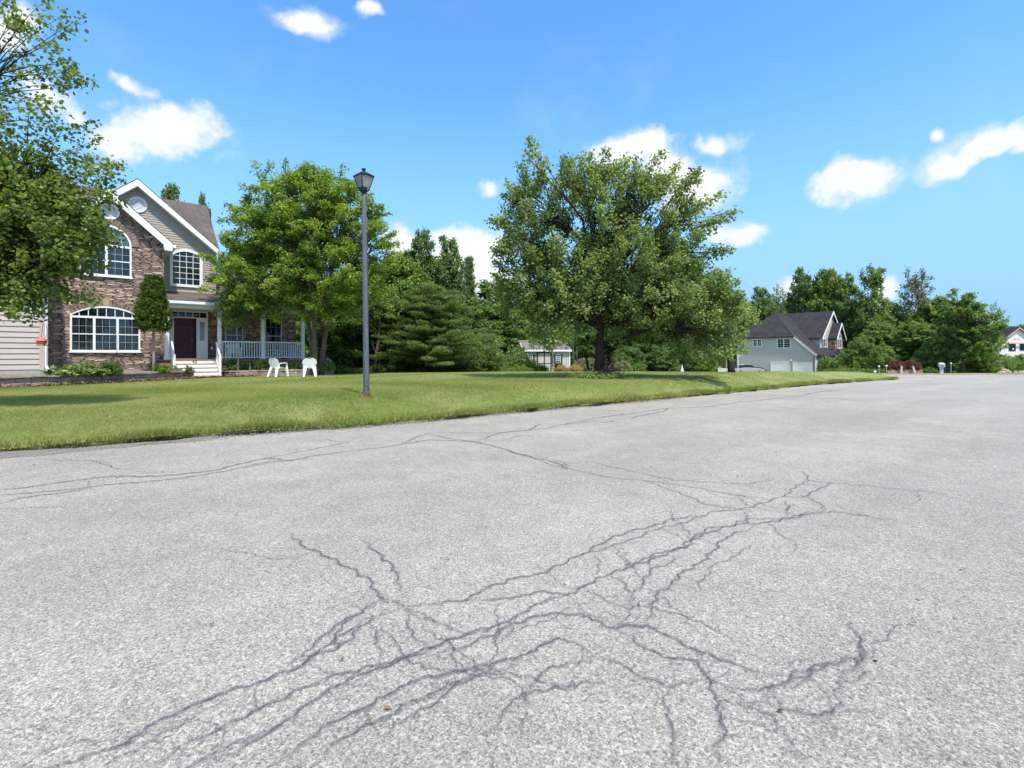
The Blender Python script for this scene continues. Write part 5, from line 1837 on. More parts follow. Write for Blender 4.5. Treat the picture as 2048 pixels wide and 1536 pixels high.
rf.lathe([(.042, z1 + .11), (.042, z1 + .155), (.06, z1 + .158), (.062, z1 + .17), (.0, z1 + .178)], 14)
rf.build('lantern_roof', M['lampblack'], HD_)
MB().lathe([(.002, 0), (.012, .002), (.012, .01), (.004, .016)], 10).build('sensor', M['globe'], HD_, loc=(.045, -.112, .10), rot=(R(90), 0, R(20)))
HD_.scale = (.76, .76, hh / .543)


# ------------------------------------------------------------------ lawn chairs
def resin_chair(label, grp):
    t = empty('lawn_chair', (0, 0, 0))
    tag(t, label, 'chair', grp)
    # front of the chair faces -y
    n = 9
    bk = MB()
    def back_pt(u, z):                       # curved back shell
        y = .20 + .10 * (z - .40) / .44 - .28 * u * u
        return (u, y, z)
    slots = []
    rows_ = [(.40, .22), (.47, .225), (.54, .24), (.60, .285), (.66, .30), (.71, .295), (.76, .27), (.80, .225), (.83, .165), (.85, .085)]
    g = [[back_pt(wd * (2 * i / n - 1), z) for i in range(n + 1)] for z, wd in rows_]
    b0 = len(bk.v)
    for row in g: bk.v += row
    for row in g: bk.v += [(x, y + .018, z) for x, y, z in row]
    m_ = n + 1
    off = m_ * len(g)
    for j in range(len(g) - 1):
        for i in range(n):
            if j == 7 and 3 <= i <= 5: continue
            a = j * m_ + i
            bk.f += [(a, a + 1, a + m_ + 1, a + m_), (off + a, off + a + m_, off + a + m_ + 1, off + a + 1)]
    for j in range(len(g) - 1):
        for i in (0, n):
            a = j * m_ + i
            bk.f.append((a, a + m_, off + a + m_, off + a))
    for i in range(n):
        a = (len(g) - 1) * m_ + i
        bk.f += [(a, a + 1, off + a + 1, off + a), (i, off + i, off + i + 1, i + 1)]
    for z in (.50, .57, .64, .70):
        wd = .17
        for i in range(4):
            u0, u1 = wd * (i / 2 - 1), wd * ((i + 1) / 2 - 1)
            p0, p1 = back_pt(u0, z), back_pt(u1, z)
            bk.hexa([(p0[0], p0[1] - .008, z - .012), (p1[0], p1[1] - .008, z - .012), (p1[0], p1[1] - .001, z - .016), (p0[0], p0[1] - .001, z - .016),
                     (p0[0], p0[1] - .008, z + .012), (p1[0], p1[1] - .008, z + .012), (p1[0], p1[1] - .001, z + .016), (p0[0], p0[1] - .001, z + .016)])
    bk.build('backrest', M['plastic'], t)
    MB().hexa([(-.21, -.24, .385), (.21, -.24, .385), (.19, .20, .37), (-.19, .20, .37), (-.22, -.25, .415), (.22, -.25, .415), (.20, .20, .40), (-.20, .20, .40)]).box(-.22, .22, -.265, -.235, .34, .41).build('seat', M['plastic'], t, bevel=.01)
    for s in (-1, 1):
        arm = MB()
        pts = [(s * .25, .16, .60), (s * .275, .05, .625), (s * .28, -.1, .63), (s * .275, -.22, .62), (s * .262, -.27, .58)]
        for a, b in zip(pts[:-1], pts[1:]):
            a, b = Vector(a), Vector(b)
            wv = Vector((.040, 0, 0))
            up_ = Vector((0, 0, .016))
            arm.hexa([a - wv - up_, a + wv - up_, b + wv - up_, b - wv - up_, a - wv + up_, a + wv + up_, b + wv + up_, b - wv + up_])
        arm.build('armrest', M['plastic'], t)
        fl = MB()
        a, b = (s * .262, -.27), (s * .27, -.285)
        fl.hexa([(s * .29 - .034, -.33, 0), (s * .29 + .034, -.33, 0), (s * .29 + .034, -.26, 0), (s * .29 - .034, -.26, 0), (s * .245 - .065, -.285, .42), (s * .245 + .055, -.285, .42), (s * .245 + .055, -.20, .42), (s * .245 - .065, -.20, .42)])
        fl.hexa([(s * .245 - .04, -.285, .42), (s * .245 + .04, -.285, .42), (s * .245 + .04, -.235, .42), (s * .245 - .04, -.235, .42), (s * .262 - .028, -.285, .60), (s * .262 + .028, -.285, .60), (s * .262 + .028, -.25, .60), (s * .262 - .028, -.25, .60)])
        fl.build('leg', M['plastic'], t, bevel=.006)
        rl = MB()
        rl.hexa([(s * .25 - .038, .30, 0), (s * .25 + .038, .30, 0), (s * .25 + .038, .37, 0), (s * .25 - .038, .37, 0), (s * .17 - .08, .18, .46), (s * .17 + .07, .18, .46), (s * .17 + .07, .225, .46), (s * .17 - .08, .225, .46)])
        rl.build('leg', M['plastic'], t, bevel=.006)
    return t


D = 22.4
c1 = resin_chair('white plastic armchair on the lawn before the porch railing, farther from the grey trunk', 'white plastic lawn chairs')
p = at(556, D)
place(c1, (p.x, D, lawn_z(p.x, D)), R(157), .98, c1['label'], 'chair', 'white plastic lawn chairs')
c2 = copy_tree(c1)
p = at(619, D)
place(c2, (p.x, D, lawn_z(p.x, D)), R(203), .98, 'white plastic armchair on the lawn beside the grey tree trunk, turned the other way', 'chair', 'white plastic lawn chairs')
c3 = copy_tree(c1)
q = hw(1.95, -1.05)
place(c3, (q.x, q.y, 1.03), HROT + R(10), .95, 'white plastic armchair up on the porch behind the white railing', 'chair')
q = hw(4.78, -1.3, 1.03)
bx_ = empty('storage_box', q, HROT)
tag(bx_, 'pale grey-green box standing on the porch at its right end behind the railing', 'box')
MB().box(-.27, .27, -.2, .2, 0, .72).build('box_body', M['green_pale'], bx_, bevel=.01)
MB().box(-.29, .29, -.22, .22, .72, .78).build('lid', M['green_pale'], bx_, bevel=.01)
q = hw(3.75, -1.0, 1.03)
b_ = empty('patio_table', q, HROT)
tag(b_, 'small white table on the porch behind the middle of the railing', 'table')
MB().box(-.42, .42, -.25, .25, .44, .475).build('table_top', M['plastic'], b_, bevel=.01)
for sx in (-1, 1):
    for sy in (-1, 1):
        MB().box(sx * .37 - .02, sx * .37 + .02, sy * .2 - .02, sy * .2 + .02, 0, .44).build('leg', M['plastic'], b_)

# ------------------------------------------------------------------ small plants
def plant(name, P, axis, ln, nper, spread, L, Wd, mat, loc, seed, label, cat, group=None, flat=1, up=.5, shape='diamond', stemmat='bark_grey', stem_r=.006, droop=.2, root=None):
    """crown of leaves on thin stems that start at the plant's foot"""
    r = np.random.default_rng(seed)
    root = root or empty(name, (0, 0, 0))
    P, axis, ln = np.asarray(P, float), norm(np.asarray(axis, float)), np.asarray(ln, float)
    leaves('foliage', P, axis, ln, nper, spread, L, Wd, M[mat], root, r, flat=flat, up=up, shape=shape, droop=droop)
    mb = MB()
    for p, a, l in list(zip(P, axis, ln))[:60]:
        e = Vector(p) + Vector(a) * float(l)
        b = Vector((p[0] * .3, p[1] * .3, -.03))
        mb.tube([b, Vector(p), e], [stem_r * 1.6, stem_r, stem_r * .4], 3, cap=False)
    mb.build('stem', M[stemmat], root, fix=False)
    return place(root, loc, 0, 1, label, cat, group)


r6 = np.random.default_rng(77)


def dome(n, rx, ry, rz, r, z0=0.0, shell=.6):
    d = norm(r.normal(0, 1, (n, 3)))
    d[:, 2] = np.abs(d[:, 2])
    rad = (shell + (1 - shell) * r.random(n))[:, None]
    P = d * rad * np.array([rx, ry, rz])
    P[:, 2] += z0
    return P, d


# clipped arborvitae on a bare trunk
D = 21.6
b = at(307, D, 739)
t = empty('lollipop_arborvitae', (0, 0, 0))
zt0, zt1 = (739 - 660) / 1000 * D, (739 - 552) / 1000 * D
n = 620
h_ = r6.random(n)
zz = zt0 + (zt1 - zt0) * h_
rad = .78 * np.where(h_ < .22, .62 + .38 * (h_ / .22) ** .6, 1 - .66 * ((h_ - .22).clip(0) / .78) ** 1.25)
a = r6.uniform(0, 2 * PI, n)
rr = rad * (.72 + .28 * r6.random(n)) * (.93 + .10 * np.sin(3 * a + 5 * h_))
P = np.column_stack([np.cos(a) * rr * .82, np.sin(a) * rr * .82, zz])
A = np.column_stack([np.cos(a) * .7, np.sin(a) * .7, np.full(n, .75)])
inn = np.column_stack([r6.normal(0, .2, 260), r6.normal(0, .2, 260), r6.uniform(zt0 + .1, zt1 - .5, 260)])
P = np.vstack([P, inn])
A = norm(np.vstack([A, np.tile([0, 0, 1.0], (260, 1))]))
leaves('crown', P, A, np.full(len(P), .17), 42, .055, .085, .028, M['arbor'], t, r6, up=.3, droop=-.3)
mb = MB().tube([(0, 0, -.1), (.015, 0, .5), (-.01, .01, zt0 + .1), (0, 0, zt1 - .5)], [.07, .055, .045, .02], 8)
for i in range(12):
    q = r6.uniform(0, 6.28)
    z = zt0 + .05 + .09 * i
    mb.tube([(0, 0, z), (math.cos(q) * .5, math.sin(q) * .5, z + .3)], [.018, .006], 4)
mb.build('trunk', M['bark_pale'], t, fix=False, smooth=True)
place(t, (b.x, b.y, bz1(b.x, b.y) - .02), 0, 1, 'clipped evergreen with a tall oval crown on a bare thin trunk beside the front steps')

# small tree standing in front of the porch window
D = 23.9
b = at(475, D, 741)
lob = px_lobes(475, 741, D, [(466, 622, 26, 28), (488, 605, 24, 20), (452, 610, 14, 16), (505, 628, 12, 12, .6)])
t = make_tree('young_tree', lob, M['leaf_mid'], M['bark_pale'], 44, nclump=90, nper=70, L=.11, Wd=.06, clen=.3, spread=.12, trunk_r=.045, fork=1.5, trunk_top=2.7, nlimb=6, twig=.006)
place(t, (b.x, D, .40), 0, 1, 'young thin-stemmed tree with a small dark crown in front of the porch window')

# plants in the bed by the stone bay
for (px, py, D, w_, h_, lab, gp) in ((138, 744, 18.0, .62, .36, 'wide clump of pale-edged hosta leaves in the bed, left one of the pair', 'hosta clumps in the flower bed'),
                                     (178, 744, 18.5, .55, .34, 'hosta clump in the bed beneath the wide arched window', 'hosta clumps in the flower bed')):
    b = at(px, D)
    P, d = dome(70, w_, w_ * .7, h_ * .5, r6, .04, .3)
    plant('hosta_clump', P, d * [1, 1, .5] + [0, 0, .35], np.full(70, .2), 5, .05, .30, .11, 'leaf_hosta', (b.x, b.y, bz1(b.x, b.y)), 5 + px, lab, 'plant', gp, up=.9, shape='oval', stemmat='leaf_hosta', stem_r=.004, droop=.5)
b = at(222, 18.9)
P, d = dome(130, .30, .28, .50, r6, .05, .4)
plant('dark_shrub', P, d + [0, 0, .3], np.full(130, .12), 34, .05, .05, .034, 'leaf_dark', (b.x, b.y, bz1(b.x, b.y)), 8, 'small dark rounded shrub in the bed under the wide arched window', 'shrub')
b = at(322, 20.9)
P, d = dome(50, .30, .25, .22, r6, .03, .4)
plant('leafy_plant', P, d + [0, 0, .4], np.full(50, .12), 16, .05, .08, .045, 'leaf_bright', (b.x, b.y, bz1(b.x, b.y)), 9, 'bright green leafy plant at the foot of the left stair rail', 'plant', up=.8)
for px, D, lab in ((350, 21.6, 'small green plant against the lowest steps, left one'), (378, 21.9, 'small green plant poking up in front of the second step')):
    b = at(px, D)
    P, d = dome(26, .20, .14, .24, r6, .03, .4)
    plant('bed_plant', P, d + [0, 0, .6], np.full(26, .12), 10, .04, .08, .04, 'leaf_weed', (b.x, b.y, lawn_z(b.x, b.y) + .25), 10 + px, lab, 'plant', up=.7)
for i, (px, w_, h_, mt, lab) in enumerate(((470, .55, .50, 'leaf_mid', 'dark leafy clump beside the right stair rail under the railing'), (498, .45, .36, 'leaf_mid', 'low green clump under the railing left of the lattice'),
                                          (530, .36, .55, 'leaf_mid', 'taller dark plant with pale flowers under the middle porch post'), (584, .50, .26, 'leaf_weed', 'low green plant under the railing between the two lawn chairs'),
                                          (655, .35, .36, 'leaf_mid', 'dark plant beyond the grey trunk at the end of the low wall'))):
    b = at(px, 24.5)
    P, d = dome(70, w_, w_ * .6, h_, r6, .03, .35)
    plant('bed_plant', P, d + [0, 0, .5], np.full(70, .14), 18, .06, .10, .045, mt, (b.x, b.y, lawn_z(b.x, b.y) + .24), 30 + px, lab, 'plant', up=.7)
b = at(655, 24.3)
P, d = dome(9, .22, .15, .45, r6, .12, .7)
plant('white_flowers', P, d + [0, 0, .5], np.full(9, .08), 14, .035, .08, .05, 'flower', (b.x, b.y, lawn_z(b.x, b.y) + .26), 91, 'white flower heads by the end of the low wall next to the grey trunk', 'flowers', up=.7)

# wooden tub, garden hooks, feeder, stakes
b = at(331, 21.9)
tb = empty('wooden_planter', (b.x, b.y, bz1(b.x, b.y)), HROT)
tag(tb, 'square brown wooden planter box beside the left porch post', 'planter')
m = MB()
for sx in (-1, 1):
    m.box(sx * .2 - .015, sx * .2 + .015, -.2, .2, 0, .36).box(-.185, .185, sx * .2 - .015, sx * .2 + .015, 0, .36)
m.build('box_sides', M['skirt'], tb)
MB().box(-.18, .18, -.18, .18, .02, .3).build('soil', M['mulch'], tb)


def hook(px, D, top_py, label, drop, back):
    b = at(px, D)
    z = bz1(b.x, b.y)
    hgt = CAMZ + (710 - top_py) / 1000 * D - z
    t = empty('garden_hook', (b.x, b.y, z), R(20))
    tag(t, label, 'garden hook')
    pts = [(0, 0, -.1), (0, 0, hgt - .18)]
    for i in range(9):
        a_ = PI * i / 8
        pts.append((back * (1 - math.cos(a_)) / 2, 0, hgt - .16 + .16 * math.sin(a_)))
    pts.append((back * 1.0, 0, hgt - .16 - drop))
    pts.append((back * 1.15, 0, hgt - .15 - drop))
    MB().tube(pts, .008, 5).build('rod', M['black'], t)
    MB().tube([(0, 0, hgt * .62), (back * .35, 0, hgt * .72), (back * .2, 0, hgt * .8)], .006, 4).build('scroll', M['black'], t)
    return b, z, hgt


b, z, hgt = hook(94, 16.9, 648, 'thin dark shepherd hook by the white downspout holding the red-roofed feeder', .12, -.13)
hk = Vector((b.x - .15 * math.cos(R(20)), b.y - .15 * math.sin(R(20)), z + hgt - .32))
f = empty('bird_feeder', hk - Vector((0, 0, .42)), R(20))
tag(f, 'small hanging bird feeder with a red roof and amber body near the white downspout', 'bird feeder')
MB().hexa([(-.085, -.085, .02), (.085, -.085, .02), (.085, .085, .02), (-.085, .085, .02), (-.10, -.10, .17), (.10, -.10, .17), (.10, .10, .17), (-.10, .10, .17)]).build('feeder_body', M['feedwood'], f)
MB().box(-.12, .12, -.12, .12, 0, .02).build('tray', M['feedwood'], f)
MB().hexa([(-.15, -.15, .17), (.15, -.15, .17), (.15, .15, .17), (-.15, .15, .17), (-.05, -.05, .27), (.05, -.05, .27), (.05, .05, .27), (-.05, .05, .27)]).build('feeder_roof', M['red'], f)
MB().tube([(0, 0, .26), (0, 0, .43)], .004, 4).build('wire', M['black'], f)
hook(234, 18.4, 668, 'curly dark metal garden hook in front of the wide arched window', .05, -.15)
b = at(500, 23.9)
f = empty('garden_stake', (b.x, b.y, lawn_z(b.x, b.y) + .22))
tag(f, 'thin grey stake with a small dark cap in the bed below the porch railing', 'garden light')
MB().tube([(0, 0, 0), (0, 0, .36)], .014, 6).build('stake', M['grey'], f)
MB().lathe([(.03, .34), (.075, .36), (.06, .40), (.0, .42)], 12).build('cap', M['black'], f)

# dead leaves along the foot of the block wall
n = 1300
wp = np.array(wl + [tuple(hw(-.35, -3.5).xy), tuple(hw(1.2, -3.15).xy), tuple(at(480, 23.1).xy), tuple(at(515, 23.3).xy)])
cum = np.concatenate([[0], np.cumsum(np.hypot(*np.diff(wp, axis=0).T))])
q = r6.beta(2.0, 1.2, n) * cum[-1]
px_ = np.interp(q, cum, wp[:, 0]) + .10 + np.abs(r6.normal(0, .14, n))
py_ = np.interp(q, cum, wp[:, 1]) - .08 - np.abs(r6.normal(0, .16, n))
Pq = np.column_stack([px_, py_, lawn_zs(np.column_stack([px_, py_])) + .02 + np.abs(r6.normal(0, .015, n))])
t = leaves('leaf_litter', Pq, np.tile([0, 0, 1.0], (n, 1)), np.full(n, .01), 3, .045, .085, .055, M['litter'], None, r6, up=.7)
tag(t, 'brown dead leaves and cut stems drifted along the foot of the block wall', 'leaf litter', kind='stuff')

# ivy and brush round the foot of the big tree, and the small stem beside it
D = 18.6
b = at(1196, D)
n = 420
Pq = np.column_stack([b.x + r6.normal(0, .42, n), D + r6.normal(0, .35, n)])
Pq = np.column_stack([Pq, lawn_zs(Pq) + np.abs(r6.normal(0, .07, n))])
t = leaves('ground_ivy', Pq, np.tile([0, 0, 1.0], (n, 1)), np.full(n, .08), 9, .06, .08, .06, M['leaf_pear'], None, r6, up=.8)
tag(t, 'dark ivy and weeds in a low mat round the foot of the big tree', 'ivy', kind='stuff')
b = at(1222, 18.7)
P, d = dome(26, .20, .16, .62, r6, .05, .4)
plant('brown_brush', P, d + [0, 0, 1.0], np.full(26, .3), 14, .06, .11, .035, 'litter', (b.x, b.y, lawn_z(b.x, b.y)), 71, 'clump of brown withered brush against the right side of the big trunk', 'shrub', up=.1)
D = 19.4
b = at(1178, D)
t = empty('crooked_sapling', (b.x, D, lawn_z(b.x, D)))
tag(t, 'crooked thin sapling leaning beside the left of the big dark trunk', 'sapling')
MB().tube([(0, 0, -.1), (-.03, 0, .35), (-.10, 0, .70), (-.13, 0, .95), (-.32, 0, 1.15)], [.055, .045, .038, .03, .012], 7).tube([(-.13, 0, .92), (-.02, 0, 1.12), (.06, 0, 1.3)], [.025, .018, .008], 5).build('trunk', M['bark_dark'], t, smooth=True)
P = np.array([(-.35, 0, 1.2), (-.2, 0, 1.25), (.05, 0, 1.3), (-.5, .1, 1.2)])
leaves('crown', P, norm(r6.normal(0, 1, (4, 3)) + [0, 0, .6]), np.full(4, .25), 40, .09, .08, .05, M['leaf_mid'], t, r6)

# ------------------------------------------------------------------ garden shed
D = 45
b = at(1048, D)
SR = R(13)
sz = -.42
sh = empty('garden_shed', (b.x, D, sz), SR)
tag(sh, 'small pale grey garden shed with dark shutters at the edge of the woods', 'shed')
ZO[0] = 0
SW, SD, SH = 4.35, 2.7, 2.15
MB().box(0, SW, .02, SD, 0, SH).prism([(.02, SH), (SD, SH), (SD / 2, SH + .78)], .0, SW, axis='x').build('wall', M['shed'], sh)
g = MB()
for i in range(28):
    u = .02 + i * SW / 28
    g.box(u, u + .012, .006, .02, .05, SH)
g.build('board_joints', M['grey'], sh)
rm = MB()
slab(rm, (-.12, -.22, SH - .03), (SW + .12, -.22, SH - .03), (SW + .12, SD / 2, SH + .88), (-.12, SD / 2, SH + .88), .07)
slab(rm, (-.12, SD / 2, SH + .88), (SW + .12, SD / 2, SH + .88), (SW + .12, SD + .22, SH - .03), (-.12, SD + .22, SH - .03), .07)
rm.build('roof', M['shedroof'], sh)
MB().box(-.12, SW + .12, -.25, -.22, SH - .16, SH - .02).build('fascia', M['white'], sh)
rake(MB(), SD / 2, SH + .87, SD / 2 + .24, SH - .05, -.16, -.12, .14, 'x').build('barge_board', M['white'], sh)
MB().box(-.03, .07, -.012, .0, 0, SH - .03).box(SW - .07, SW + .03, -.012, .0, 0, SH - .03).build('corner_trim', M['white'], sh)
for u in (.38, 3.0):
    window(sh, .02, u + .0, u + .44, .92, 1.72, 0, fw=.05, cols=2, rows=2, sash=True, depth=.05, frame='white', glass='glass_dark', shutters=.18, muntin=.035)
    MB().box(u - .05, u + .49, -.16, .015, .74, .88).build('window_box', M['shutter'], sh)
dm = MB().box(1.20, 1.32, -.03, .018, 0, 1.92).box(2.48, 2.60, -.03, .018, 0, 1.92).box(1.20, 2.60, -.032, .018, 1.84, 1.97).box(1.86, 1.96, -.025, .018, 0, 1.84).box(1.32, 1.86, -.02, .018, .86, .93).box(1.96, 2.48, -.02, .018, .86, .93)
dm.build('door_frame', M['shutter'], sh)
for a_, b_ in ((1.33, 1.85), (1.97, 2.47)):
    MB().box(a_, b_, -.008, .018, .03, .85).box(a_, b_, -.008, .018, .94, 1.83).build('door', M['shed'], sh)

# plants round the shed
def shedplant(name, px, D, w_, h_, mat, label, n=80, L=.14, Wd=.05, up=.7, spread=.09, cat='plant', group=None, z=None, shape='diamond', nper=22):
    b = at(px, D)
    P, d = dome(n, w_, w_ * .6, h_, r6, .05, .3)
    return plant(name, P, d + [0, 0, .7], np.full(n, .22), nper, spread, L, Wd, mat, (b.x, b.y, lawn_z(b.x, b.y) if z is None else z), px, label, cat, group, up=up, shape=shape)


shedplant('leafy_perennial', 1058, 42.5, .85, .55, 'leaf_bright', 'bright yellow-green plant at the shed wall under its left window', 110)
shedplant('leafy_perennial', 1082, 42.8, .65, .42, 'leaf_bright', 'bright yellow-green plant in front of the shed doors', 90)
shedplant('leafy_perennial', 1118, 42.4, .45, .75, 'leaf_weed', 'tall green plant beside the right shed window', 70)
shedplant('dry_grass_clump', 1025, 42.2, .75, .42, 'dryblade', 'golden dry grass clump left of the bright plant at the shed corner', 120, .3, .02, .1, group='golden dry grasses by the shed')
shedplant('dry_grass_clump', 1122, 41.8, .55, .35, 'dryblade', 'golden dry grass clump below the right shed window', 90, .3, .02, .1, group='golden dry grasses by the shed')
shedplant('dry_grass_clump', 1150, 42.2, .65, .36, 'dryblade', 'golden dry grass clump between the shed and the big trunk', 90, .3, .02, .1, group='golden dry grasses by the shed')
shedplant('dry_grass_clump', 1010, 41.8, .7, .22, 'flower', 'low greyish seeding grass left of the shed corner', 80, .2, .02, .1)
for i, (px, lab) in enumerate(((1165, 'pinkish seeding weeds behind the crooked sapling'), (1185, 'pinkish seeding weeds just left of the big trunk'), (1240, 'pinkish seeding weeds right of the big trunk'))):
    t = shedplant('seeding_weeds', px, 46, 1.0, 1.0 if i < 2 else .7, 'leaf_weed', lab, 90, .2, .05, group='pinkish seeding weeds by the woods')
    P, d = dome(60, 1.0, .6, 1.1 if i < 2 else .8, r6, .1, .9)
    leaves('seedheads', P, norm(d + [0, 0, 1]), np.full(60, .2), 18, .08, .10, .05, M['flower'], t, r6)
shedplant('seeding_weeds', 1270, 47, 1.2, .55, 'leaf_weed', 'green and grey weeds right of the pinkish weeds', 90, .2, .05)
# pale forked tree in front of the shed and the thin trunks beside it
D = 41.5
b = at(1104, D)
lob = px_lobes(1104, 747, D, [(1085, 685, 30, 14), (1120, 678, 26, 16), (1100, 665, 28, 14)])
t = make_tree('forked_tree', lob, M['leaf_mid'], M['bark_pale'], 61, nclump=60, nper=60, L=.16, Wd=.12, clen=.5, spread=.22, trunk_r=.16, fork=1.2, trunk_top=2.0, nlimb=5, twig=.02)
place(t, (b.x, D, lawn_z(b.x, D)), 0, 1, 'small pale-barked tree forking in front of the shed')
for px, lab in ((1146, 'pale bare trunk at the right corner of the shed'), (1153, 'thinner pale trunk just right of the shed corner')):
    D = 47
    b = at(px, D)
    t = empty('slender_tree', (b.x, D, lawn_z(b.x, D)))
    tag(t, lab, 'tree', 'slender trunks beside the shed')
    MB().tube([(0, 0, -.1), (.05, 0, 1.4), (-.03, 0, 3), (.04, 0, 5)], [.11, .09, .08, .04] if px == 1146 else [.06, .05, .045, .02], 7).build('trunk', M['bark_pale'], t, smooth=True)
    P = r6.normal(0, .8, (50, 3)) + [0, 0, 5.0]
    leaves('crown', P, norm(P - [0, 0, 4.4]), np.full(50, .5), 40, .2, .2, .14, M['leaf_dark'], t, r6)

# white garden post, low white wall, vehicles near the grey house
D = 50
b = at(1364, D)
t = empty('garden_obelisk', (b.x, D, lawn_z(b.x, D)))
tag(t, 'small white tapering post standing alone at the far edge of the lawn', 'garden ornament')
MB().box(-.18, .18, -.18, .18, 0, .12).build('foot', M['greywhite'], t)
MB().hexa([(-.14, -.14, .12), (.14, -.14, .12), (.14, .14, .12), (-.14, .14, .12), (-.05, -.05, .58), (.05, -.05, .58), (.05, .05, .58), (-.05, .05, .58)]).lathe([(.03, .575), (.07, .62), (.06, .68), (.0, .72)], 10).build('shaft', M['greywhite'], t)

# ------------------------------------------------------------------ the grey house
GN = math.hypot(850, 1000)
GX = (850 / GN, -1000 / GN)
GY = (1000 / GN, 850 / GN)
GO = (.607 * 80, 80.0)
GZ = -1.88


def gw(x, y, z=0): return Vector((GO[0] + x * GX[0] + y * GY[0], GO[1] + x * GX[1] + y * GY[1], z))


ZO[0] = GZ
G = empty('grey_sided_house', (GO[0], GO[1], GZ), math.atan2(GX[1], GX[0]))
tag(G, 'grey-sided house with a charcoal roof, white double garage and a small stone front gable', 'house')
part(MB().prism([(-12.6, GZ), (0, GZ), (0, 1.45), (-3.2, 4.27), (-12.6, 4.27)], .03, 5.4), 'garage_wing', 'siding_grey', G)
part(laps(lambda z: -12.6, lambda z: min(0, (1.5 - z) / .866) if z > 1.5 else 0, GZ + .3, 4.25, .03, .20, .02), 'side_siding', 'siding_grey', G, fix=False)
part(laps(lambda z: .02, lambda z: 8.9, GZ + .3, 1.45, 0, .20, .02, ax='x', sg=1), 'front_siding', 'siding_grey', G, fix=False)
part(MB().box(-12.6, -.01, 5.41, 15.4, GZ, 1.3).box(-12.6, -1.05, 5.41, 15.38, 1.31, 4.2), 'wall', 'siding_grey', G)
part(MB().box(-.08, .04, -.02, .10, GZ, 1.42).box(-12.66, -12.54, -.02, .1, GZ, 4.2), 'corner_trim', 'white', G)
part(MB().tube([(-.20, -.06, 1.35), (-.20, -.06, GZ)], .055, 6), 'downspout', 'gutter_dark', G)
# roofs
rm = MB()
slab(rm, (-12.9, -.25, 4.32), (-3.05, -.25, 4.32), (-8.1, 4.95, 8.75), (-8.25, 4.95, 8.75), .14)        # south plane
slab(rm, (.28, -.30, 1.34), (.28, 9.0, 1.34), (-8.1, 9.0, 8.72), (-8.1, 4.95, 8.72), .12)          # east plane, behind the hip
slab(rm, (.28, -.30, 1.34), (-3.05, -.25, 4.30), (-8.1, 4.95, 8.74), (.28, 4.95, 1.34), .12)
slab(rm, (-12.9, -.25, 4.32), (-8.25, 4.95, 8.75), (-8.25, 12, 8.75), (-12.9, 12, 4.32), .14)
part(rm, 'garage_roof', 'slate', G)
part(MB().tube([(.28, -.30, 1.36), (-3.05, -.27, 4.34), (-8.1, 4.95, 8.78)], .07, 5), 'hip_cap', 'gutter_dark', G)
part(MB().prism([(.34, 1.33), (.34, 1.13), (-.02, 1.13), (-.02, 1.22), (-3.12, 4.0), (-3.12, 4.27)], -.33, -.22), 'barge_board', 'white', G)
part(MB().box(-12.9, -3.1, -.33, -.24, 4.14, 4.20), 'eave_trim', 'gutter_dark', G)
part(MB().box(-.02, .36, -.28, 8.9, 1.12, 1.19).box(.30, .40, -.30, 8.95, 1.19, 1.33), 'front_gutter', 'gutter_dark', G)
# upper gable block
uc, uz = 10.35, 8.95
part(MB().prism([(5.3, .5), (15.4, .5), (15.4, 4.3), (uc, uz - .18), (5.3, 4.3)], -9, -1.0, axis='x'), 'upper_wall', 'siding_grey', G)
part(laps(lambda z: max(5.3, uc - (uz - .2 - z) / .905), lambda z: 9.0, 2.3, 8.6, -1.0, .2, .02, ax='x', sg=1), 'gable_siding', 'siding_grey', G, fix=False)
part(MB().box(-1.1, -.96, 5.22, 5.34, 2.1, 4.25).box(-1.02, -.955, 5.3, 8.9, 2.2, 2.32), 'upper_trim', 'white', G)
rm = MB()
slab(rm, (-.6, 5.0, 4.12), (-.6, uc, uz), (-9, uc, uz), (-9, 5.0, 4.12), .14)
slab(rm, (-.6, uc, uz), (-.6, 15.7, 4.12), (-9, 15.7, 4.12), (-9, uc, uz), .14)
part(rm, 'main_roof', 'slate', G)
part(rake(MB(), uc, uz - .03, 5.36, 4.08, -.62, -.54, .34, 'x'), 'gable_barge_board', 'white', G)
part(MB().prism([(5.0, 4.0), (uc, uz - .2), (uc, uz - .28), (5.0, 3.92)], -.96, -.62, axis='x'), 'gable_soffit', 'white', G)
# stone bay
bc = 11.0
part(MB().prism([(8.95, GZ), (13.0, GZ), (13.0, 4.3), (bc, 6.7), (8.95, 4.3)], -1.0, .06, axis='x').box(-.5, .04, 7.3, 8.95, GZ, 1.3), 'stone_bay', 'stone2', G)
rm = MB()
slab(rm, (.45, 8.7, 4.1), (.45, bc, 6.85), (-4.0, bc, 6.85), (-2.0, 8.7, 4.1), .12)
slab(rm, (.45, bc, 6.85), (.45, 13.3, 4.1), (-2.0, 13.3, 4.1), (-4.0, bc, 6.85), .12)
part(rm, 'bay_roof', 'slate', G)
part(rake(MB(), bc, 6.83, 2.36, 4.05, .44, .52, .3, 'x'), 'bay_barge_board', 'white', G)
window(G, .06, 10.1, 11.9, 2.35, 4.2, .9, fw=.12, mulls=(11.0,), bars=(4.0,), cols=2, rows=2, grid=False, ax='x', sg=1, depth=.1, glass='glass_dark', mw=.16, name='round_headed_window')
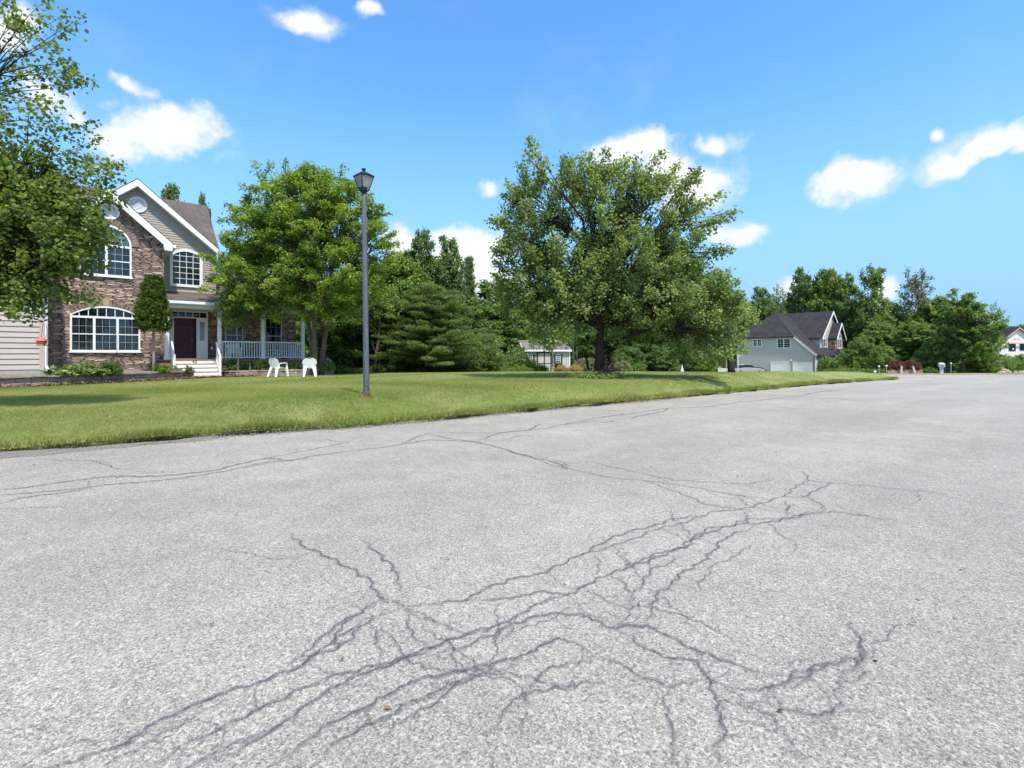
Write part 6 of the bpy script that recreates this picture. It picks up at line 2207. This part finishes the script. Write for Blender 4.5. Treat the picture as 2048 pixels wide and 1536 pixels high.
# entry bump-out with its small roof
part(MB().box(.06, 1.15, 8.7, 11.2, GZ, 1.15), 'entry_bay', 'siding_grey', G)
part(MB().hexa([(.0, 8.45, 1.15), (1.45, 8.45, 1.15), (1.45, 11.45, 1.15), (.0, 11.45, 1.15), (.06, 9.3, 2.35), (.5, 9.3, 2.2), (.5, 10.6, 2.2), (.06, 10.6, 2.35)]), 'entry_roof', 'slate', G)
part(MB().box(.0, 1.50, 8.40, 11.5, 1.02, 1.14), 'entry_eave', 'white', G)
window(G, 8.70, .22, 1.05, -1.1, .95, 0, fw=.1, mulls=(.635,), grid=False, depth=.08, glass='glass_dark', mw=.12, name='entry_window')
window(G, 1.15, 8.95, 10.95, -1.1, .95, 0, fw=.12, mulls=(9.95,), bars=(.45,), grid=False, ax='x', sg=1, depth=.08, glass='glass_dark', mw=.16, name='entry_window')
# windows
for a_, b_, c_, d_ in ((-9.9, -8.35, 2.72, 4.02), (-5.85, -3.7, 2.38, 4.02)):
    window(G, .03, a_, b_, c_, d_, 0, fw=.12, mulls=((a_ + b_) / 2,), cols=2, rows=2, depth=.08, glass='glass_dark', mw=.14, muntin=.03, name='upper_window')
for y0 in (1.35, 4.15):
    window(G, 0.0, y0, y0 + .85, -.95, .95, 0, fw=.1, cols=2, rows=2, ax='x', sg=1, depth=.08, glass='glass_dark', shutters=.38, muntin=.02, name='front_window')
window(G, -1.0, 6.3, 7.6, 2.6, 4.05, 0, fw=.12, mulls=(), cols=2, rows=2, ax='x', sg=1, depth=.08, glass='glass_dark', shutters=.4, muntin=.02, name='upper_front_window')
# garage doors
for a_, b_ in ((-6.75, -4.0), (-3.25, -.55)):
    g = part(MB().ring([(a_ - .13, GZ), (b_ + .13, GZ), (b_ + .13, .12), (a_ - .13, .12)], [(a_, GZ), (b_, GZ), (b_, 0), (a_, 0)], -.06, .02), 'garage_door_frame', 'white', G)
    dm = MB().box(a_, b_, -.005, .02, GZ, 0)
    for q in range(4):
        z0_ = GZ + .03 + q * .46
        for w4 in range(4):
            u0_ = a_ + .06 + w4 * (b_ - a_ - .06) / 4
            dm.box(u0_, u0_ + (b_ - a_) / 4 - .1, -.02, -.005, z0_ + .05, z0_ + .40)
    part(dm, 'garage_door', 'plastic', G)
part(MB().box(-3.78, -3.48, -.28, .0, .30, .42).box(-3.68, -3.58, -.1, .0, .2, .5), 'outdoor_light', 'plastic', G)
# shrubs along its front
for i, (x, y, w_, h_, lab) in enumerate(((1.1, 1.6, 1.25, 1.2, 'rounded clipped shrub by the corner of the grey house'), (1.3, 4.2, 1.0, 1.0, 'smaller rounded shrub under the front windows of the grey house'),
                                         (1.7, 7.2, 1.4, 1.5, 'rounded shrub before the stone bay of the grey house'), (2.6, 9.8, 1.3, 1.2, 'rounded shrub by the entry of the grey house'),
                                         (3.2, 12.6, 1.4, 1.1, 'rounded shrub beyond the entry of the grey house'))):
    p = gw(x, y, GZ)
    P, d = dome(200, w_, w_, h_, r6, .05, .75)
    plant('clipped_shrub', P, d + [0, 0, .3], np.full(200, .12), 34, .10, .13, .08, 'leaf_dark' if i % 2 else 'leaf_mid', tuple(p), 200 + i, lab, 'shrub', 'shrubs along the front of the grey house')

# parked vehicles and low wall beside it
def car(name, loc, rz, paint, label):
    t = empty(name, loc, rz)
    tag(t, label, 'car')
    prof = [(-2.2, .35), (-2.25, .70), (-2.1, .88), (-1.35, .95), (-.85, 1.02), (-.1, 1.03), (.95, .98), (1.7, .88), (2.15, .72), (2.2, .38)]
    body = MB().prism(prof, -.86, .86)
    body.build('car_body', M[paint], t, bevel=.06)
    cab = [(-1.75, .95), (-1.05, 1.36), (-.4, 1.45), (.3, 1.40), (1.05, .98)]
    b0 = MB()
    n_ = len(cab)
    b0.v += [(x, -.80 + .16 * (z - .95) * 2, z) for x, z in cab] + [(x, .80 - .16 * (z - .95) * 2, z) for x, z in cab]
    b0.f += [tuple(range(n_)), tuple(reversed(range(n_, 2 * n_)))] + [(i, n_ + i, n_ + (i + 1) % n_, (i + 1) % n_) for i in range(n_)]
    b0.build('windows', M['glass_dark'], t)
    MB().hexa([(-1.0, -.62, 1.37), (.25, -.62, 1.41), (.25, .62, 1.41), (-1.0, .62, 1.37), (-.8, -.55, 1.44), (.1, -.55, 1.46), (.1, .55, 1.46), (-.8, .55, 1.44)]).build('car_roof', M[paint], t)
    for x in (-.95, .28):
        for s in (-1, 1):
            MB().tube([(x - .2, s * .66, .98), (x, s * .62, 1.41)], .03, 4).build('pillar', M[paint], t)
    for x in (-1.35, 1.35):
        for s in (-1, 1):
            w_ = MB().lathe([(.20, -.09), (.31, -.09), (.33, -.05), (.33, .05), (.31, .09), (.20, .09)], 18).build('wheel', M['tyre'], t, loc=(x, s * .80, .33), rot=(R(90), 0, 0))
            MB().lathe([(.02, -.10), (.19, -.085), (.19, .085), (.02, .10)], 12).build('rim', M['carpale'], w_)
    for s in (-1, 1):
        MB().box(2.13, 2.215, s * .62 - .16, s * .62 + .16, .60, .72).build('headlight', M['globe'], t)
        MB().box(-2.26, -2.18, s * .66 - .12, s * .66 + .12, .70, .82).build('tail_light', M['red'], t)
    MB().box(2.17, 2.24, -.4, .4, .45, .56).build('grille', M['black'], t)
    return t


q = at(1506, 72)
car('parked_car', (q.x, 72, float(road_z(q.x, 72)) - .42), R(172), 'car', 'dark teal car parked before the garage, only its roof and windows above the grass')
q = at(1477, 71)
car('parked_car', (q.x - .3, 68, float(road_z(q.x, 68)) - .1), R(8), 'carpale', 'silver car half hidden by the grass beside the low white wall')
q = at(1452, 58)
t = empty('low_white_wall', (q.x, 58, lawn_z(q.x, 58)), R(-10))
tag(t, 'low wall of whitish blocks at the lawn edge left of the parked cars', 'garden wall')
m = MB()
for i in range(6):
    m.box(-.9 + i * .3, -.61 + i * .3, -.12, .12, -.05, .26 + .03 * (i % 2)).box(-.9 + i * .3, -.62 + i * .3, -.11, .11, .29, .42 + .02 * (i % 3))
m.build('blocks', M['greywhite'], t, bevel=.01)
q = at(1476, 66)
t = empty('slim_white_post', (q.x, 66, float(road_z(q.x, 66))))
tag(t, 'slim white pipe-like post with a curved top near the left end of the grey house', 'post')
MB().tube([(0, 0, 0), (0, 0, 2.3), (.03, 0, 2.45), (.14, 0, 2.55), (.26, 0, 2.5), (.3, 0, 2.35)], .045, 6).build('post', M['white'], t)

# ------------------------------------------------------------------ unfinished white house at the right edge
ZO[0] = 0
WZ = -2.45
D = 96
q = at(2036, D)
N = empty('unfinished_white_house', (q.x, D, WZ), R(-6))
tag(N, 'unfinished white house wrapped in sheeting with a charcoal roof and dark window openings', 'house')
k = D / 1000


def nx(px): return (px - 2036) * k


def nz(py): return CAMZ - (py - 710) * k - WZ


MB().prism([(nx(2001), 0), (nx(2100), 0), (nx(2100), nz(686)), (nx(2072), nz(686)), (nx(2036), nz(656)), (nx(2001), nz(685))], .0, 1.5).build('gable_wall', M['wrap'], N)
MB().box(nx(1994), nx(2140), 1.5, 9, 0, nz(684)).build('wall', M['wrap'], N)
rm = MB()
slab(rm, (nx(1968), .9, nz(688)), (nx(2150), .9, nz(688)), (nx(2150), 6, nz(649)), (nx(1984), 6, nz(649)), .2)
slab(rm, (nx(1984), 6, nz(649)), (nx(2150), 6, nz(649)), (nx(2150), 10.5, nz(688)), (nx(1968), 10.5, nz(688)), .2)
for s in (-1, 1):
    a_, b_ = (0, -.4, nz(654.5)), (s * nx(2036 + 37.5), -.4, nz(685))
    qd = [a_, b_, (b_[0], 1.5, b_[2]), (a_[0], 5.4, a_[2])]
    slab(rm, *(qd if s < 0 else qd[::-1]), th=.1)
rm.build('roof', M['slate'], N)
rake(MB(), 0, nz(655), nx(2036 + 37), nz(685.3), -.44, -.36, .16).box(nx(1998), nx(2074), -.42, -.30, nz(687.5), nz(685.6)).build('bare_timber_trim', M['osb'], N)
MB().box(nx(2040), nx(2100), -.10, .0, nz(713.5), nz(711)).build('timber_band', M['osb'], N)
for a_, b_, c_, d_ in ((2019, 2031.5, 702, 687), (2039, 2054, 701, 687), (2027, 2041, 733, 716.5), (2052, 2066, 733, 716.5)):
    window(N, 0, nx(a_), nx(b_), nz(c_), nz(d_), 0, fw=.1, grid=False, depth=.06, frame='black', glass='glass_dark', name='window')
    MB().prism([(nx(a_) + .55 * (nx(b_) - nx(a_)), nz(c_) + .25), (nx(a_) + .72 * (nx(b_) - nx(a_)), nz(c_) + .25), (nx(a_) + .72 * (nx(b_) - nx(a_)), nz(c_) + .62), (nx(a_) + .55 * (nx(b_) - nx(a_)), nz(c_) + .62)], -.040, -.034).build('window_sticker', M['plastic'], N)
text('EN GE', .36, 'redink', N, (nx(2033), -.012, nz(680)), (R(90), 0, 0), 'wrap_lettering', .006)

# ------------------------------------------------------------------ far side of the road: mailbox, lights, plum bushes
D = 56
q = at(1883, 58.5)
mz = vz(q.x, 58.5)
t = empty('mailbox', (q.x, 58.5, mz), R(-28))
tag(t, 'white plastic mailbox on a thick post with a dark slot, standing at the far kerb', 'mailbox')
MB().hexa([(-.17, -.17, -.05), (.17, -.17, -.05), (.17, .17, -.05), (-.17, .17, -.05), (-.14, -.14, .80), (.14, -.14, .80), (.14, .14, .80), (-.14, .14, .80)]).build('post', M['greywhite'], t)
n_ = 10
pf = [(-.24, .74), (.24, .74), (.24, 1.02)] + [(.24 * math.cos(PI * i / n_), 1.02 + .22 * math.sin(PI * i / n_)) for i in range(1, n_)] + [(-.24, 1.02)]
MB().prism(pf, -.34, .34).build('box_body', M['greywhite'], t)
MB().prism([(x * 1.08, 1.0 + (z - 1.0) * 1.08) for x, z in pf if z >= 1.0], -.38, .38).build('hood', M['white'], t)
MB().box(-.15, .10, -.355, -.34, .80, .92).build('paper_slot', M['black'], t)
MB().box(.245, .30, -.25, .25, .05, 1.0).build('newspaper_tube', M['blue'], t)


def ball_light(px, D, py0, py1, r_, label, grp='small globe lights along the far verge'):
    q = at(px, D)
    z0_ = vz(q.x, D)
    h_ = max(.3, (py1 - py0) / 1000 * D)
    t = empty('globe_light', (q.x, D, z0_))
    tag(t, label, 'garden light', grp)
    MB().tube([(0, 0, -.05), (0, 0, h_ - r_)], .03, 6).build('stem', M['grey'], t)
    MB().lathe([(r_ * math.sin(PI * i / 8) + .001, h_ - r_ * math.cos(PI * i / 8)) for i in range(9)], 12).build('globe', M['globe'], t, smooth=True)


ball_light(1902, 60, 728, 747, .10, 'globe light on a thin stem right of the mailbox')
ball_light(1773, 60, 733, 747, .12, 'globe light beside the left plum bush')
ball_light(1758, 61, 734, 747, .12, 'globe light left of the other two near the grey house shrubs')
ball_light(1750, 58, 744, 748, .14, 'low white globe sitting almost on the verge by the driveway')
q = at(1906, 60)
P, d = dome(30, .35, .25, .16, r6, .02, .4)
plant('orange_plant', P, d + [0, 0, .4], np.full(30, .1), 14, .05, .09, .05, 'litter', (q.x, 60, vz(q.x, 60)), 301, 'low reddish-orange plant at the foot of the globe light by the mailbox', 'plant')
for px, lab in ((1791, 'round plum-brown bush in the stone-edged bed, left one'), (1822, 'round plum-brown bush in the stone-edged bed, right one nearer the mailbox')):
    q = at(px, 61)
    P, d = dome(260, 1.02, .8, 1.0, r6, .35, .7)
    plant('plum_bush', P, d + [0, 0, .2], np.full(260, .12), 34, .10, .12, .08, 'leaf_plum', (q.x, 61, vz(q.x, 61) + .12), px, lab, 'bush', 'plum-brown bushes in the stone-edged bed')
t = empty('stone_bed_edge', (at(1808, 60).x, 60, vz(at(1808, 60).x, 60)), R(-2))
tag(t, 'low row of tan stones edging the bed under the plum bushes', 'bed edging')
m = MB()
r7 = random.Random(4)
x = -2.0
while x < 2.0:
    w_ = r7.uniform(.2, .36)
    m.box(x, x + w_ - .02, -.14, .14, -.05, .2 + r7.uniform(-.03, .04))
    if r7.random() < .8: m.box(x + .05, x + w_ - .02, -.10, .12, .24, .34 + r7.uniform(-.03, .05))
    x += w_
m.build('stones', M['block'], t, bevel=.03)
for px, lean, lab in ((1802, -4, 'thin pale upright stone slab between the two plum bushes'), (1829, 14, 'thin pale stone slab leaning at the right plum bush')):
    q = at(px, 59.6)
    t = empty('stone_slab', (q.x, 59.6, vz(q.x, 59.6)))
    tag(t, lab, 'stone', 'pale stone slabs by the plum bushes')
    o = MB().hexa([(-.16, -.08, -.05), (.16, -.08, -.05), (.15, .08, -.05), (-.15, .08, -.05), (-.09, -.06, .86), (.10, -.06, .82), (.09, .06, .82), (-.08, .06, .88)]).build('slab', M['pale_wood'], t, bevel=.03, rot=(0, R(-lean), 0))


def rock(px, D, w_, h_, label, seed):
    r = np.random.default_rng(seed)
    bm = bmesh.new()
    bmesh.ops.create_icosphere(bm, subdivisions=3, radius=1)
    for v in bm.verts:
        n0 = math.sin(v.co.x * 3 + seed) * .12 + math.sin(v.co.y * 4 + 2 * seed) * .1 + math.sin(v.co.z * 5 + v.co.x * 4) * .07
        v.co *= 1 + n0
        v.co.x *= w_
        v.co.y *= w_ * .7
        v.co.z = max(-.3 * h_, v.co.z * h_)
    me = bpy.data.meshes.new('rock')
    bm.to_mesh(me)
    bm.free()
    me.materials.append(M['rock'])
    o = bpy.data.objects.new('field_rock', me)
    COL.objects.link(o)
    q = at(px, D)
    o.location = (q.x, D, vz(q.x, D))
    tag(o, label, 'rock', 'rocks on the verge before the white house')


rock(2013, 61, .62, .52, 'largest pale rock on the verge in front of the white house', 3)
rock(2002, 60, .45, .28, 'flat pale rock left of the largest one', 5)
rock(2030, 60, .32, .22, 'small pale rock right of the largest one', 8)
rock(2043, 61, .42, .3, 'pale rock at the right edge below the white house', 11)

# ------------------------------------------------------------------ wild growth at the edge of the woods
def wild(name, X0, X1, Yf, n, hmax, mat, label, seed, depth=2.0, L=.16, Wd=.06, nper=16, cat='undergrowth'):
    r = np.random.default_rng(seed)
    x = r.uniform(X0, X1, n)
    y = Yf(x) + r.random(n) * depth
    P = np.column_stack([x, y])
    z = np.maximum(lawn_zs(P), -9)
    top = hmax * (.5 + .5 * (.5 + .5 * np.sin(x * 1.7 + np.sin(x * .6) * 2)))
    P3 = np.column_stack([x, y, z + r.random(n) * top * .6])
    A = norm(r.normal(0, .35, (n, 3)) + [0, 0, 1])
    o = leaves(name, P3, A, top * .5, nper, .10 + .04 * hmax, L, Wd, M[mat], None, r, up=.5)
    return tag(o, label, cat, kind='stuff')


edgeY = lambda x: np.interp(x, [-16, -10, -5, 0, 4, 30], [29, 29.5, 31.5, 36, 50, 57])
wild('edge_weeds', -13, 3.0, lambda x: edgeY(x) - .6, 900, .50, 'leaf_weed', 'strip of pale green weeds where the lawn meets the dark woods', 51, 1.4, .13, .035)
wild('undergrowth', -18, 2.0, lambda x: edgeY(x) + 1.5, 1500, 2.2, 'leaf_dark', 'dark tangled undergrowth beneath the trees behind the lamp post', 52, 7, .24, .15, 26)
wild('undergrowth', 1, 25, lambda x: np.interp(x, [1, 5, 32], [52, 56, 62]), 1700, 2.8, 'leaf_dark', 'dark undergrowth beneath the woods behind the shed and big tree', 53, 8, .30, .2, 26)
wild('undergrowth', 46, 92, lambda x: np.interp(x, [46, 60, 92], [84, 66, 72]), 2600, 2.6, 'leaf_mid', 'thick undergrowth below the trees beyond the turning circle', 54, 9, .32, .2, 26)


def far_wood(name, box_, n, hmax, mat, label, seed, nper=30):
    r = np.random.default_rng(seed)
    x = r.uniform(box_[0], box_[1], n)
    y = r.uniform(box_[2], box_[3], n)
    top = hmax * (.72 + .28 * np.sin(x * .45 + seed) * np.cos(x * .17 + y * .2))
    z = road_z(x, y) + r.random(n) ** .8 * top
    P = np.column_stack([x, y, z])
    o = leaves(name, P, norm(r.normal(0, 1, (n, 3)) + [0, 0, .6]), np.full(n, 1.1), nper, .5, .5, .38, M[mat], None, r, up=.5)
    return tag(o, label, 'woods', kind='stuff')


far_wood('far_woods', (-62, -14, 52, 64), 1500, 6.0, 'leaf_dark', 'mass of dark woods far behind the stone house', 61)
far_wood('far_woods', (-16, 24, 64, 76), 1900, 9.0, 'leaf_dark', 'mass of dark woods closing the view behind the big lawn tree', 62)
far_wood('far_woods', (30, 150, 116, 132), 3200, 10.0, 'leaf_dark', 'mass of woods far behind the grey and white houses', 63)
wild('verge_weeds', 41, 66, lambda x: np.interp(x, [41, 50, 66], [64, 62.5, 64]), 900, .7, 'leaf_weed', 'rough weeds along the back of the dry verge beyond the road', 55, 4, .2, .06)
# tall milkweed-like stem beside the lamp post
b = at(783, 28.8, 748)
n_ = 26
P = np.array([(0.02 * math.sin(i), 0.02 * math.cos(i * 2), .15 + i * .034) for i in range(n_)])
A = np.array([(math.cos(i * 2.4), math.sin(i * 2.4) * .6, .55) for i in range(n_)])
plant('tall_weed', P, A, np.full(n_, .26), 7, .015, .24, .05, 'leaf_hosta', (b.x, b.y, lawn_z(b.x, b.y)), 400, 'tall leafy weed with narrow pale leaves just right of the lamp post', 'plant', up=.2, stemmat='leaf_weed')
b = at(757, 28.8, 748)
P, d = dome(26, .35, .3, .5, r6, .05, .4)
plant('tall_weed', P, d + [0, 0, .6], np.full(26, .2), 9, .04, .2, .05, 'leaf_weed', (b.x, b.y, lawn_z(b.x, b.y)), 401, 'lower leafy weed between the lamp post and the tall narrow-leaved weed', 'plant', up=.4)
D = 29.5
b = at(750, D)
t = empty('leaning_trunk', (b.x, D, lawn_z(b.x, D)))
tag(t, 'slanting bare grey tree stem under the pines right of the lamp post', 'tree')
MB().tube([(0, 0, -.1), (.05, 0, 1.0), (.22, 0, 2.0), (.3, 0, 3.2), (.45, 0, 4.4)], [.12, .10, .085, .06, .03], 7).tube([(.06, 0, 1.1), (-.25, 0, 1.9)], [.04, .015], 5).build('trunk', M['bark_grey'], t, smooth=True)
P = r6.normal(0, .6, (50, 3)) + [.5, 0, 4.6]
leaves('crown', P, norm(P - [.5, 0, 4.2]), np.full(50, .4), 40, .16, .15, .1, M['leaf_mid'], t, r6)

# clover and yellow flowers near the kerb
n = 170
cx = np.concatenate([r6.normal(2.2, .35, 90), r6.uniform(-4, 3, 80)])
cy = np.interp(cx, [e[0] for e in EDGE[:17]], [e[1] for e in EDGE[:17]]) + .12 + np.abs(r6.normal(0, .16, n))
Pq = np.column_stack([cx, cy])
Pq = np.column_stack([Pq, lawn_zs(Pq) + .05])
tag(leaves('yellow_clover', Pq, np.tile([0, 0, 1.0], (n, 1)), np.full(n, .03), 3, .03, .022, .018, M['yellow'], None, r6, up=.9), 'tiny yellow flowers dotted in the grass beside the road', 'flowers', kind='stuff')
# weed patches on the kerb
for px, py, w_, lab in ((465, 866, .34, 'patch of yellowish weeds creeping over the road edge left of the lamp post'),):
    q = road_pt(px, py)
    n = 150
    Pq = np.column_stack([q.x + r6.normal(0, w_, n), q.y + r6.normal(0, .12, n) + 0])
    Pq[:, 1] += (Pq[:, 0] - q.x) * .75
    Pq = np.column_stack([Pq, road_z(Pq[:, 0], Pq[:, 1]) + .02])
    tag(leaves('creeping_weeds', Pq, np.tile([0, 0, 1.0], (n, 1)), np.full(n, .05), 12, .035, .035, .014, M['leaf_hosta'], None, r6, up=.7), lab, 'weeds', kind='stuff')
# straw, dead leaves and runners where grass and tarmac meet
n = 1500
ex_ = r6.uniform(-9.5, 12, n)
ex_ = ex_[np.sin(ex_ * 1.9 + 2 * np.sin(ex_ * .8)) > -.35]
ey_ = np.interp(ex_, [e[0] for e in EDGE[:17]], [e[1] for e in EDGE[:17]])
of_ = r6.normal(.02, .07, len(ex_))
Pq = np.column_stack([ex_ + .62 * of_, ey_ - .78 * of_])
Pq = np.column_stack([Pq, road_z(Pq[:, 0], Pq[:, 1]) + .022])
tag(leaves('edge_straw', Pq, np.tile([0, 0, 1.0], (len(Pq), 1)), np.full(len(Pq), .02), 5, .035, .055, .007, M['dryblade'], None, r6, up=1.0, droop=0), 'dry straw and clippings caught along the meeting of lawn and road', 'straw', kind='stuff')
for i, (px, w_, mt) in enumerate(((330, .22, 'leaf_weed'), (590, .20, 'leaf_hosta'), (690, .18, 'leaf_weed'), (880, .25, 'leaf_weed'), (1060, .3, 'leaf_hosta'), (150, .12, 'leaf_weed'))):
    D_ = {330: 7.45, 590: 8.3, 690: 8.75, 880: 9.9, 1060: 11.5, 150: 6.85}[px]
    q = at(px, D_)
    yy_ = float(np.interp(q.x, [e[0] for e in EDGE], [e[1] for e in EDGE]))
    m_ = 70
    sx_ = r6.normal(0, w_, m_)
    Pq = np.column_stack([q.x + sx_, yy_ - .08 + sx_ * .75 + r6.normal(0, .06, m_)])
    Pq = np.column_stack([Pq, road_z(Pq[:, 0], Pq[:, 1]) + .02])
    tag(leaves('creeping_weeds', Pq, np.tile([0, 0, 1.0], (m_, 1)), np.full(m_, .04), 10, .03, .032, .014, M[mt], None, r6, up=.7), 'small weeds creeping from the lawn over the road edge', 'weeds', kind='stuff')
# longer grass round the lamp base
n = 260
a_ = r6.uniform(0, 2 * PI, n)
rr_ = .07 + np.abs(r6.normal(0, .05, n))
Pq = np.column_stack([lp.x + np.cos(a_) * rr_, 10.3 + np.sin(a_) * rr_])
blades('lamp_tuft', Pq, lawn_zs(Pq), .11, np.full(n, .005), M['dryblade'], 'dry longer grass round the foot of the lamp post', 58, .7)

# a few dry leaves, twigs and pebbles lying on the road
n = 150
xx = r6.uniform(-9, 11, n)
yy = np.abs(r6.normal(0, 1, n)) * 5 + 1.6
ey_ = np.interp(xx, [e[0] for e in EDGE[:17]], [e[1] for e in EDGE[:17]])
ok_ = yy < ey_ - .2
Pq = np.column_stack([xx, yy])[ok_]
Pq = np.column_stack([Pq, road_z(Pq[:, 0], Pq[:, 1]) + .008])
tag(leaves('road_litter', Pq, np.tile([0, 0, 1.0], (len(Pq), 1)), np.full(len(Pq), .002), 1, .004, .030, .014, M['litter'], None, r6, up=1.6, droop=0), 'few tiny dry leaves and bits lying scattered over the asphalt', 'litter', kind='stuff')
